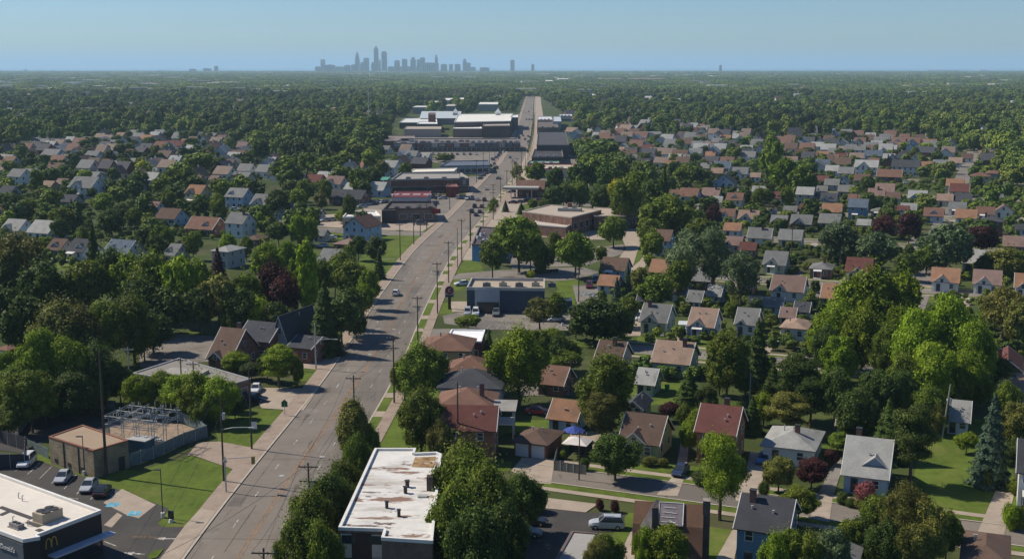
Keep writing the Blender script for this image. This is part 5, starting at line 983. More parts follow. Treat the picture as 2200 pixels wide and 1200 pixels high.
# filling station
t = house_px(1142, 424, 62, 'gx', 'ru', 'k', 1, '', 9, 'red brick filling station shop with bright rust roof', rz=-8., near=False, eave=4.2, rise=3.6)
p = G(1120, 425); t = root('canopy', (p.x, p.y, 0), R(-6), 'flat filling station canopy over pumps and parked cars', 'canopy')
MB().box((0, 0, 4.9), (17, 8, .9)).obj('roof', M_plain, t, color=(.34, .33, .3)); mb = MB()
MB().box((0, 0, 4.35), (17.1, 8.1, .22)).obj('fascia', M_plain, t, color=(.32, .2, .05))
for sx in (-1, 1): MB().box((sx * 5, 0, 2.2), (.4, .4, 4.4)).obj('column', M_trim, t)
for sx in (-1, 1): MB().box((sx * 3, 0, .8), (.8, .5, 1.6)).box((sx * 3, 0, 1.9), (.9, .55, .5)).obj('fuel_pump', M_plain, t, color=(.4, .4, .4))
# shops further up the right-hand side
RS = [('white-roofed shop with red stripe beyond the filling station', [(1133, 364), (1232, 364), (1232, 354), (1138, 354)], 5, (.45, .42, .38), (.42, .36, .29), (.3, .03, .04)),
      ('shop with thin green roof edge behind the red-striped shop', [(1133, 352), (1202, 352), (1200, 347), (1138, 347)], 5, (.06, .14, .1), (.3, .3, .29), (.06, .2, .13)),
      ('dark flat-roofed restaurant with black gable beyond the green-edged shop', [(1142, 338), (1210, 338), (1207, 322), (1148, 322)], 5.5, (.04, .035, .035), (.05, .045, .05), (.2, .19, .18)),
      ('wide dark grey cinema-like hall with blank roof', [(1153, 313), (1222, 313), (1215, 284), (1156, 284)], 9, (.07, .065, .068), (.062, .06, .066), (.12, .11, .11)),
      ('brown low hall beyond the dark grey hall', [(1154, 275), (1200, 275), (1196, 262), (1154, 262)], 6, (.11, .08, .06), (.12, .1, .085), (.2, .16, .13)),
      ('row of white-roofed shops close to the far end of the road', [(1155, 258), (1187, 258), (1184, 251), (1155, 251)], 6, (.25, .22, .2), (.55, .55, .55), (.4, .4, .4)),
      ('pale blue-grey box building near the far end of the road', [(1188, 262), (1206, 262), (1204, 251), (1188, 251)], 8, (.3, .34, .38), (.4, .44, .48), (.4, .4, .4)),
      ('low curved grey workshop right of the filling station', [(1195, 412), (1245, 416), (1245, 405), (1195, 400)], 4.5, (.07, .075, .09), (.17, .19, .21), (.2, .2, .2)),
      ('white shed behind the parking of the red-striped shop', [(1200, 250), (1230, 250), (1228, 246), (1202, 246)], 6, (.4, .4, .38), (.5, .5, .48), (.4, .4, .4))]
for lb, rp, h, wc, rc, ec in RS:
    t, q = px_building('shop', lb, 'shop', rp, h, wc, rc, .6, win=[(0, 1.8, 6, 2.6, 1.8)] if h < 8 else None, edgecol=ec)
    if h < 8:
        for k in range(3): roof_unit(t, q[0].x * (1 - .25 * (k + 1)) + q[1].x * .25 * (k + 1), q[0].y + 4, h, 2.2, 1.8, 1.2, 0, random.choice(((.5, .5, .48), (.12, .12, .12))))
LANDM += [('brick building with tan roof', 1200, 490), ('filling station', 1130, 425), ('long red brick store', 920, 412), ('white-roofed mall', 1000, 285), ('dark grey hall', 1190, 315)]
# gambrel house with tarpaulin, blue house, flat garage, brown hip roof at the lower edge
p = G(1446, 1250); c = Vector((p.x, p.y + 5.2)); t = root('house', (c.x, c.y, 0), R(-10), 'brown gambrel-roofed house with torn grey tarpaulin on its roof', 'house')
w_, d_ = 7.8, 8.4
prof = [(-d_ / 2 - .35, 3.0), (-d_ / 2 + 1.5, 6.3), (0, 8.3), (d_ / 2 - 1.5, 6.3), (d_ / 2 + .35, 3.0)]
mb = MB()
for sx in (-1, 1): pts = [(sx * w_ / 2, y, z) for y, z in [(-d_ / 2, 0)] + [(max(-d_ / 2, min(d_ / 2, y)), z - .1) for y, z in prof] + [(d_ / 2, 0)]]; mb.poly(pts if sx < 0 else pts[::-1])
mb.poly([(-w_ / 2, -d_ / 2, 0), (w_ / 2, -d_ / 2, 0), (w_ / 2, -d_ / 2, 3.2), (-w_ / 2, -d_ / 2, 3.2)]); mb.poly([(w_ / 2, d_ / 2, 0), (-w_ / 2, d_ / 2, 0), (-w_ / 2, d_ / 2, 3.2), (w_ / 2, d_ / 2, 3.2)])
mb.obj('wall', M_siding, t, color=(.33, .36, .4)); mb = MB()
for a, b in zip(prof[:-1], prof[1:]): mb.slab([(-w_ / 2 - .4, a[0], a[1]), (w_ / 2 + .4, a[0], a[1]), (w_ / 2 + .4, b[0], b[1]), (-w_ / 2 - .4, b[0], b[1])], .2)
mb.obj('roof', M_shingle, t, color=(.13, .075, .05))
MB().box((w_ / 2 + .75, -.6, 4.6), (.9, 1.2, 9.2)).obj('chimney', M_brick, t, color=(.08, .05, .045)); MB().box((-1.5, -3.2, 5), (.8, .8, 7.6)).obj('chimney', M_brick, t, color=(.07, .045, .04))
M_tarp = mat('grey tarpaulin', (.15, .13, .14), .6, .3, .2, 1.2, bump=.6, bscale=2)
tp = MB().slab([(-1.2, -2.95, 6.42), (1.9, -2.95, 6.42), (1.9, -.1, 8.38), (-1.2, -.1, 8.38)], .04); g = random.Random(3)
for k in range(7):
    x0 = -3.4 + k * .32; tp.hull6([(x0, -3.3 - .05 * k, 6.0 + g.uniform(-.3, .2)), (x0 + .34, -3.3, 6.05), (x0 + .3, -3.2, 6.2), (x0, -3.2, 6.2)], [(-1.7 + k * .05, -.1, 8.5), (-1.5 + k * .05, -.1, 8.52), (-1.5 + k * .05, 0, 8.6), (-1.7 + k * .05, 0, 8.6)])
tp = tp.obj('tarpaulin', M_tarp, t)
for a, b in (((-1.15, -2.9), (-1.15, -.2)), ((1.85, -2.9), (1.85, -.2)), ((-1.0, -2.6), (1., -2.6)), ((-.8, -2.0), (.9, -2.05)), ((-.7, -1.4), (1., -1.5)), ((-.6, -.8), (.9, -.85)), ((.2, -2.4), (1.2, -2.9)), ((-1.1, -.2), (1.8, -.2))):
    za, zb = [8.38 + (y + .1) * 1.96 / 2.85 + .07 for y in (a[1], b[1])]; MB().tube((*a, za), (*b, zb), .05, n=4).obj('batten', M_trim, tp)
house_px(1655, 1235, 155, 'gx', 'dg', 'bb', 2, 'cv', 9, 'blue-sided house with charcoal roof and brick chimney at the lower edge', near=True, rise=2.8)
house_px(2130, 1262, 140, 'hip', 'br', 'g', 1, '', 9, 'brown hip roof just showing at the lower right edge', near=True, eave=3.2)
house_px(1800, 1290, 150, 'hip', 'gy', 'w', 1, 'v', 9, 'dark grey roof at the lower edge between the foreground trees', near=True, eave=3.6)
rp = roof_px([(1192, 1205), (1272, 1205), (1292, 1146), (1228, 1141)], 3)
t, q = flat_building('garage', 'flat-roofed garage with weathered grey roof in front of the silver car', 'garage', rp, 3, (.3, .28, .25), (.3, .29, .28), .12, edgecol=(.13, .1, .09)); HPOS.append((*t.location[:2], 5))
LANDM += [('gambrel-roofed house', 1440, 1180)]
del oc, p, t, q

def adopt(name, label, cat, prefixes):
    """one building made of several blocks: the blocks' parts become parts of one thing"""
    rs = [o for o in list(bpy.data.objects) if o.type == 'EMPTY' and o.parent is None and o.name.split('.')[0] in prefixes]
    x = sum(o.location.x for o in rs) / len(rs); y = sum(o.location.y for o in rs) / len(rs); t = root(name, (x, y, 0), 0, label, cat)
    for o in rs:
        for ch in [c for c in bpy.data.objects if c.parent == o]:
            ch.parent = t; ch.location = ch.location + o.location - t.location
        bpy.data.objects.remove(o)
    return t
adopt('shopping_mall', 'sprawling shopping mall with white flat roofs and two pointed lanterns', 'shopping mall', ('mall_block', 'roof_lantern'))
adopt('shop_strip', 'long dark strip of shops in front of the white-roofed mall', 'shopping centre', ('shopping_centre',))
adopt('brick_public_building', 'large low brick building with pale tan flat roofs above the round trees', 'public building', ('civic_building',))

# ------------------------------------------------------------------ vehicles
def loft(st, mb, m=0):
    """st: list of (x, half width bottom, half width top, z bottom, z top) cross-sections along the car"""
    i0 = len(mb.V)
    for x, wb, wt, zb, zt in st:
        zm = zb + (zt - zb) * .55; wm = max(wb, wt)
        mb.V += [(x, -wb, zb), (x, -wm, zm), (x, -wt, zt), (x, wt, zt), (x, wm, zm), (x, wb, zb)]
    for k in range(len(st) - 1):
        a, b = i0 + k * 6, i0 + k * 6 + 6
        for j in range(6): mb.F.append([a + j, a + (j + 1) % 6, b + (j + 1) % 6, b + j][::-1]); mb.M.append(m)
    mb.F.append([i0 + j for j in range(6)][::1]); mb.M.append(m); e = i0 + (len(st) - 1) * 6; mb.F.append([e + j for j in range(6)][::-1]); mb.M.append(m)
CARS = {}
def car_parts(kind):
    L_, W, Hb, Hr = dict(sedan=(4.7, 1.84, .92, 1.44), suv=(4.85, 1.92, 1.08, 1.8), van=(5.1, 1.98, 1.15, 2.0), pickup=(5.6, 1.95, 1.08, 1.85), hatch=(4.3, 1.8, .98, 1.55), truck=(6.4, 2.2, 1.2, 2.3))[kind]
    h, w = L_ / 2, W / 2; b = MB()
    loft([(-h, w * .78, w * .72, .42, Hb * .8), (-h + .12, w * .92, w * .86, .3, Hb * .94), (-h + .9, w, w * .92, .26, Hb), (h - 1.5, w, w * .92, .26, Hb), (h - .5, w * .97, w * .84, .28, Hb * .86), (h - .1, w * .86, w * .74, .34, Hb * .72), (h, w * .7, w * .66, .42, Hb * .62)], b)
    x0, x1, x2, x3 = dict(sedan=(-h + .45, -h + 1.15, h - 2.25, h - 1.35), suv=(-h + .12, -h + .45, h - 2.1, h - 1.35), van=(-h + .08, -h + .25, h - 1.7, h - .8), pickup=(-.6, -.35, h - 2.25, h - 1.5), hatch=(-h + .15, -h + .7, h - 2.1, h - 1.2), truck=(h - 2.4, h - 2.3, h - 1.4, h - .7))[kind]
    g = MB(); loft([(x0, w * .86, w * .8, Hb - .04, Hb + .04), (x1, w * .88, w * .7, Hb - .04, Hr - .03), (x2, w * .88, w * .7, Hb - .04, Hr - .03), (x3, w * .86, w * .8, Hb - .06, Hb + .03)], g)
    r = MB(); r.hull6([(x1 - .02, -w * .7, Hr - .06), (x2 + .05, -w * .7, Hr - .06), (x2 + .05, w * .7, Hr - .06), (x1 - .02, w * .7, Hr - .06)], [(x1 + .08, -w * .64, Hr + .02), (x2 - .06, -w * .64, Hr + .02), (x2 - .06, w * .64, Hr + .02), (x1 + .08, w * .64, Hr + .02)])
    for s in (-1, 1):                                          # pillars
        for xa, xb in ((x0, x1), (x3, x2), ((x1 + x2) / 2, (x1 + x2) / 2)):
            r.tube((xa, s * w * .85, Hb), (xb, s * w * .7, Hr - .03), .045, n=4)
    if kind in ('suv', 'hatch'):
        for s in (-1, 1): r.box((0, s * w * .6, Hr + .06), (L_ * .42, .05, .05))
    ex = None
    if kind == 'truck': ex = MB().box((-.95, 0, 1.75), (4.4, 2.25, 2.4))
    if kind == 'pickup': ex = MB().box((-1.65, 0, Hb - .02), (1.9, W * .78, .06))
    return dict(body=b.data('body', [M_carpaint]), glass=g.data('window_glass', [M_glass]), roof=r.data('roof', [M_carpaint]), ex=ex.data('cargo_box' if kind == 'truck' else 'load_bed', [M_carpaint if kind == 'truck' else M_dark]) if ex else None, L=L_, W=W, Hb=Hb)
_ty = MB().tube((0, -.11, 0), (0, .11, 0), .34, n=12).data('tyre', [M_tyre]); _rm = MB().tube((0, -.12, 0), (0, .12, 0), .19, n=8).data('rim', [M_galv])
_hl = MB().box((0, 0, 0), (.08, .38, .14)).data('headlight', [M_lens]); _tl = MB().box((0, 0, 0), (.08, .3, .2)).data('tail_light', [M_red])
CARC = dict(white=(.6, .61, .62), silver=(.36, .38, .41), black=(.014, .014, .018), red=(.28, .015, .018), navy=(.02, .03, .07), blue=(.05, .12, .28), grey=(.12, .125, .13), maroon=(.09, .012, .02), green=(.03, .07, .04), tan=(.3, .25, .18))
KN = dict(sedan='saloon car', suv='large estate car', van='van', pickup='pickup truck', hatch='hatchback', truck='box truck')
VEH = []
def vehicle(x, y, kind, colr, heading, label=None, detail=True):
    if kind not in CARS: CARS[kind] = car_parts(kind)
    c = CARS[kind]; cc = CARC[colr]; t = root({'truck': 'box_truck', 'van': 'van', 'pickup': 'pickup_truck'}.get(kind, 'car'), (x, y, .1), R(heading), label, {'van': 'van', 'truck': 'truck', 'pickup': 'pickup truck'}.get(kind, 'car'))
    link('body', c['body'], t, color=cc); link('window_glass', c['glass'], t); link('roof', c['roof'], t, color=cc)
    if c['ex']: link(c['ex'].name.split('.')[0], c['ex'], t, color=cc)
    for sx in (-1, 1):
        for sy in (-1, 1):
            wl = link('wheel', _ty, t, (sx * c['L'] * .31, sy * (c['W'] / 2 - .1), .34))
            if detail: link('rim', _rm, wl)
    if detail:
        for s in (-1, 1):
            link('headlight', _hl, t, (c['L'] / 2 - .1, s * c['W'] * .3, c['Hb'] * .62)); link('tail_light', _tl, t, (-c['L'] / 2 + .02, s * c['W'] * .36, c['Hb'] * .78))
    VEH.append([t, f"{colr} {KN[kind]}", x, y, t['category']]); return t
def veh_px(px, py, kind, colr, heading, label=None, detail=True): p = G(px, py); return vehicle(p.x, p.y, kind, colr, heading, label, detail)
pA, pB = G(84, 1029), G(112, 1001); hS = math.degrees(math.atan2(pB.y - pA.y, pB.x - pA.x)) + 180
HR = 87.3; HX = -22
for a in ((58, 999, 'suv', 'white', hS, 'white large car with red tail lights in the restaurant car park, leftmost of the four'), (136, 1032, 'sedan', 'silver', hS, 'silver saloon in the restaurant car park, second from the left'),
          (191, 1051, 'sedan', 'silver', hS, 'silver-blue saloon parked directly left of the black car'), (220, 1061, 'sedan', 'black', hS + 180, 'black saloon parked beside the marked accessible bays'),
          (851, 634, 'hatch', 'white', HR, 'single white car driving away along the middle of the main road'), (550, 841, 'sedan', 'white', HR - 175, 'white saloon on the concrete forecourt beside the long low building'),
          (549, 862, 'sedan', 'navy', -10, 'dark blue car half hidden under the shrubs beside the white saloon'), (1005, 676, 'suv', 'silver', -90, 'silver car left of the white one in front of the slate-blue shop'),
          (1022, 677, 'suv', 'white', -90, 'white car in the middle in front of the slate-blue shop'), (1066, 677, 'pickup', 'grey', -90, 'dark pickup with pale cab in front of the slate-blue shop'),
          (1168, 690, 'sedan', 'silver', -160, 'silver car behind the thin tree in the shop car park'), (1194, 690, 'sedan', 'white', -165, 'white saloon right of the thin tree in the shop car park'), (993, 613, 'sedan', 'white', 200, 'white car behind the round red sign left of the slate-blue shop'),
          (1156, 889, 'sedan', 'red', -8, 'red saloon parked on a path behind the orange-roofed garage'), (1210, 820, 'suv', 'white', -97, 'white van-like car parked above the low rust-roofed garage'),
          (1467, 722, 'truck', 'white', -100, 'white box truck on the drive of the pale blue cottage'), (1371, 686, 'van', 'white', -90, 'white van in front of the pale blue garage behind the green cottage'),
          (1399, 782, 'sedan', 'red', -100, 'red car on the drive beside the low pale green house'), (1389, 795, 'pickup', 'navy', -100, 'dark blue pickup parked behind the red car on the drive'),
          (1462, 1018, 'sedan', 'navy', -115, 'dark blue car on the drive beside the yellow green cottage'), (1640, 992, 'sedan', 'blue', -112, 'blue car half hidden beside the pale grey hip-roofed bungalow'),
          (1141, 1126, 'sedan', 'black', -10, 'black car at the left edge of the small parking lot'), (1128, 1150, 'sedan', 'grey', -10, 'dark grey car deep in the shade left of the small parking lot'), (1088, 1181, 'sedan', 'silver', -40, 'silver car at the lower edge under the tall trees'),
          (1303, 1134, 'suv', 'silver', 176, 'large silver sport utility car parked in front of the gambrel-roofed house'),
          (710, 514, 'sedan', 'white', 168, 'white saloon on the grass left of the pale blue gable house, farther one'), (692, 531, 'sedan', 'silver', 168, 'silver saloon on the grass left of the pinkish bungalow roof, nearer one'), (838, 479, 'sedan', 'white', 172, 'white car parked in front of the dark brown restaurant'),
          (906, 483, 'suv', 'grey', 10, 'dark car beside the pole at the right end of the brown restaurant'), (779, 446, 'sedan', 'silver', 30, 'silver car left of a pair behind the cream shop'), (790, 441, 'sedan', 'silver', 30, 'silver car right of a pair behind the cream shop'),
          (1266, 618, 'suv', 'maroon', -95, 'dark red car behind the small orange-roofed garage'), (1279, 606, 'suv', 'navy', -95, 'dark blue car behind the maroon one beside the pale blue house'), (1288, 539, 'sedan', 'maroon', 175, 'dark plum car right of the round tree below the brick building'), (1182, 536, 'van', 'silver', 90, 'small silver van between the two big round trees'),
          (1272, 492, 'truck', 'red', 20, 'red and white fire truck in front of the large brick building'), (115, 552, 'sedan', 'blue', 10, 'bright blue car beside the grey bungalow with brown roof'), (145, 545, 'sedan', 'red', 5, 'red car between the two bungalows on the left'),
          (478, 503, 'sedan', 'silver', 30, 'silver car beside the dark brick house with steep gable'), (505, 452, 'sedan', 'white', 5, 'white car on the lawn below the dormered pale blue house')): veh_px(*a)
rv = random.Random(5)
TR = [(1015, 429, 'suv', 'navy'), (1026, 431, 'sedan', 'silver'), (1041, 432, 'suv', 'maroon'), (1020, 446, 'suv', 'black'), (1035, 446, 'sedan', 'maroon'), (1014, 457, 'suv', 'black'), (1031, 457, 'sedan', 'black'), (1023, 464, 'sedan', 'navy'), (1045, 408, 'sedan', 'white'),
      (1096, 340, 'sedan', 'grey'), (1101, 345, 'sedan', 'white'), (1107, 352, 'sedan', 'navy'), (1113, 313, 'truck', 'blue'), (1115, 299, 'suv', 'black'), (1124, 293, 'sedan', 'maroon'), (1128, 301, 'suv', 'grey'), (1135, 294, 'sedan', 'black'), (1135, 306, 'sedan', 'navy'), (1138, 296, 'sedan', 'maroon'), (1131, 258, 'suv', 'grey'), (1137, 258, 'suv', 'black'), (1142, 258, 'sedan', 'navy'), (1136, 241, 'suv', 'grey'), (1141, 232, 'sedan', 'white'), (1083, 325, 'sedan', 'maroon')]
for px, py, k, c in TR: veh_px(px, py, k, c, HR + (180 if px < 1020 + (430 - py) * .6 else 0), None, py > 350)
for px, py, n, dx, dy, h in ((900, 322, 12, 14, 0, 88), (905, 333, 10, 13, 0, 88), (850, 307, 10, 12, .2, 88), (1000, 362, 5, 8, 0, 88), (800, 438, 5, 9, -.6, 80), (870, 459, 5, 12, 0, 80), (1105, 552, 8, 14, -.8, 80), (1205, 340, 5, 9, 0, 88), (700, 476, 4, 12, -1, 30), (1030, 383, 6, 7, -4, 60), (885, 428, 4, 22, 0, 20), (1185, 405, 4, 5, -16, 10), (1192, 352, 7, 2, 7, 5), (985, 427, 3, 9, 1, 80), (1100, 437, 5, 14, -1, 10), (915, 421, 3, 14, 1, 70), (960, 312, 14, 9, 0, 88), (1225, 432, 5, 12, 1, 70), (1120, 400, 0, 1, 1, 0), (1045, 360, 3, 8, -3, 88), (1060, 344, 5, 5, -4, 80), (1100, 414, 1, 14, 0, 10)):
    for i in range(n): veh_px(px + dx * i + rv.uniform(-1.5, 1.5), py + dy * i, rv.choice(('sedan', 'suv', 'hatch', 'sedan')), rv.choice(('silver', 'white', 'black', 'grey', 'maroon', 'navy', 'silver')), h + rv.choice((0, 180)), None, False)
# cars on the street-side drives of the right-hand neighbourhood
for px, py in ((1700, 612), (1860, 478), (1640, 470), (1910, 478), (1790, 398), (1975, 480), (1508, 450), (2040, 488), (1950, 395)):
    veh_px(px, py, rv.choice(('sedan', 'suv')), rv.choice(('white', 'silver', 'red', 'grey', 'navy')), -22 + rv.choice((0, 90)), None, False)

# ------------------------------------------------------------------ poles, lamps, wires
POLES = []
def utility_pole(x, y, h, label, arms=1, ang=R(-2.7), r=.17, lamp=0, trafo=False, lean=(0, 0), m=None):
    m = m or M_wood; t = root('utility_pole', (x, y, 0), ang, label, 'utility pole'); t.rotation_euler = (lean[1], lean[0], ang)
    MB().tube((0, 0, -.3), (0, 0, h), r, r * .62, 8).obj('pole', m, t)
    tips = []
    for k in range(arms):
        z = h - .5 - k * 1.9; a = MB().box((0, -.16, z), (2.5 - .2 * (k % 2), .12, .14)); a.tube((-.6, -.2, z), (0, -.1, z - .6), .03, n=4).tube((.6, -.2, z), (0, -.1, z - .6), .03, n=4)
        ar = a.obj('crossarm', m, t); ib = MB()
        for xx in (-1.1, -.45, .45, 1.1): ib.tube((xx, -.16, z + .06), (xx, -.16, z + .3), .06, .04, 5); tips.append((xx, -.16, z + .3))
        ib.obj('insulators', M_galv, ar)
    if trafo: MB().tube((.38, 0, h - 3.4), (.38, 0, h - 2.4), .26, n=8).box((.2, 0, h - 2.7), (.3, .1, .1)).obj('transformer', M_galv, t)
    if lamp:
        s = 1 if lamp > 0 else -1; l = abs(lamp); am = MB(); p0 = Vector((0, 0, h * .62)); 
        for a, b in zip([(0, 0), (.4, .35), (.8, .42), (1, .4)][:-1], [(.4, .35), (.8, .42), (1, .4)]): am.tube(p0 + Vector((s * l * a[0], 0, a[1])), p0 + Vector((s * l * b[0], 0, b[1])), .06, n=5)
        ao = am.obj('lamp_arm', M_galv, t); MB().box((s * (l + .3), 0, h * .62 + .38), (.8, .3, .16)).obj('lamp_head', M_galv, ao)
    t['tips'] = 0; del t['tips']
    POLES.append((t, x, y, h, tips)); return t
def pole_px(px, yb, h, label, **k): p = G(px, yb); return utility_pole(p.x, p.y, h, label, **k)
right = [pole_px(575, 1420, 12.7, 'pole top just showing at the lower edge of the main road', arms=2), pole_px(668, 1195, 12.6, 'dark pole with two crossarms in the hedge beside the white-roofed block', arms=3, trafo=True),
         pole_px(763, 967, 12.7, 'pole rising behind the tall thin tree at the right kerb', arms=1), pole_px(847, 866, 13, 'pole between the main road and the round tree by the apartments', arms=2),
         pole_px(898, 742, 11.4, 'pole with two crossarms left of the tan apartment house', arms=2, trafo=True), pole_px(940, 674, 13.4, 'dark pole left of the round red shop sign', arms=2, trafo=True), pole_px(964, 608, 12.4, 'pole just behind the round red shop sign', arms=1),
         pole_px(992, 563, 14, 'tall pole beside the yellow shrub left of the blue-fronted shop', arms=1), pole_px(1010, 533, 13.5, 'pole at the corner of the blue-fronted shop', arms=1)]
pole_px(983, 575, 12.6, 'slim pole beside the right kerb below the blue-fronted shop', arms=0, r=.13)
left = [pole_px(283, 1480, 12.7, 'weathered pole with crossarm in front of the restaurant, lower left', arms=1), pole_px(481, 1034, 13.2, 'wooden pole with long lamp arm at the corner of the mown lawn', arms=0, lamp=4.2, trafo=True), pole_px(541, 965, 14.2, 'wooden pole carrying a small white sign beside the dark lawn', arms=0),
        pole_px(679, 793, 8.5 * 1.15, 'lamp pole in front of the red brick annex', arms=0, lamp=4, m=M_galv), pole_px(815, 594, 8, 'lamp pole in front of the dark pine by the lawns', arms=0, lamp=4, m=M_galv), pole_px(860, 559, 12.2, 'pole with crossarm on the bright lawns left of the road', arms=2), pole_px(889, 525, 10.2, 'pole with dark transformer cluster near the side street corner', arms=2, trafo=True), pole_px(917, 493, 10, 'brown pole beside the car park entrance of the brown restaurant', arms=1)]
pole_px(229, 1023, 19.8, 'very tall dark pole in front of the tan brick utility building', arms=0, r=.26)
pole_px(278, 816, 6.8, 'grey pole left of the double poles behind the bushes', arms=1, m=M_galv); pole_px(311, 778, 8.2, 'pole with pale crossarm beside the long low building', arms=2); pole_px(392, 862, 8.5, 'left of the twin crossarm poles above the bushes', arms=1); pole_px(419, 872, 8.5, 'right of the twin crossarm poles above the bushes', arms=1)
pole_px(984, 990, 13, 'dark pole in front of the plum-roofed brick apartments', arms=0, r=.16); pole_px(1244, 1031, 7.8, 'slim pole between the street and the white pavilion', arms=1, r=.12); pole_px(1610, 882, 7.2, 'pale thin pole in front of the spruces', arms=0, r=.1, m=M_galv)
pole_px(2024, 940, 9.4, 'pale leaning pole with transformer beside the white garage', arms=0, lean=(.09, 0), trafo=True, m=mat('pale pole', (.3, .28, .22), .9)); pole_px(1226, 850, 7, 'pole behind the low rust-roofed garage', arms=1); pole_px(1243, 648, 9.5, 'pole beside the pale blue garage with orange roof', arms=1); pole_px(1482, 1175, .5, '', arms=0) if False else None
pole_px(1245, 590, 8, 'pole in the yard below the two round trees', arms=0, r=.12); pole_px(1382, 466, 11, 'tall pale pole behind the right wing of the brick building', arms=0, m=M_galv); pole_px(793, 284, 52, 'very tall thin mast rising from the woods left of the mall', arms=0, r=.5, m=M_galv)
pole_px(1804, 598, 9, 'slim pole right of the dark brick bungalow', arms=0, r=.12); pole_px(1700, 560, 11, 'pole in front of the cream cottages with grey roofs', arms=1); pole_px(1642, 498, 12, 'pole left of the twin-gabled brick house', arms=1); pole_px(1840, 470, 11, 'pole in front of the blue house with white awning', arms=1); pole_px(2004, 394, 12, 'pole beside the small park-like lawns', arms=1); pole_px(1975, 420, 12, 'pole right of the long charcoal roof', arms=1)
fr = []
for k, s in enumerate(np.arange(road_s(520), road_s(268), 42)):
    for off, side in ((RW + 3.2, 'right'), (-3.4, 'left')):
        c = road(s + (12 if side == 'left' else 0), off); o = utility_pole(c.x, c.y, random.uniform(10.5, 13.5), None, arms=random.choice((1, 1, 2)), r=.16); fr.append((o, c.x, c.y, side))
        o['group'] = f'utility poles along the {side} kerb beyond the side street'
for side in ('left', 'right'):
    for k, (o, x, y, _) in enumerate([f for f in fr if f[3] == side]):
        o['label'] = f"utility pole on the {side} kerb, {['first','second','third','fourth','fifth','sixth','seventh','eighth','ninth','tenth','eleventh','twelfth','thirteenth','fourteenth','fifteenth','sixteenth','seventeenth','eighteenth','nineteenth','twentieth','twenty-first','twenty-second','twenty-third','twenty-fourth','twenty-fifth','twenty-sixth','twenty-seventh','twenty-eighth','twenty-ninth','thirtieth'][min(k,29)]} beyond the side street corner"
M_wire = mat('cable', (.02, .02, .02), .6)
def wire(a, b, sag, label, r=.022):
    a, b = Vector(a), Vector(b); mb = MB(); n = 10; pr = None
    for k in range(n + 1):
        t = k / n; p = a.lerp(b, t); p.z -= sag * 4 * t * (1 - t)
        if pr is not None: mb.tube(pr, p, r, n=4)
        pr = p
    return tag(mb.obj('overhead_cable', M_wire), label, 'cable', 'overhead cables along the main road')
def top(o, dx=0., dz=0.): i = next(p for p in POLES if p[0] == o); return (i[1] + dx, i[2] - .16, i[3] + dz)
ordn = ['nearest', 'second', 'third', 'fourth', 'fifth', 'sixth', 'seventh', 'eighth']
for seq, nm in ((right, 'right'), (left[:3], 'left')):
    for k, (a, b) in enumerate(zip(seq[:-1], seq[1:])):
        for j, dx in enumerate((-1.1, 1.1)):
            wire(top(a, dx, -.2), top(b, dx, -.2), 1.1, f"{['left', 'right'][j]} overhead cable in the {ordn[k]} span along the {nm} side of the main road")
a = next(p for p in POLES if p[0] == left[0]); wire(top(left[0]), top(right[1]), 1., 'single overhead cable crossing the main road near the restaurant')
wire((G(229, 1023).x, G(229, 1023).y, 19), (G(311, 778).x, G(311, 778).y, 8), 2, 'long cable from the very tall dark pole over the lattice structure')

# traffic signal mast, lamp posts, signs
p = G(486, 1057); t = root('signal_mast', (p.x, p.y, 0), 0, 'grey mast with horizontal arm and signal head over the brick forecourt', 'traffic signal')
MB().tube((0, 0, 0), (0, 0, 5.6), .13, .09, 8).obj('mast', M_galv, t); MB().tube((0, 0, 5.2), (3.9, .3, 5.35), .07, .05, 6).obj('arm', M_galv, t); sg = MB().box((4.1, .3, 4.9), (.45, .45, 1.15)).obj('signal_head', mat('signal housing', (.25, .2, .05), .5), t)
MB().box((0, 0, 4.8), (.6, .06, .35)).obj('sign_plate', M_galv, t)
for px, py, h, lb in ((182, 1020, 6.2, 'slim dark lamp post in front of the tan brick utility building'), (350, 1111, 7, 'slim dark lamp post at the tip of the mown lawn'), (1208, 700, 5.5, 'lamp post in the car park right of the thin tree')):
    p = G(px, py); t = root('lamp_post', (p.x, p.y, 0), 0, lb, 'lamp post'); MB().tube((0, 0, .7), (0, 0, h), .08, .06, 6).obj('post', M_dark, t); MB().tube((0, 0, 0), (0, 0, .75), .28, n=10).obj('concrete_base', M_trim, t)
    MB().box((-.45, 0, h), (1.0, .34, .12)).obj('lamp_head', M_dark, t)
p = G(368, 1121); t = root('menu_sign', (p.x, p.y, 0), R(-20), 'small black sign on a white foot at the tip of the mown lawn', 'sign'); MB().box((0, 0, 1.1), (.8, .25, 1.2)).obj('panel', M_dark, t); MB().tube((0, 0, 0), (0, 0, .5), .4, .3, 8).obj('foot', M_trim, t)
p = G(966, 664); t = root('shop_sign', (p.x, p.y, 0), 0, 'tall shop sign with round dark red disc on a pale panel', 'sign'); t.scale = (.68, .68, .72)
MB().box((0, 0, 2.6), (1.1, .5, 5.2)).obj('post', mat('brown sign post', (.06, .035, .02), .8), t)
arch = [(1.75 * math.cos(a), 6.9 + 1.75 * math.sin(a)) for a in [math.pi * k / 10 for k in range(11)]]; arch = arch + [(-1.75, 4.4), (1.75, 4.4)]
MB().hull6([(x, -.25, z) for x, z in arch], [(x, .25, z) for x, z in arch]).obj('panel', M_plain, t, color=(.3, .28, .28))
MB().tube((0, -.3, 6.9), (0, -.24, 6.9), 1.4, n=20).obj('red_disc', mat('sign crimson', (.16, .012, .025), .5), t); text_obj('disc_letter', 'C', 1.7, M_trim, t, (0, -.33, 6.9), (math.pi / 2, 0, 0), .01)
MB().box((0, -.28, 4.95), (2.8, .06, .6)).obj('lettering_strip', M_dark, t)
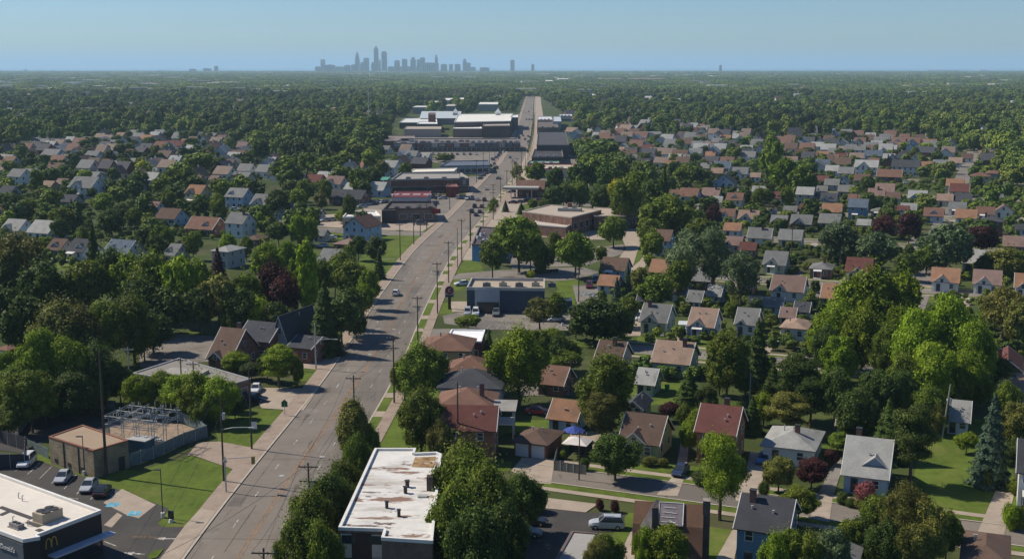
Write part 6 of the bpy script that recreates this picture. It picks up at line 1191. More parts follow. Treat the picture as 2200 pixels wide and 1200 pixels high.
p = G(612, 893); t = root('road_sign', (p.x, p.y, 0), 0, 'green house-shaped sign standing on the concrete forecourt edge', 'sign'); MB().tube((0, 0, 0), (0, 0, 2.4), .05, n=6).obj('post', M_galv, t)
MB().hull6([(-.55, -.04, 1.7), (.55, -.04, 1.7), (.55, -.04, 2.6), (0, -.04, 3.1), (-.55, -.04, 2.6)], [(-.55, .04, 1.7), (.55, .04, 1.7), (.55, .04, 2.6), (0, .04, 3.1), (-.55, .04, 2.6)]).obj('sign_plate', mat('sign green', (.02, .12, .05), .5), t)
p = G(541, 964); MBs = MB().box((0, 0, 0), (.9, .06, 1.2)).obj('pole_sign', M_trim, left[2], (.6, -.2, 4.2))
p = G(628, 796); t = root('flag', (p.x, p.y, 0), 0, 'red and white flag hanging beside the red brick annex', 'flag'); MB().tube((0, 0, 0), (.3, 0, 4), .04, n=5).obj('flagpole', M_galv, t)
for k in range(7): MB().hull6([(.35 + .02 * k, .0, 3.9 - k * .02 - .0), (.35 + .16 * (k + 1) - .14, 0, 3.9), (.5 + .1 * k, .06, 2.2), (.38 + .1 * k, .06, 2.2)], [(.35 + .02 * k, .05, 3.88), (.37 + .16 * k, .05, 3.9), (.5 + .1 * k, .1, 2.2), (.38 + .1 * k, .1, 2.2)]).obj('stripe', M_red if k % 2 == 0 else M_trim, t)

# lattice substation: columns, beams, braces, insulators
def lattice():
    pts = [G(*q) for q in ((262, 962), (300, 984), (352, 970), (326, 945), (374, 958), (285, 935))]
    c = G(306, 966); t = root('lattice_structure', (c.x, c.y, 0), R(-18), 'tangled steel lattice structure standing on gravel beside the tan brick building', 'substation')
    t.scale = (.66, .66, .84)
    gx = [-6.5, -2.2, 2.2, 6.5]; gy = [-4, 1, 6]; g = random.Random(8)
    for x in gx:
        for y in gy: MB().tube((x, y, 0), (x, y, 7.4 if y > 0 else 6.6), .1, n=4).obj('column', M_galv, t)
    def truss(a, b, wd=.45):
        a, b = Vector(a), Vector(b); mb = MB(); n = max(3, int((b - a).length / 1.1)); up = Vector((0, 0, wd))
        mb.tube(a, b, .06, n=4).tube(a + up, b + up, .06, n=4)
        for k in range(n): u, v = a.lerp(b, k / n), a.lerp(b, (k + 1) / n); mb.tube(u, v + up, .035, n=3) if k % 2 else mb.tube(u + up, v, .035, n=3)
        return mb.obj('beam', M_galv, t)
    for z in (5.2, 6.8):
        for y in gy: truss((gx[0] - 1.5, y, z), (gx[-1] + 1, y, z))
        for x in gx: truss((x, gy[0] - 1, z + .5), (x, gy[-1] + 1, z + .5))
    for k in range(10):
        x, y = g.uniform(-6, 6), g.uniform(-4, 6); MB().tube((x, y, g.uniform(5, 7)), (x + g.uniform(-2.6, 2.6), y + g.uniform(-2, 2), g.uniform(6.5, 8.6)), .07, n=4).obj('strut', M_galv, t)
    for k in range(8):
        x = gx[k % 3]; y = gy[k % 2]; MB().tube((x, y, .4), (x + 4.2, y, 4.6), .05, n=3).obj('brace', M_galv, t)
    for k in range(26):
        x, y = g.uniform(-6.5, 6.5), g.choice(gy) + g.uniform(-.5, .5); z = g.choice((7.3, 7.7)); mb = MB()
        for j in range(4): mb.tube((x, y, z + j * .22), (x, y, z + j * .22 + .12), .13, .08, 6)
        mb.obj('insulator', M_galv, t)
    for x, y, w in ((-4, 0, 2), (0, -1, 1.6), (3.5, 2, 2.2), (1, 4, 1.5)):
        MB().box((x, y, .9), (w, 1.2, 1.8)).box((x, y, 1.9), (w * .6, .8, .3)).obj('switchgear_box', M_galv, t)
lattice()
p = G(283, 985); t = root('equipment_tank', (p.x + 1.5, p.y + .5, 0), R(-22), 'blue-green screened cabinet at the corner of the tan brick building', 'cabinet'); MB().box((0, 0, 1.6), (3.4, 2.4, 3.2)).obj('body', M_plain, t, color=(.05, .1, .14)); MB().box((0, 0, 3.25), (3.6, 2.6, .14)).obj('lid', M_galv, t)
M_mesh = mat('blue green windscreen mesh', (.14, .18, .18), .9, .1, .25, 1.2)
def fence(pts, h, m, label, name='fence', post=2.6, pm=None):
    P_ = [Vector(G(*q).xy) for q in pts]; c = centre(P_); t = root(name, (c.x, c.y, 0), 0, label, 'fence')
    for a, b in zip(P_[:-1], P_[1:]):
        n = max(1, round((b - a).length / post)); d = (b - a) / n; ang = math.atan2(d.y, d.x)
        for k in range(n):
            q = a + d * (k + .5) - c; MB().box((0, 0, h / 2), (d.length - .1, .05, h * .96)).obj('panel', m, t, (q.x, q.y, 0), ang)
            q = a + d * k - c; MB().tube((0, 0, 0), (0, 0, h + .15), .05, n=5).obj('post', pm or M_galv, t, (q.x, q.y, 0))
    return t
fence([(276, 1003), (330, 985), (395, 955), (445, 938)], 2.1, M_mesh, 'blue-green screened fence between the lattice structure and the lawn')
fence([(445, 938), (425, 922), (375, 902)], 2.0, M_mesh, 'blue-green screened fence at the back right of the gravel yard')
fence([(40, 935), (62, 908), (110, 886), (175, 876), (250, 880)], 1.8, M_mesh, 'curved blue-green fence behind the dark fenced yard')
fence([(60, 965), (105, 985)], 1.8, M_mesh, 'short screened fence left of the tan brick building')
M_wdark = mat('dark fence boards', (.055, .05, .055), .9, .1, .2, 1)
fence([(-40, 1008), (54, 1005), (56, 968), (-20, 945)], 2.4, M_wdark, 'dark boarded enclosure at the left edge of the photo')
M_wgrey = mat('grey fence boards', (.2, .2, .16), .9, .1, .2, 1)
fence([(1190, 1010), (1260, 1020)], 1.6, M_wgrey, 'grey-green board fence behind the sidewalk beside the garage drive', post=1.2)
fence([(1190, 1010), (1198, 975)], 1.5, M_wgrey, 'short board fence beside the brick double garage', post=1.2)
fence([(1245, 635), (1292, 640)], 1.4, M_trim, 'white fence beside the pale blue garage with orange roof')
fence([(1140, 588), (1200, 585)], 1.2, M_wdark, 'dark row of boards along the rear parking edge', post=1.)
fence([(60, 592), (150, 548)], .8, M_wdark, 'low dark hedge-like border beside the small mown lawn')
# garden pavilion, parasols
p = G(1242, 988); t = root('garden_pavilion', (p.x, p.y + 2, 0), R(-20), 'white-roofed garden pavilion with dark sides beside the orange-roofed garage', 'pavilion')
mb = MB(); mb.hull6([(-2.1, -2, 2.5), (2.1, -2, 2.5), (2.1, 2, 2.5), (-2.1, 2, 2.5)], [(-.5, -.4, 3.2), (.5, -.4, 3.2), (.5, .4, 3.2), (-.5, .4, 3.2)]).obj('roof', M_plain, t, color=(.55, .5, .47))
for sx in (-1, 1):
    for sy in (-1, 1): MB().box((sx * 1.9, sy * 1.8, 1.25), (.14, .14, 2.5)).obj('post', M_dark, t)
MB().box((0, 1.7, 1.1), (3.8, .1, 2.2)).obj('back_wall', M_dark, t); MB().box((.3, 0, .45), (1.6, .9, .08)).box((.3, 0, .22), (.2, .2, .44)).obj('table', M_dark, t)
def parasol(px, py, r, h, col, label):
    p = G(px, py); t = root('parasol', (p.x, p.y, 0), 0, label, 'parasol'); MB().tube((0, 0, 0), (0, 0, h), .04, n=6).obj('pole', M_galv, t); mb = MB(); n = 8
    for k in range(n):
        a, b = 2 * math.pi * k / n, 2 * math.pi * (k + 1) / n; mb.slab([(0, 0, h + .1), (r * math.cos(a), r * math.sin(a), h - .75), (r * math.cos(b), r * math.sin(b), h - .75)], .03)
    return mb.obj('canopy', M_plain, t, color=col)
parasol(1233, 948, 1.9, 2.7, (.03, .06, .27), 'deep blue garden parasol above the white pavilion'); parasol(652, 686, 1.7, 2.8, (.6, .1, .06), 'bright orange-red parasol behind the steep dark gables')
p = G(1410, 724); t = root('garden_bench', (p.x + 1, p.y, 0), R(-22), 'white bench on the lawn in front of the pale green cottage', 'bench'); MB().box((0, 0, .45), (1.5, .45, .06)).obj('seat', M_trim, t); MB().box((0, .2, .75), (1.5, .06, .5)).obj('backrest', M_trim, t)
for s in (-1, 1): MB().box((s * .65, 0, .22), (.08, .4, .44)).obj('leg', M_trim, t)
p = G(1433, 838); t = root('wheelie_bin', (p.x, p.y, 0), .3, 'bright green bin beside the low pale green house', 'bin'); MB().hull6([(-.28, -.3, 0), (.28, -.3, 0), (.28, .3, 0), (-.28, .3, 0)], [(-.36, -.38, 1.05), (.36, -.38, 1.05), (.36, .38, 1.05), (-.36, .38, 1.05)]).obj('body', M_plain, t, color=(.02, .3, .08)); MB().box((0, 0, 1.1), (.78, .82, .08)).obj('lid', M_plain, t, color=(.02, .26, .07))
p = G(1715, 940); t = root('laundry_frame', (G(1620, 905).x, G(1620, 905).y, 0), 0, 'pale T-shaped washing-line post right of the orange brick house', 'washing line post'); MB().tube((0, 0, 0), (0, 0, 2.2), .06, n=5).obj('post', M_trim, t); MB().box((0, 0, 2.1), (1.5, .08, .08)).obj('crossbar', M_trim, t)

M_fac = mat('distant facade', rough=.8, spec=.2, var=.08, scale=.02, objcol=True)
FAR_B = []; rs = random.Random(9)
FB = [(480, 178, 40, 183, 4), (455, 180, 15, 184, 3), (1390, 166, 60, 175, 3), (1310, 168, 45, 174, 2), (1360, 172, 18, 173, 4), (1165, 157, 24, 163, 3), (1180, 172, 12, 180, 3), (1095, 151, 40, 155, 3), (760, 160, 30, 162, 3), (795, 158, 14, 162, 4), (820, 150, 22, 157, 5), (330, 160, 22, 166, 3), (370, 164, 18, 169, 3), (150, 168, 20, 173, 3), (130, 206, 34, 214, 4), (20, 216, 24, 220, 4), (70, 206, 20, 212, 4), (195, 186, 16, 193, 3), (330, 182, 24, 186, 3), (350, 150, 10, 154, 3), (2020, 150, 60, 153, 3), (2105, 148, 12, 152, 4), (1290, 150, 16, 156, 2), (1990, 184, 14, 187, 2), (1210, 166, 20, 176, 4), (930, 224, 16, 232, 5), (960, 216, 18, 226, 4), (1000, 216, 24, 224, 4), (1050, 226, 34, 236, 6), (970, 232, 16, 240, 5), (830, 230, 18, 236, 4), (725, 240, 18, 246, 5), (708, 236, 12, 240, 5), (1395, 218, 14, 222, 4), (1445, 218, 26, 224, 4), (1270, 208, 18, 214, 4), (762, 262, 8, 268, 12), (905, 236, 24, 243, 6), (1600, 228, 14, 232, 4), (1640, 226, 16, 230, 3), (560, 195, 18, 199, 3), (620, 186, 14, 190, 3), (250, 200, 26, 204, 4), (290, 192, 14, 196, 4), (100, 192, 30, 197, 4), (40, 198, 20, 203, 4), (170, 214, 18, 218, 4), (10, 190, 16, 195, 4), (380, 205, 12, 209, 4), (410, 174, 12, 178, 3), (1750, 168, 10, 172, 2), (1480, 160, 14, 164, 2)]
FBL = []
for k, (px, yt, w, yb, hh) in enumerate(FB):
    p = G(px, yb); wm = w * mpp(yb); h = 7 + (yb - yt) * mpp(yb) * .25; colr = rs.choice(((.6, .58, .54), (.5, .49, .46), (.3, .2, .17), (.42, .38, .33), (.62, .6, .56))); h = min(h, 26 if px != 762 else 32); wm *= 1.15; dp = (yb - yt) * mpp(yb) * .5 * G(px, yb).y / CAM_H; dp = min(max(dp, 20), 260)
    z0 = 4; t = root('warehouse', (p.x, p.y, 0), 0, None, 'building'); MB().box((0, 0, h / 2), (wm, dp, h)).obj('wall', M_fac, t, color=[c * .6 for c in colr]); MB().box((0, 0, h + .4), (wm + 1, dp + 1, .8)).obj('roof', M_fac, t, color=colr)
    FBL.append([t, ('pale' if colr[0] > .45 else 'brownish') + ' flat-roofed building among the far woods', p.x, p.y, 'building'])
    FAR_B.append((p.x, p.y, wm / 2 + 6, dp / 2 + 10))

# ------------------------------------------------------------------ fill: the countable trees between the houses, then the woods
def clear_of(x, y, r):
    for hx, hy, hr in HPOS:
        if abs(hx - x) < hr + r + (1 if y < 700 else -1.5) and -(hr + r + 1) < hy - y < hr + r + (7 if y < 700 else 2) and (hx - x) ** 2 + (hy - y) ** 2 < (hr + r + (6 if y < 700 else 1)) ** 2: return False
    return True
def off_far(x, y, r=0):
    return all(abs(x - bx) > hw + r or not (-hd - 45 - y * .03 < y - by < hd + r) for bx, by, hw, hd in FAR_B)
def open_tree(x, y, r):
    for tx, ty, tr in TPOS:
        if (tx - x) ** 2 + (ty - y) ** 2 < (tr * .8 + r * .8) ** 2: return False
    return True
def inside(px, py, poly):
    c = False; j = len(poly) - 1
    for i in range(len(poly)):
        a, b = poly[i], poly[j]
        if (a[1] > py) != (b[1] > py) and px < (b[0] - a[0]) * (py - a[1]) / (b[1] - a[1]) + a[0]: c = not c
        j = i
    return c
PAVED = [[(660, 425), (800, 425), (830, 300), (845, 255), (1115, 240), (1148, 205), (1156, 205), (1235, 262), (1235, 345), (1290, 425), (1290, 440), (1400, 450), (1400, 580), (1000, 600), (960, 500), (905, 505), (660, 500)]]
TOWN = [[(1225, 285), (1460, 300), (1440, 268), (1520, 282), (1700, 312), (1800, 292), (1960, 300), (2030, 318), (2120, 335), (2160, 350), (2150, 400), (2300, 440), (2300, 700), (1400, 660), (1400, 400), (1240, 330)],
        [(-60, 330), (120, 310), (180, 300), (330, 292), (500, 300), (560, 330), (640, 385), (830, 370), (830, 340), (910, 330), (960, 350), (840, 420), (700, 440), (640, 500), (420, 520), (260, 570), (-60, 580)]]
def on_street(x, y):
    u, v = toUV((x, y))
    return any(abs(v - s[0]) < 6.5 for s in STREETS if s[0] > 200) and u > -s_u(v) or (abs(u + 20) < 6 and v > 262)
def s_u(v): return v * .28
g = random.Random(21)
def far_mat():
    m = bpy.data.materials.new('woods foliage'); m.use_nodes = True; N = m.node_tree.nodes; L = m.node_tree.links; b = N['Principled BSDF']
    b.inputs['Roughness'].default_value = .7; b.inputs['Specular IOR Level'].default_value = .12
    oi = N.new('ShaderNodeObjectInfo'); rp = N.new('ShaderNodeValToRGB'); L.new(oi.outputs['Random'], rp.inputs[0]); e = rp.color_ramp.elements
    cols = [(0, (.034, .058, .012)), (.3, (.052, .080, .014)), (.6, (.070, .100, .015)), (.85, (.092, .108, .02)), (1, (.11, .145, .015))]
    e[0].color = (*cols[0][1], 1); e[1].color = (*cols[-1][1], 1)
    for p_, c in cols[1:-1]: k = e.new(p_); k.color = (*c, 1)
    tc = N.new('ShaderNodeTexCoord'); n = N.new('ShaderNodeTexNoise'); n.inputs['Scale'].default_value = .5; L.new(tc.outputs['Object'], n.inputs['Vector'])
    ge = N.new('ShaderNodeNewGeometry'); n2 = N.new('ShaderNodeTexNoise'); n2.inputs['Scale'].default_value = .006; n2.inputs['Detail'].default_value = 4; L.new(ge.outputs['Position'], n2.inputs['Vector'])
    src = rp.outputs[0]
    for nd, lo, hi in ((n, .8, 2.1), (n2, .4, 1.75)):
        r_ = N.new('ShaderNodeMapRange'); L.new(nd.outputs['Fac'], r_.inputs[0]); r_.inputs[1].default_value = .3; r_.inputs[2].default_value = .7; r_.inputs[3].default_value = lo; r_.inputs[4].default_value = hi
        mm = N.new('ShaderNodeVectorMath'); mm.operation = 'SCALE'; L.new(src, mm.inputs[0]); L.new(r_.outputs[0], mm.inputs['Scale']); src = mm.outputs[0]
    L.new(src, b.inputs['Base Color']); return m
M_woods = far_mat()
def woods(name, label, pts, protos, cat='woods'):
    """one uncountable mass: points carrying a turn, a size and a choice, with a crown put on each"""
    me = bpy.data.meshes.new(name); A = np.array([p[:3] for p in pts], np.float32); me.vertices.add(len(A)); me.vertices.foreach_set('co', A.ravel())
    for nm, k in (('turn', 3), ('size', 4)):
        at = me.attributes.new(nm, 'FLOAT', 'POINT'); at.data.foreach_set('value', np.array([p[k] for p in pts], np.float32))
    at = me.attributes.new('tall', 'FLOAT', 'POINT'); at.data.foreach_set('value', np.array([p[5] for p in pts], np.float32))
    at = me.attributes.new('pick', 'INT', 'POINT'); at.data.foreach_set('value', np.array([int(p[6]) for p in pts], np.int32))
    o = link(name, me); tag(o, label, cat, kind='stuff')
    cl = bpy.data.collections.new(name + ' crowns')
    for k, d in enumerate(protos): q = bpy.data.objects.new(f'{k:02d}_crown', d); cl.objects.link(q)
    ng = bpy.data.node_groups.new(name, 'GeometryNodeTree'); ng.interface.new_socket('Geometry', in_out='INPUT', socket_type='NodeSocketGeometry'); ng.interface.new_socket('Geometry', in_out='OUTPUT', socket_type='NodeSocketGeometry')
    N, L = ng.nodes, ng.links; gi, go = N.new('NodeGroupInput'), N.new('NodeGroupOutput'); ip = N.new('GeometryNodeInstanceOnPoints'); ci = N.new('GeometryNodeCollectionInfo')
    ci.inputs[0].default_value = cl; ci.inputs['Separate Children'].default_value = True; ci.inputs['Reset Children'].default_value = True; ip.inputs['Pick Instance'].default_value = True
    def att(n_, t='FLOAT'): a = N.new('GeometryNodeInputNamedAttribute'); a.data_type = t; a.inputs[0].default_value = n_; return a.outputs[0]
    cz = N.new('ShaderNodeCombineXYZ'); L.new(att('turn'), cz.inputs[2]); sc_ = N.new('ShaderNodeCombineXYZ'); sz_, tl = att('size'), att('tall'); L.new(sz_, sc_.inputs[0]); L.new(sz_, sc_.inputs[1]); L.new(tl, sc_.inputs[2])
    L.new(gi.outputs[0], ip.inputs['Points']); L.new(ci.outputs[0], ip.inputs['Instance']); L.new(att('pick', 'INT'), ip.inputs['Instance Index']); L.new(cz.outputs[0], ip.inputs['Rotation']); L.new(sc_.outputs[0], ip.inputs['Scale']); L.new(ip.outputs[0], go.inputs[0])
    md = o.modifiers.new('crowns', 'NODES'); md.node_group = ng; return o
low = []
for s in range(6):
    lb = [(x / 5.2, y / 5.2, z / 12, r / 5.2, rz / 12) for x, y, z, r, rz in cluster(s * 11 + 5, 12, 5.2, 8, .56, spread=.55)]
    # crown scaled to unit radius and unit height, foot at 0
    me = lobes_crown('crown', [(x * 5.2, y * 5.2, z * 12, r * 5.2, rz * 12) for x, y, z, r, rz in lb], 900, 1.25, M_woods, s + 200, icos=ICO1, nr=.25, spray=.04); me.transform(Matrix.Diagonal((1 / 5.4, 1 / 5.4, 1 / 12, 1))); low.append(me)
# houses too far and too many to tell apart: small simple houses standing in rows between the nearer ones
hp = []
for wc, rcx in (((.6, .6, .58), (.17, .17, .165)), ((.45, .42, .34), (.12, .08, .06)), ((.5, .48, .42), (.17, .1, .075)), ((.35, .4, .45), (.29, .29, .28)), ((.16, .07, .05), (.07, .07, .08)), ((.6, .6, .58), (.2, .15, .12))):
    mw, mr = [mat(f'far house {k} {wc} {rcx}', c, .85, .2, .1, .5) for k, c in (('wall', wc), ('roof', rcx))]; w_, d_ = 9, 9; b_ = gable_walls(w_, d_, 3.4, 3.4, 'x'); n0 = len(b_.F); r_ = gable_roof(w_, d_, 3.4, 3.4, 'x')
    o0 = len(b_.V); b_.V += r_.V; b_.F += [[i + o0 for i in f] for f in r_.F]; b_.M += [1] * len(r_.F)
    for k in (-1, 1): b_.box((k * 2.4, -4.55, 1.7), (1.2, .1, 1.2), m=2)
    b_.box((4.55, 0, 4.6), (.1, 1., 1.2), m=2); b_.box((2, .8, 7), (.7, .7, 1.6), m=0); hp.append(b_.data('far_house', [mw, mr, M_glass]))
pts = []
for poly, u0, u1 in ((TOWN[0], -400, 700), (TOWN[1], -900, 200)):
    for v in np.arange(520, 1500, 22):
        for u in np.arange(u0, u1, 13.5):
            q = UV(u + g.uniform(-1, 1), v + g.uniform(-1.5, 1.5)); px, py = P(q.x, q.y)
            if not inside(px, py, poly) or py > (372 if q.x > 0 else 440) or g.random() < (.4 if q.x > 0 else .5): continue
            if any((a - q.x) ** 2 + (b - q.y) ** 2 < (c + 7) ** 2 for a, b, c in HPOS): continue
            if q.x > 0 and on_street(q.x, q.y): continue
            pts.append((q.x, q.y, 0, -TH + (math.pi / 2 if g.random() < .35 else 0), g.uniform(.85, 1.1), g.uniform(.85, 1.3), g.randrange(6)))
for k in range(900):                            # and single roofs further back in the woods
    Y = 850 + 2600 * g.random(); X = g.uniform(-.44, .44) * Y; px, py = P(X, Y)
    if any(inside(px, py, q) for q in PAVED) or any(inside(px, py, q) for q in TOWN) or (1090 < px < 1190) or math.sin(X * .011 + 1) + math.sin(Y * .006 + X * .004) < .1: continue
    pts.append((X, Y, 0, g.uniform(-1, 1), g.uniform(1., 1.5), g.uniform(1.2, 1.9), g.choice((0, 0, 1, 2, 3, 4, 5))))
print('far houses', len(pts))
FARH = [(p[0], p[1]) for p in pts]
woods('far_houses', 'dense rows of small pitched-roof houses too far off to tell apart', pts, hp, 'houses')
for p in pts: HPOS.append((p[0], p[1], 4.5 if p[1] < 1000 or any(inside(*P(p[0], p[1]), q) for q in TOWN) else 11))
SC_T = []
y = 430.
while y < 2600:
    st = 9.5 + y * .0022; x = -y * .46
    while x < y * .46:
        X, Y = x + g.uniform(-.42, .42) * st, y + g.uniform(-.42, .42) * st; x += st
        px, py = P(X, Y)
        if any(inside(px, py, q) for q in PAVED): continue
        town = any(inside(px, py, q) for q in TOWN); r = g.uniform(3.4, 7.2) if g.random() < .7 else g.uniform(2.6, 4)
        rd = road(min(SEND - 1, max(0, Y - 150)), RW / 2)
        if abs(X - (rd.x if Y < G(0, 205).y else 1e9)) < RW / 2 + 9: continue
        if town:
            if g.random() < (.42 if px > 1225 else (.5 if Y > 650 else .62)): continue
            r *= .66 if px > 1225 else .74
            if px > 1225 and on_street(X, Y): continue
        elif Y < 520 and g.random() < .5: continue
        if not clear_of(X, Y, r * .8) or not off_far(X, Y): continue
        if Y < 900 and not open_tree(X, Y, r): continue
        H = r * g.uniform(1.9, 2.7) * (.86 if town else 1.08)
        SC_T.append((X, Y, H, r, town))
    y += st * .92
SC_T.sort(key=lambda t: -t[2] * t[3] / (t[1] ** 2))
N_IND = max(0, 296 - sum(1 for t in TREES if t[4] == 'tree' or True and t[0].name.startswith(('broad', 'upright', 'open', 'spruce', 'pine'))))
TRS = [t for t in TREES if not t[0].name.startswith('garden')]
N_IND = max(0, 298 - len(TRS))
print('hand trees', len(TRS), 'individual fill', N_IND, 'scattered', len(SC_T) - N_IND, 'houses', len(HOUSES))
for X, Y, H, r, town in SC_T[:N_IND]: tree_at(X, Y, H, r * 2, g.choice('BBBBOWS' if town else 'BBBBO'), g.choice('gggbdos' if town else 'ggbdo'))

pts = [(X, Y, 0, g.uniform(0, 6.28), r, H, g.randrange(6)) for X, Y, H, r, town in SC_T[N_IND:]]
woods('woodland', 'mixed green woods and garden trees beyond the nearer individual trees', pts, low)
# shrubs and hedges in the gardens, and the drives beside the houses
pts = []
for k in range(9000):
    Y = 235 + 620 * g.random(); X = g.uniform(-.44, .46) * Y; px, py = P(X, Y)
    tr = inside(px, py, TOWN[0]) or (px > 1290 and 560 < py < 1000); tl = inside(px, py, TOWN[1])
    if not (tr or tl) or any(inside(px, py, q) for q in PAVED): continue
    if X > 0 and (on_street(X, Y) or any(abs(toUV((X, Y))[1] - s_[0]) < 7.5 for s_ in STREETS[1:])): continue
    if any((a - X) ** 2 + (b - Y) ** 2 < (c + .8) ** 2 for a, b, c in HPOS): continue
    r = g.uniform(.7, 1.9); pts.append((X, Y, 0, g.uniform(0, 6.28), r, r * g.uniform(1.2, 2.4), g.randrange(6)))
print('shrubs', len(pts)); woods('garden_shrubs', 'garden shrubs and hedges between the houses', pts, low, 'shrubs')
for t, ph, x, y, cat in HOUSES:
    u, v = toUV((x, y))
    if x < 15 or y < 245 or y > 640 or cat != 'house': continue
    sv = min((s_[0] for s_ in STREETS), key=lambda q: abs(q - v)); w_ = 5.6
    if abs(sv - v) > 30 or abs(sv - v) < 9: continue
    a, b = (sv + 3.9, v + 3) if v > sv else (v - 3, sv - 3.9); strip('driveway', u + w_, u + w_ + 2.7, min(a, b), max(a, b), .0935 + (int(u * 7) % 9) * .0004, (M_conc, M_oldlot)[int(u) % 2])
# far canopy: clumps of crowns, larger with distance
clump = []
for s in range(5):
    gg = random.Random(s); lb = []
    for k in range(13): a, rr = gg.uniform(0, 6.28), math.sqrt(gg.random()) * 20; q = gg.uniform(3.6, 6.2); lb.append((rr * math.cos(a), rr * math.sin(a), gg.uniform(5, 8), q, q * .85))
    me = lobes_crown('crown_clump', lb, 520, 2.3, M_woods, s + 300, icos=ICO1, corer=.86, nr=.2, spray=.02); clump.append(me)
pts = []; y = 2560.
while y < 14400:
    k = 1 + max(0, y - 3000) / 4200; st = 31 * k; x = -y * .45
    while x < y * .45:
        X, Y = x + g.uniform(-.4, .4) * st, y + g.uniform(-.4, .4) * st; x += st
        px, py = P(X, Y); left_open = px < 420 and 150 < py < 215
        if g.random() < (.28 if left_open else (.06 if py > 165 else .12)): continue
        if not off_far(X, Y, 10 * k): continue
        pts.append((X, Y, 0, g.uniform(0, 6.28), k * g.uniform(.9, 1.15), g.uniform(.7, 1.2), g.randrange(5)))
    y += st * .85
print('clumps', len(pts))
woods('far_woods', 'continuous green woods fading to blue towards the skyline', pts, clump)

# ------------------------------------------------------------------ far buildings and the skyline
def tower(name, px, wpx, ytop, dist, label, col=(.22, .21, .22), form='box', dep=None, cat='skyscraper', ybase=None):
    X = (px - 1100) / FPX * dist; w = wpx / FPX * dist; h = CAM_H + (143 - ytop) / FPX * dist if ybase is None else (ybase - ytop) / FPX * dist; dep = dep or w * .9
    t = root(name, (X, dist, 0), random.uniform(-.3, .3) * 0, label, cat); x, y_ = w / 2, dep / 2
    def blk(x, y_, z0, z1, nm='wall', c=col): return MB().box((0, 0, (z0 + z1) / 2), (2 * x, 2 * y_, z1 - z0)).obj(nm, M_fac, t, color=c)
    if form == 'spire':
        blk(x, y_, 0, h * .62); blk(x * .8, y_ * .8, h * .62, h * .74, 'upper_storeys'); blk(x * .6, y_ * .6, h * .74, h * .84, 'crown')
        MB().hull6([(-x * .55, -y_ * .55, h * .84), (x * .55, -y_ * .55, h * .84), (x * .55, y_ * .55, h * .84), (-x * .55, y_ * .55, h * .84)], [(-.8, -.8, h), (.8, -.8, h), (.8, .8, h), (-.8, .8, h)]).obj('spire', M_fac, t, color=col)
    elif form == 'point':
        blk(x, y_, 0, h * .84); MB().hull6([(-x * .85, -y_ * .85, h * .84), (x * .85, -y_ * .85, h * .84), (x * .85, y_ * .85, h * .84), (-x * .85, y_ * .85, h * .84)], [(-x * .25, -x * .25, h * .93), (x * .25, -x * .25, h * .93), (x * .25, x * .25, h * .93), (-x * .25, x * .25, h * .93)]).obj('pyramid_roof', M_fac, t, color=col)
        MB().tube((0, 0, h * .93), (0, 0, h), x * .12, x * .03, 5).obj('spire', M_fac, t, color=col)
    elif form == 'round':
        blk(x, y_, 0, h * .88)
        mb = MB()
        for k in range(5): a, b = k / 5 * math.pi / 2, (k + 1) / 5 * math.pi / 2; mb.hull6([(-x * math.cos(a), -y_, h * .88 + h * .12 * math.sin(a)), (x * math.cos(a), -y_, h * .88 + h * .12 * math.sin(a)), (x * math.cos(b), -y_, h * .88 + h * .12 * math.sin(b)), (-x * math.cos(b), -y_, h * .88 + h * .12 * math.sin(b))], [(-x * math.cos(a), y_, h * .88 + h * .12 * math.sin(a)), (x * math.cos(a), y_, h * .88 + h * .12 * math.sin(a)), (x * math.cos(b), y_, h * .88 + h * .12 * math.sin(b)), (-x * math.cos(b), y_, h * .88 + h * .12 * math.sin(b))])
        mb.obj('rounded_top', M_fac, t, color=col)
    elif form == 'step': blk(x, y_, 0, h * .86); blk(x * .6, y_ * .6, h * .86, h, 'upper_storeys')
    elif form == 'slant':
        blk(x, y_, 0, h * .9); MB().hull6([(-x, -y_, h * .9), (x, -y_, h * .9), (x, y_, h * .9), (-x, y_, h * .9)], [(-x, -y_, h * .9 + .1), (x * .2, -y_, h), (x * .2, y_, h), (-x, y_, h * .9 + .1)]).obj('slanted_top', M_fac, t, color=col)
    else:
        blk(x, y_, 0, h * .97); blk(x * .5, y_ * .5, h * .97, h, 'plant_room')
    if h > 60 or wpx > 12:
        n = max(3, min(7, int(w / 8))); mb = MB()
        for k in range(n): mb.box(((k + .5) / n * 2 * x * .9 - x * .9, -y_ - .3, h * .42), (2 * x / n * .4, .4, h * .7))
        mb.obj('window_band', M_glass, t)
    return t
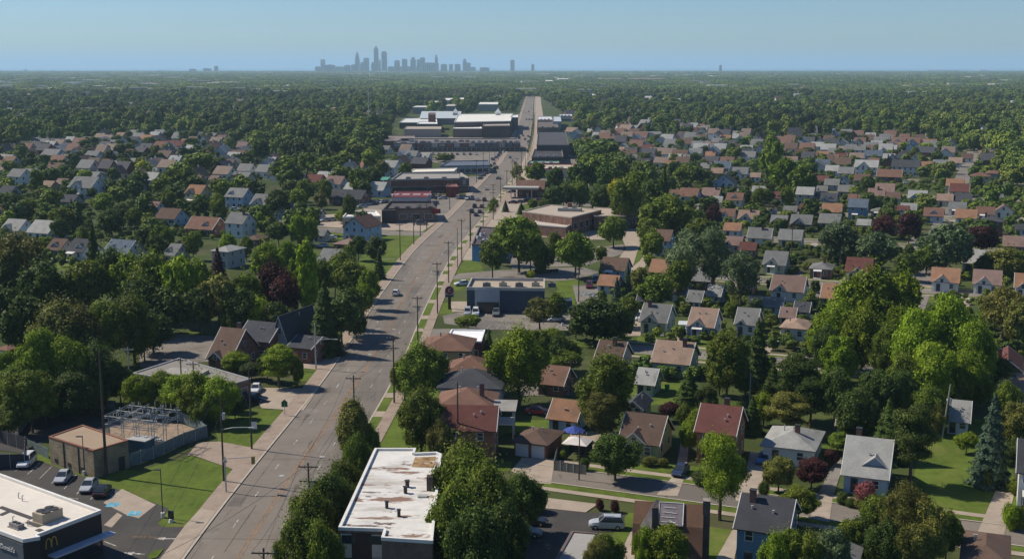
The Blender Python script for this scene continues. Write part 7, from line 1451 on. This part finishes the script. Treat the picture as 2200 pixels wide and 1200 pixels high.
SK = [(690, 12, 143, 'low dark block at the far left end of the skyline', 'box'), (700, 9, 128, 'slim pale tower near the left end of the skyline', 'box'), (714, 22, 139, 'broad dark block right of the slim pale tower', 'slant'), (752, 12, 140, 'small block left of the spired tower', 'box'), (765, 10, 139, 'grey block touching the left foot of the spired tower', 'box'),
      (773, 9, 111, 'slim tower with tapering spire left of the tallest tower', 'spire'), (783, 8, 134, 'small block right of the spired tower', 'step'), (792, 11, 125, 'square dark tower between the spired and the tallest tower', 'box'), (806, 7, 134, 'small step-topped block left of the tallest tower', 'step'), (813, 9, 97, 'tallest tower of the skyline with pointed top', 'point'), (820, 5, 129, 'narrow annex right of the tallest tower', 'box'), (830, 11, 111, 'second tallest tower with rounded top', 'round'),
      (857, 11, 130, 'stubby rounded block right of the round-topped tower', 'round'), (873, 11, 127, 'sloped-top block, second in the middle group', 'round'), (891, 11, 124, 'step-topped block, third in the middle group', 'step'), (906, 14, 128, 'wide lower block left of the flat-topped tower', 'box'), (911, 10, 124, 'flat-topped tower in the middle of the right group', 'box'), (927, 34, 135, 'long low slab linking the right group of towers', 'box'), (940, 6, 119, 'slim tall tower on the right with a small cap', 'step'),
      (956, 13, 138, 'low dark block right of the slim tall tower', 'round'), (971, 8, 138, 'small square block in the gap on the right', 'box'), (985, 12, 138, 'low wide block before the twin stepped tower', 'box'), (1000, 8, 127, 'stepped dark tower at the right end of the skyline', 'step'), (1008, 9, 135, 'lower shoulder block right of the stepped dark tower', 'box'), (1018, 10, 144, 'low pale block past the stepped tower', 'box'), (1042, 20, 145, 'low hazy blocks between the skyline and the lone tower', 'box'), (1101, 9, 129, 'lone square tower standing right of the skyline', 'box'), (1144, 6, 138, 'tiny tower near the end of the road axis', 'box'),
      (1541, 5, 140, 'tiny lone tower on the right horizon', 'box'), (455, 14, 147, 'low dark block on the left horizon', 'box'), (474, 7, 142, 'small tower on the left horizon', 'box'), (424, 12, 148, 'low block left of the small horizon tower', 'box'), (70, 4, 149, 'tiny white block on the far left horizon', 'box'), (735, 20, 143, 'pale pinkish low block left of the small grey ones', 'box'), (845, 14, 143, 'low block at the right foot of the round-topped tower', 'box'), (880, 60, 143, 'long low terrace of blocks under the middle group', 'box')]
for px, w, yt, lb, f in SK: tower('skyscraper' if yt < 135 else 'distant_building', px, w, yt, 13000 + rs.uniform(-500, 500), lb, tuple(k * rs.uniform(.8, 1.25) for k in (.2, .19, .2)) if px not in (700, 735, 70) else (.5, .47, .42), f, cat='skyscraper' if yt < 135 else 'building')
bx = []
for c in ((.42, .4, .37), (.34, .3, .27), (.22, .2, .18), (.6, .59, .57)):
    m_ = mat(f'far roof {c}', c, .8, .2, .1, .05); bx.append(MB().box((0, 0, .5), (1, 1, 1)).data('far_block', [m_]))
pts = []
for k in range(760):
    Y = 2300 + 11500 * g.random() ** 1.1; X = g.uniform(-.44, .44) * Y; px, py = P(X, Y); lf = px < 450 and py < 215
    if g.random() < (.35 if lf else .78): continue
    pts.append((X, Y, 0, g.uniform(-.4, .4), g.uniform(12, 42) * (1 + Y / 9000), g.uniform(11, 15), g.randrange(4)))
woods('far_roofs', 'scattered pale flat roofs showing between the hazy far woods', pts, bx, 'buildings')
# ------------------------------------------------------------------ haze: one closed even box of air, the sky wholly outside it
hz = bpy.data.materials.new('haze'); hz.use_nodes = True; N = hz.node_tree.nodes; N.remove(N['Principled BSDF']); pv = N.new('ShaderNodeVolumePrincipled')
pv.inputs['Color'].default_value = (.56, .80, 1.0, 1); pv.inputs['Density'].default_value = 6.5e-5; pv.inputs['Anisotropy'].default_value = .1
hz.node_tree.links.new(pv.outputs[0], N['Material Output'].inputs['Volume'])
ztop = 330.
tag(MB().box((0, 35000, (ztop - 2.) / 2), (130000, 71400, ztop + 2.)).obj('haze', hz), 'pale blue summer haze over the whole city', 'haze', kind='stuff')

# ------------------------------------------------------------------ labels for everything that has none yet
LM = [(n, G(x, y).x, G(x, y).y) for n, x, y in LANDM] + [(n, G(x, y).x, G(x, y).y) for n, x, y in (
    ('tall dark spruces', 1620, 840), ('bluish spruce', 2125, 1042), ('dark blue parked car', 1462, 1018), ('plum-roofed apartments', 1006, 980), ('twin-gabled brick house', 1726, 496), ('tan hip-roofed apartments', 962, 785), ('pinkish-roofed white house', 1700, 648),
    ('dark brick bungalow', 1770, 600), ('silvery round tree', 1800, 575), ('long charcoal roof', 1950, 380), ('bright orange-tan roof', 1791, 471), ('blue house with white awning', 1847, 474), ('slate-blue gable house', 1560, 405), ('yellow-leaved tree', 1325, 440),
    ('red brick hall', 566, 778), ('dark maroon trees', 600, 700), ('big porch-fronted white house', 184, 428), ('dark brick house with red roof', 440, 510), ('pale blue gable house', 777, 522), ('cream orange-roofed house', 424, 442), ('slate blue roof', 262, 566), ('round dark spruce-like tree', 560, 355), ('rust hip roofs', 2110, 402),
    ('tall thin mast', 793, 284), ('lattice structure', 315, 962), ('lone low rust-roofed hut', 24, 776), ('mown lawn', 350, 1080), ('white box truck', 1467, 722), ('orange brick house', 1553, 1004), ('steep grey-roofed blue house', 1877, 1068), ('charcoal hip-roofed hall', 750, 442))]
ORD = ['', 'second ', 'third ', 'fourth ', 'fifth ', 'sixth ', 'seventh ', 'eighth ', 'ninth ', 'tenth ', 'eleventh ', 'twelfth ', 'thirteenth ', 'fourteenth ', 'fifteenth ', 'sixteenth ', 'seventeenth ', 'eighteenth ', 'nineteenth ', 'twentieth ', 'twenty-first ', 'twenty-second ', 'twenty-third ', 'twenty-fourth ', 'twenty-fifth ', 'twenty-sixth ', 'twenty-seventh ', 'twenty-eighth ', 'twenty-ninth ', 'thirtieth ']
def auto_label(items, grp):
    buckets = {}
    for it in items:
        t, ph, x, y, cat = it[0], it[1], it[2], it[3], it[-1]
        if grp and not t.get('group'): t['group'] = grp(x, y)
        if t.get('label'): continue
        n, lx, ly = min(LM, key=lambda l: math.hypot(l[1] - x, (l[2] - y) * .55)); dx, dy = x - lx, (y - ly) * .5
        rel = ('right of' if dx > 0 else 'left of') if abs(dx) > abs(dy) else ('beyond' if dy > 0 else 'in front of')
        buckets.setdefault((ph, rel, n), []).append((math.hypot(dx, dy * 2), t))
    for (ph, rel, n), l in buckets.items():
        l.sort(key=lambda q: q[0])
        for k, (_, t) in enumerate(l):
            t['label'] = f"{ph} {rel} the {n}" if len(l) == 1 else f"{ORD[min(k, 29)]}nearest {ph} {rel} the {n}"
def side(kind): return lambda x, y: f"{kind} on the {'right' if x > G(1223, 143.5).x * 0 + (y - 150) * .047 - 32 else 'left'} side of the main road"
auto_label(HOUSES, side('houses')); auto_label([t for t in TREES], side('trees')); auto_label(VEH, side('parked and driving vehicles')); auto_label(FBL, lambda x, y: 'flat-roofed buildings among the far woods')
print('objects', len(bpy.data.objects), 'top', sum(1 for o in COL.objects if o.parent is None))
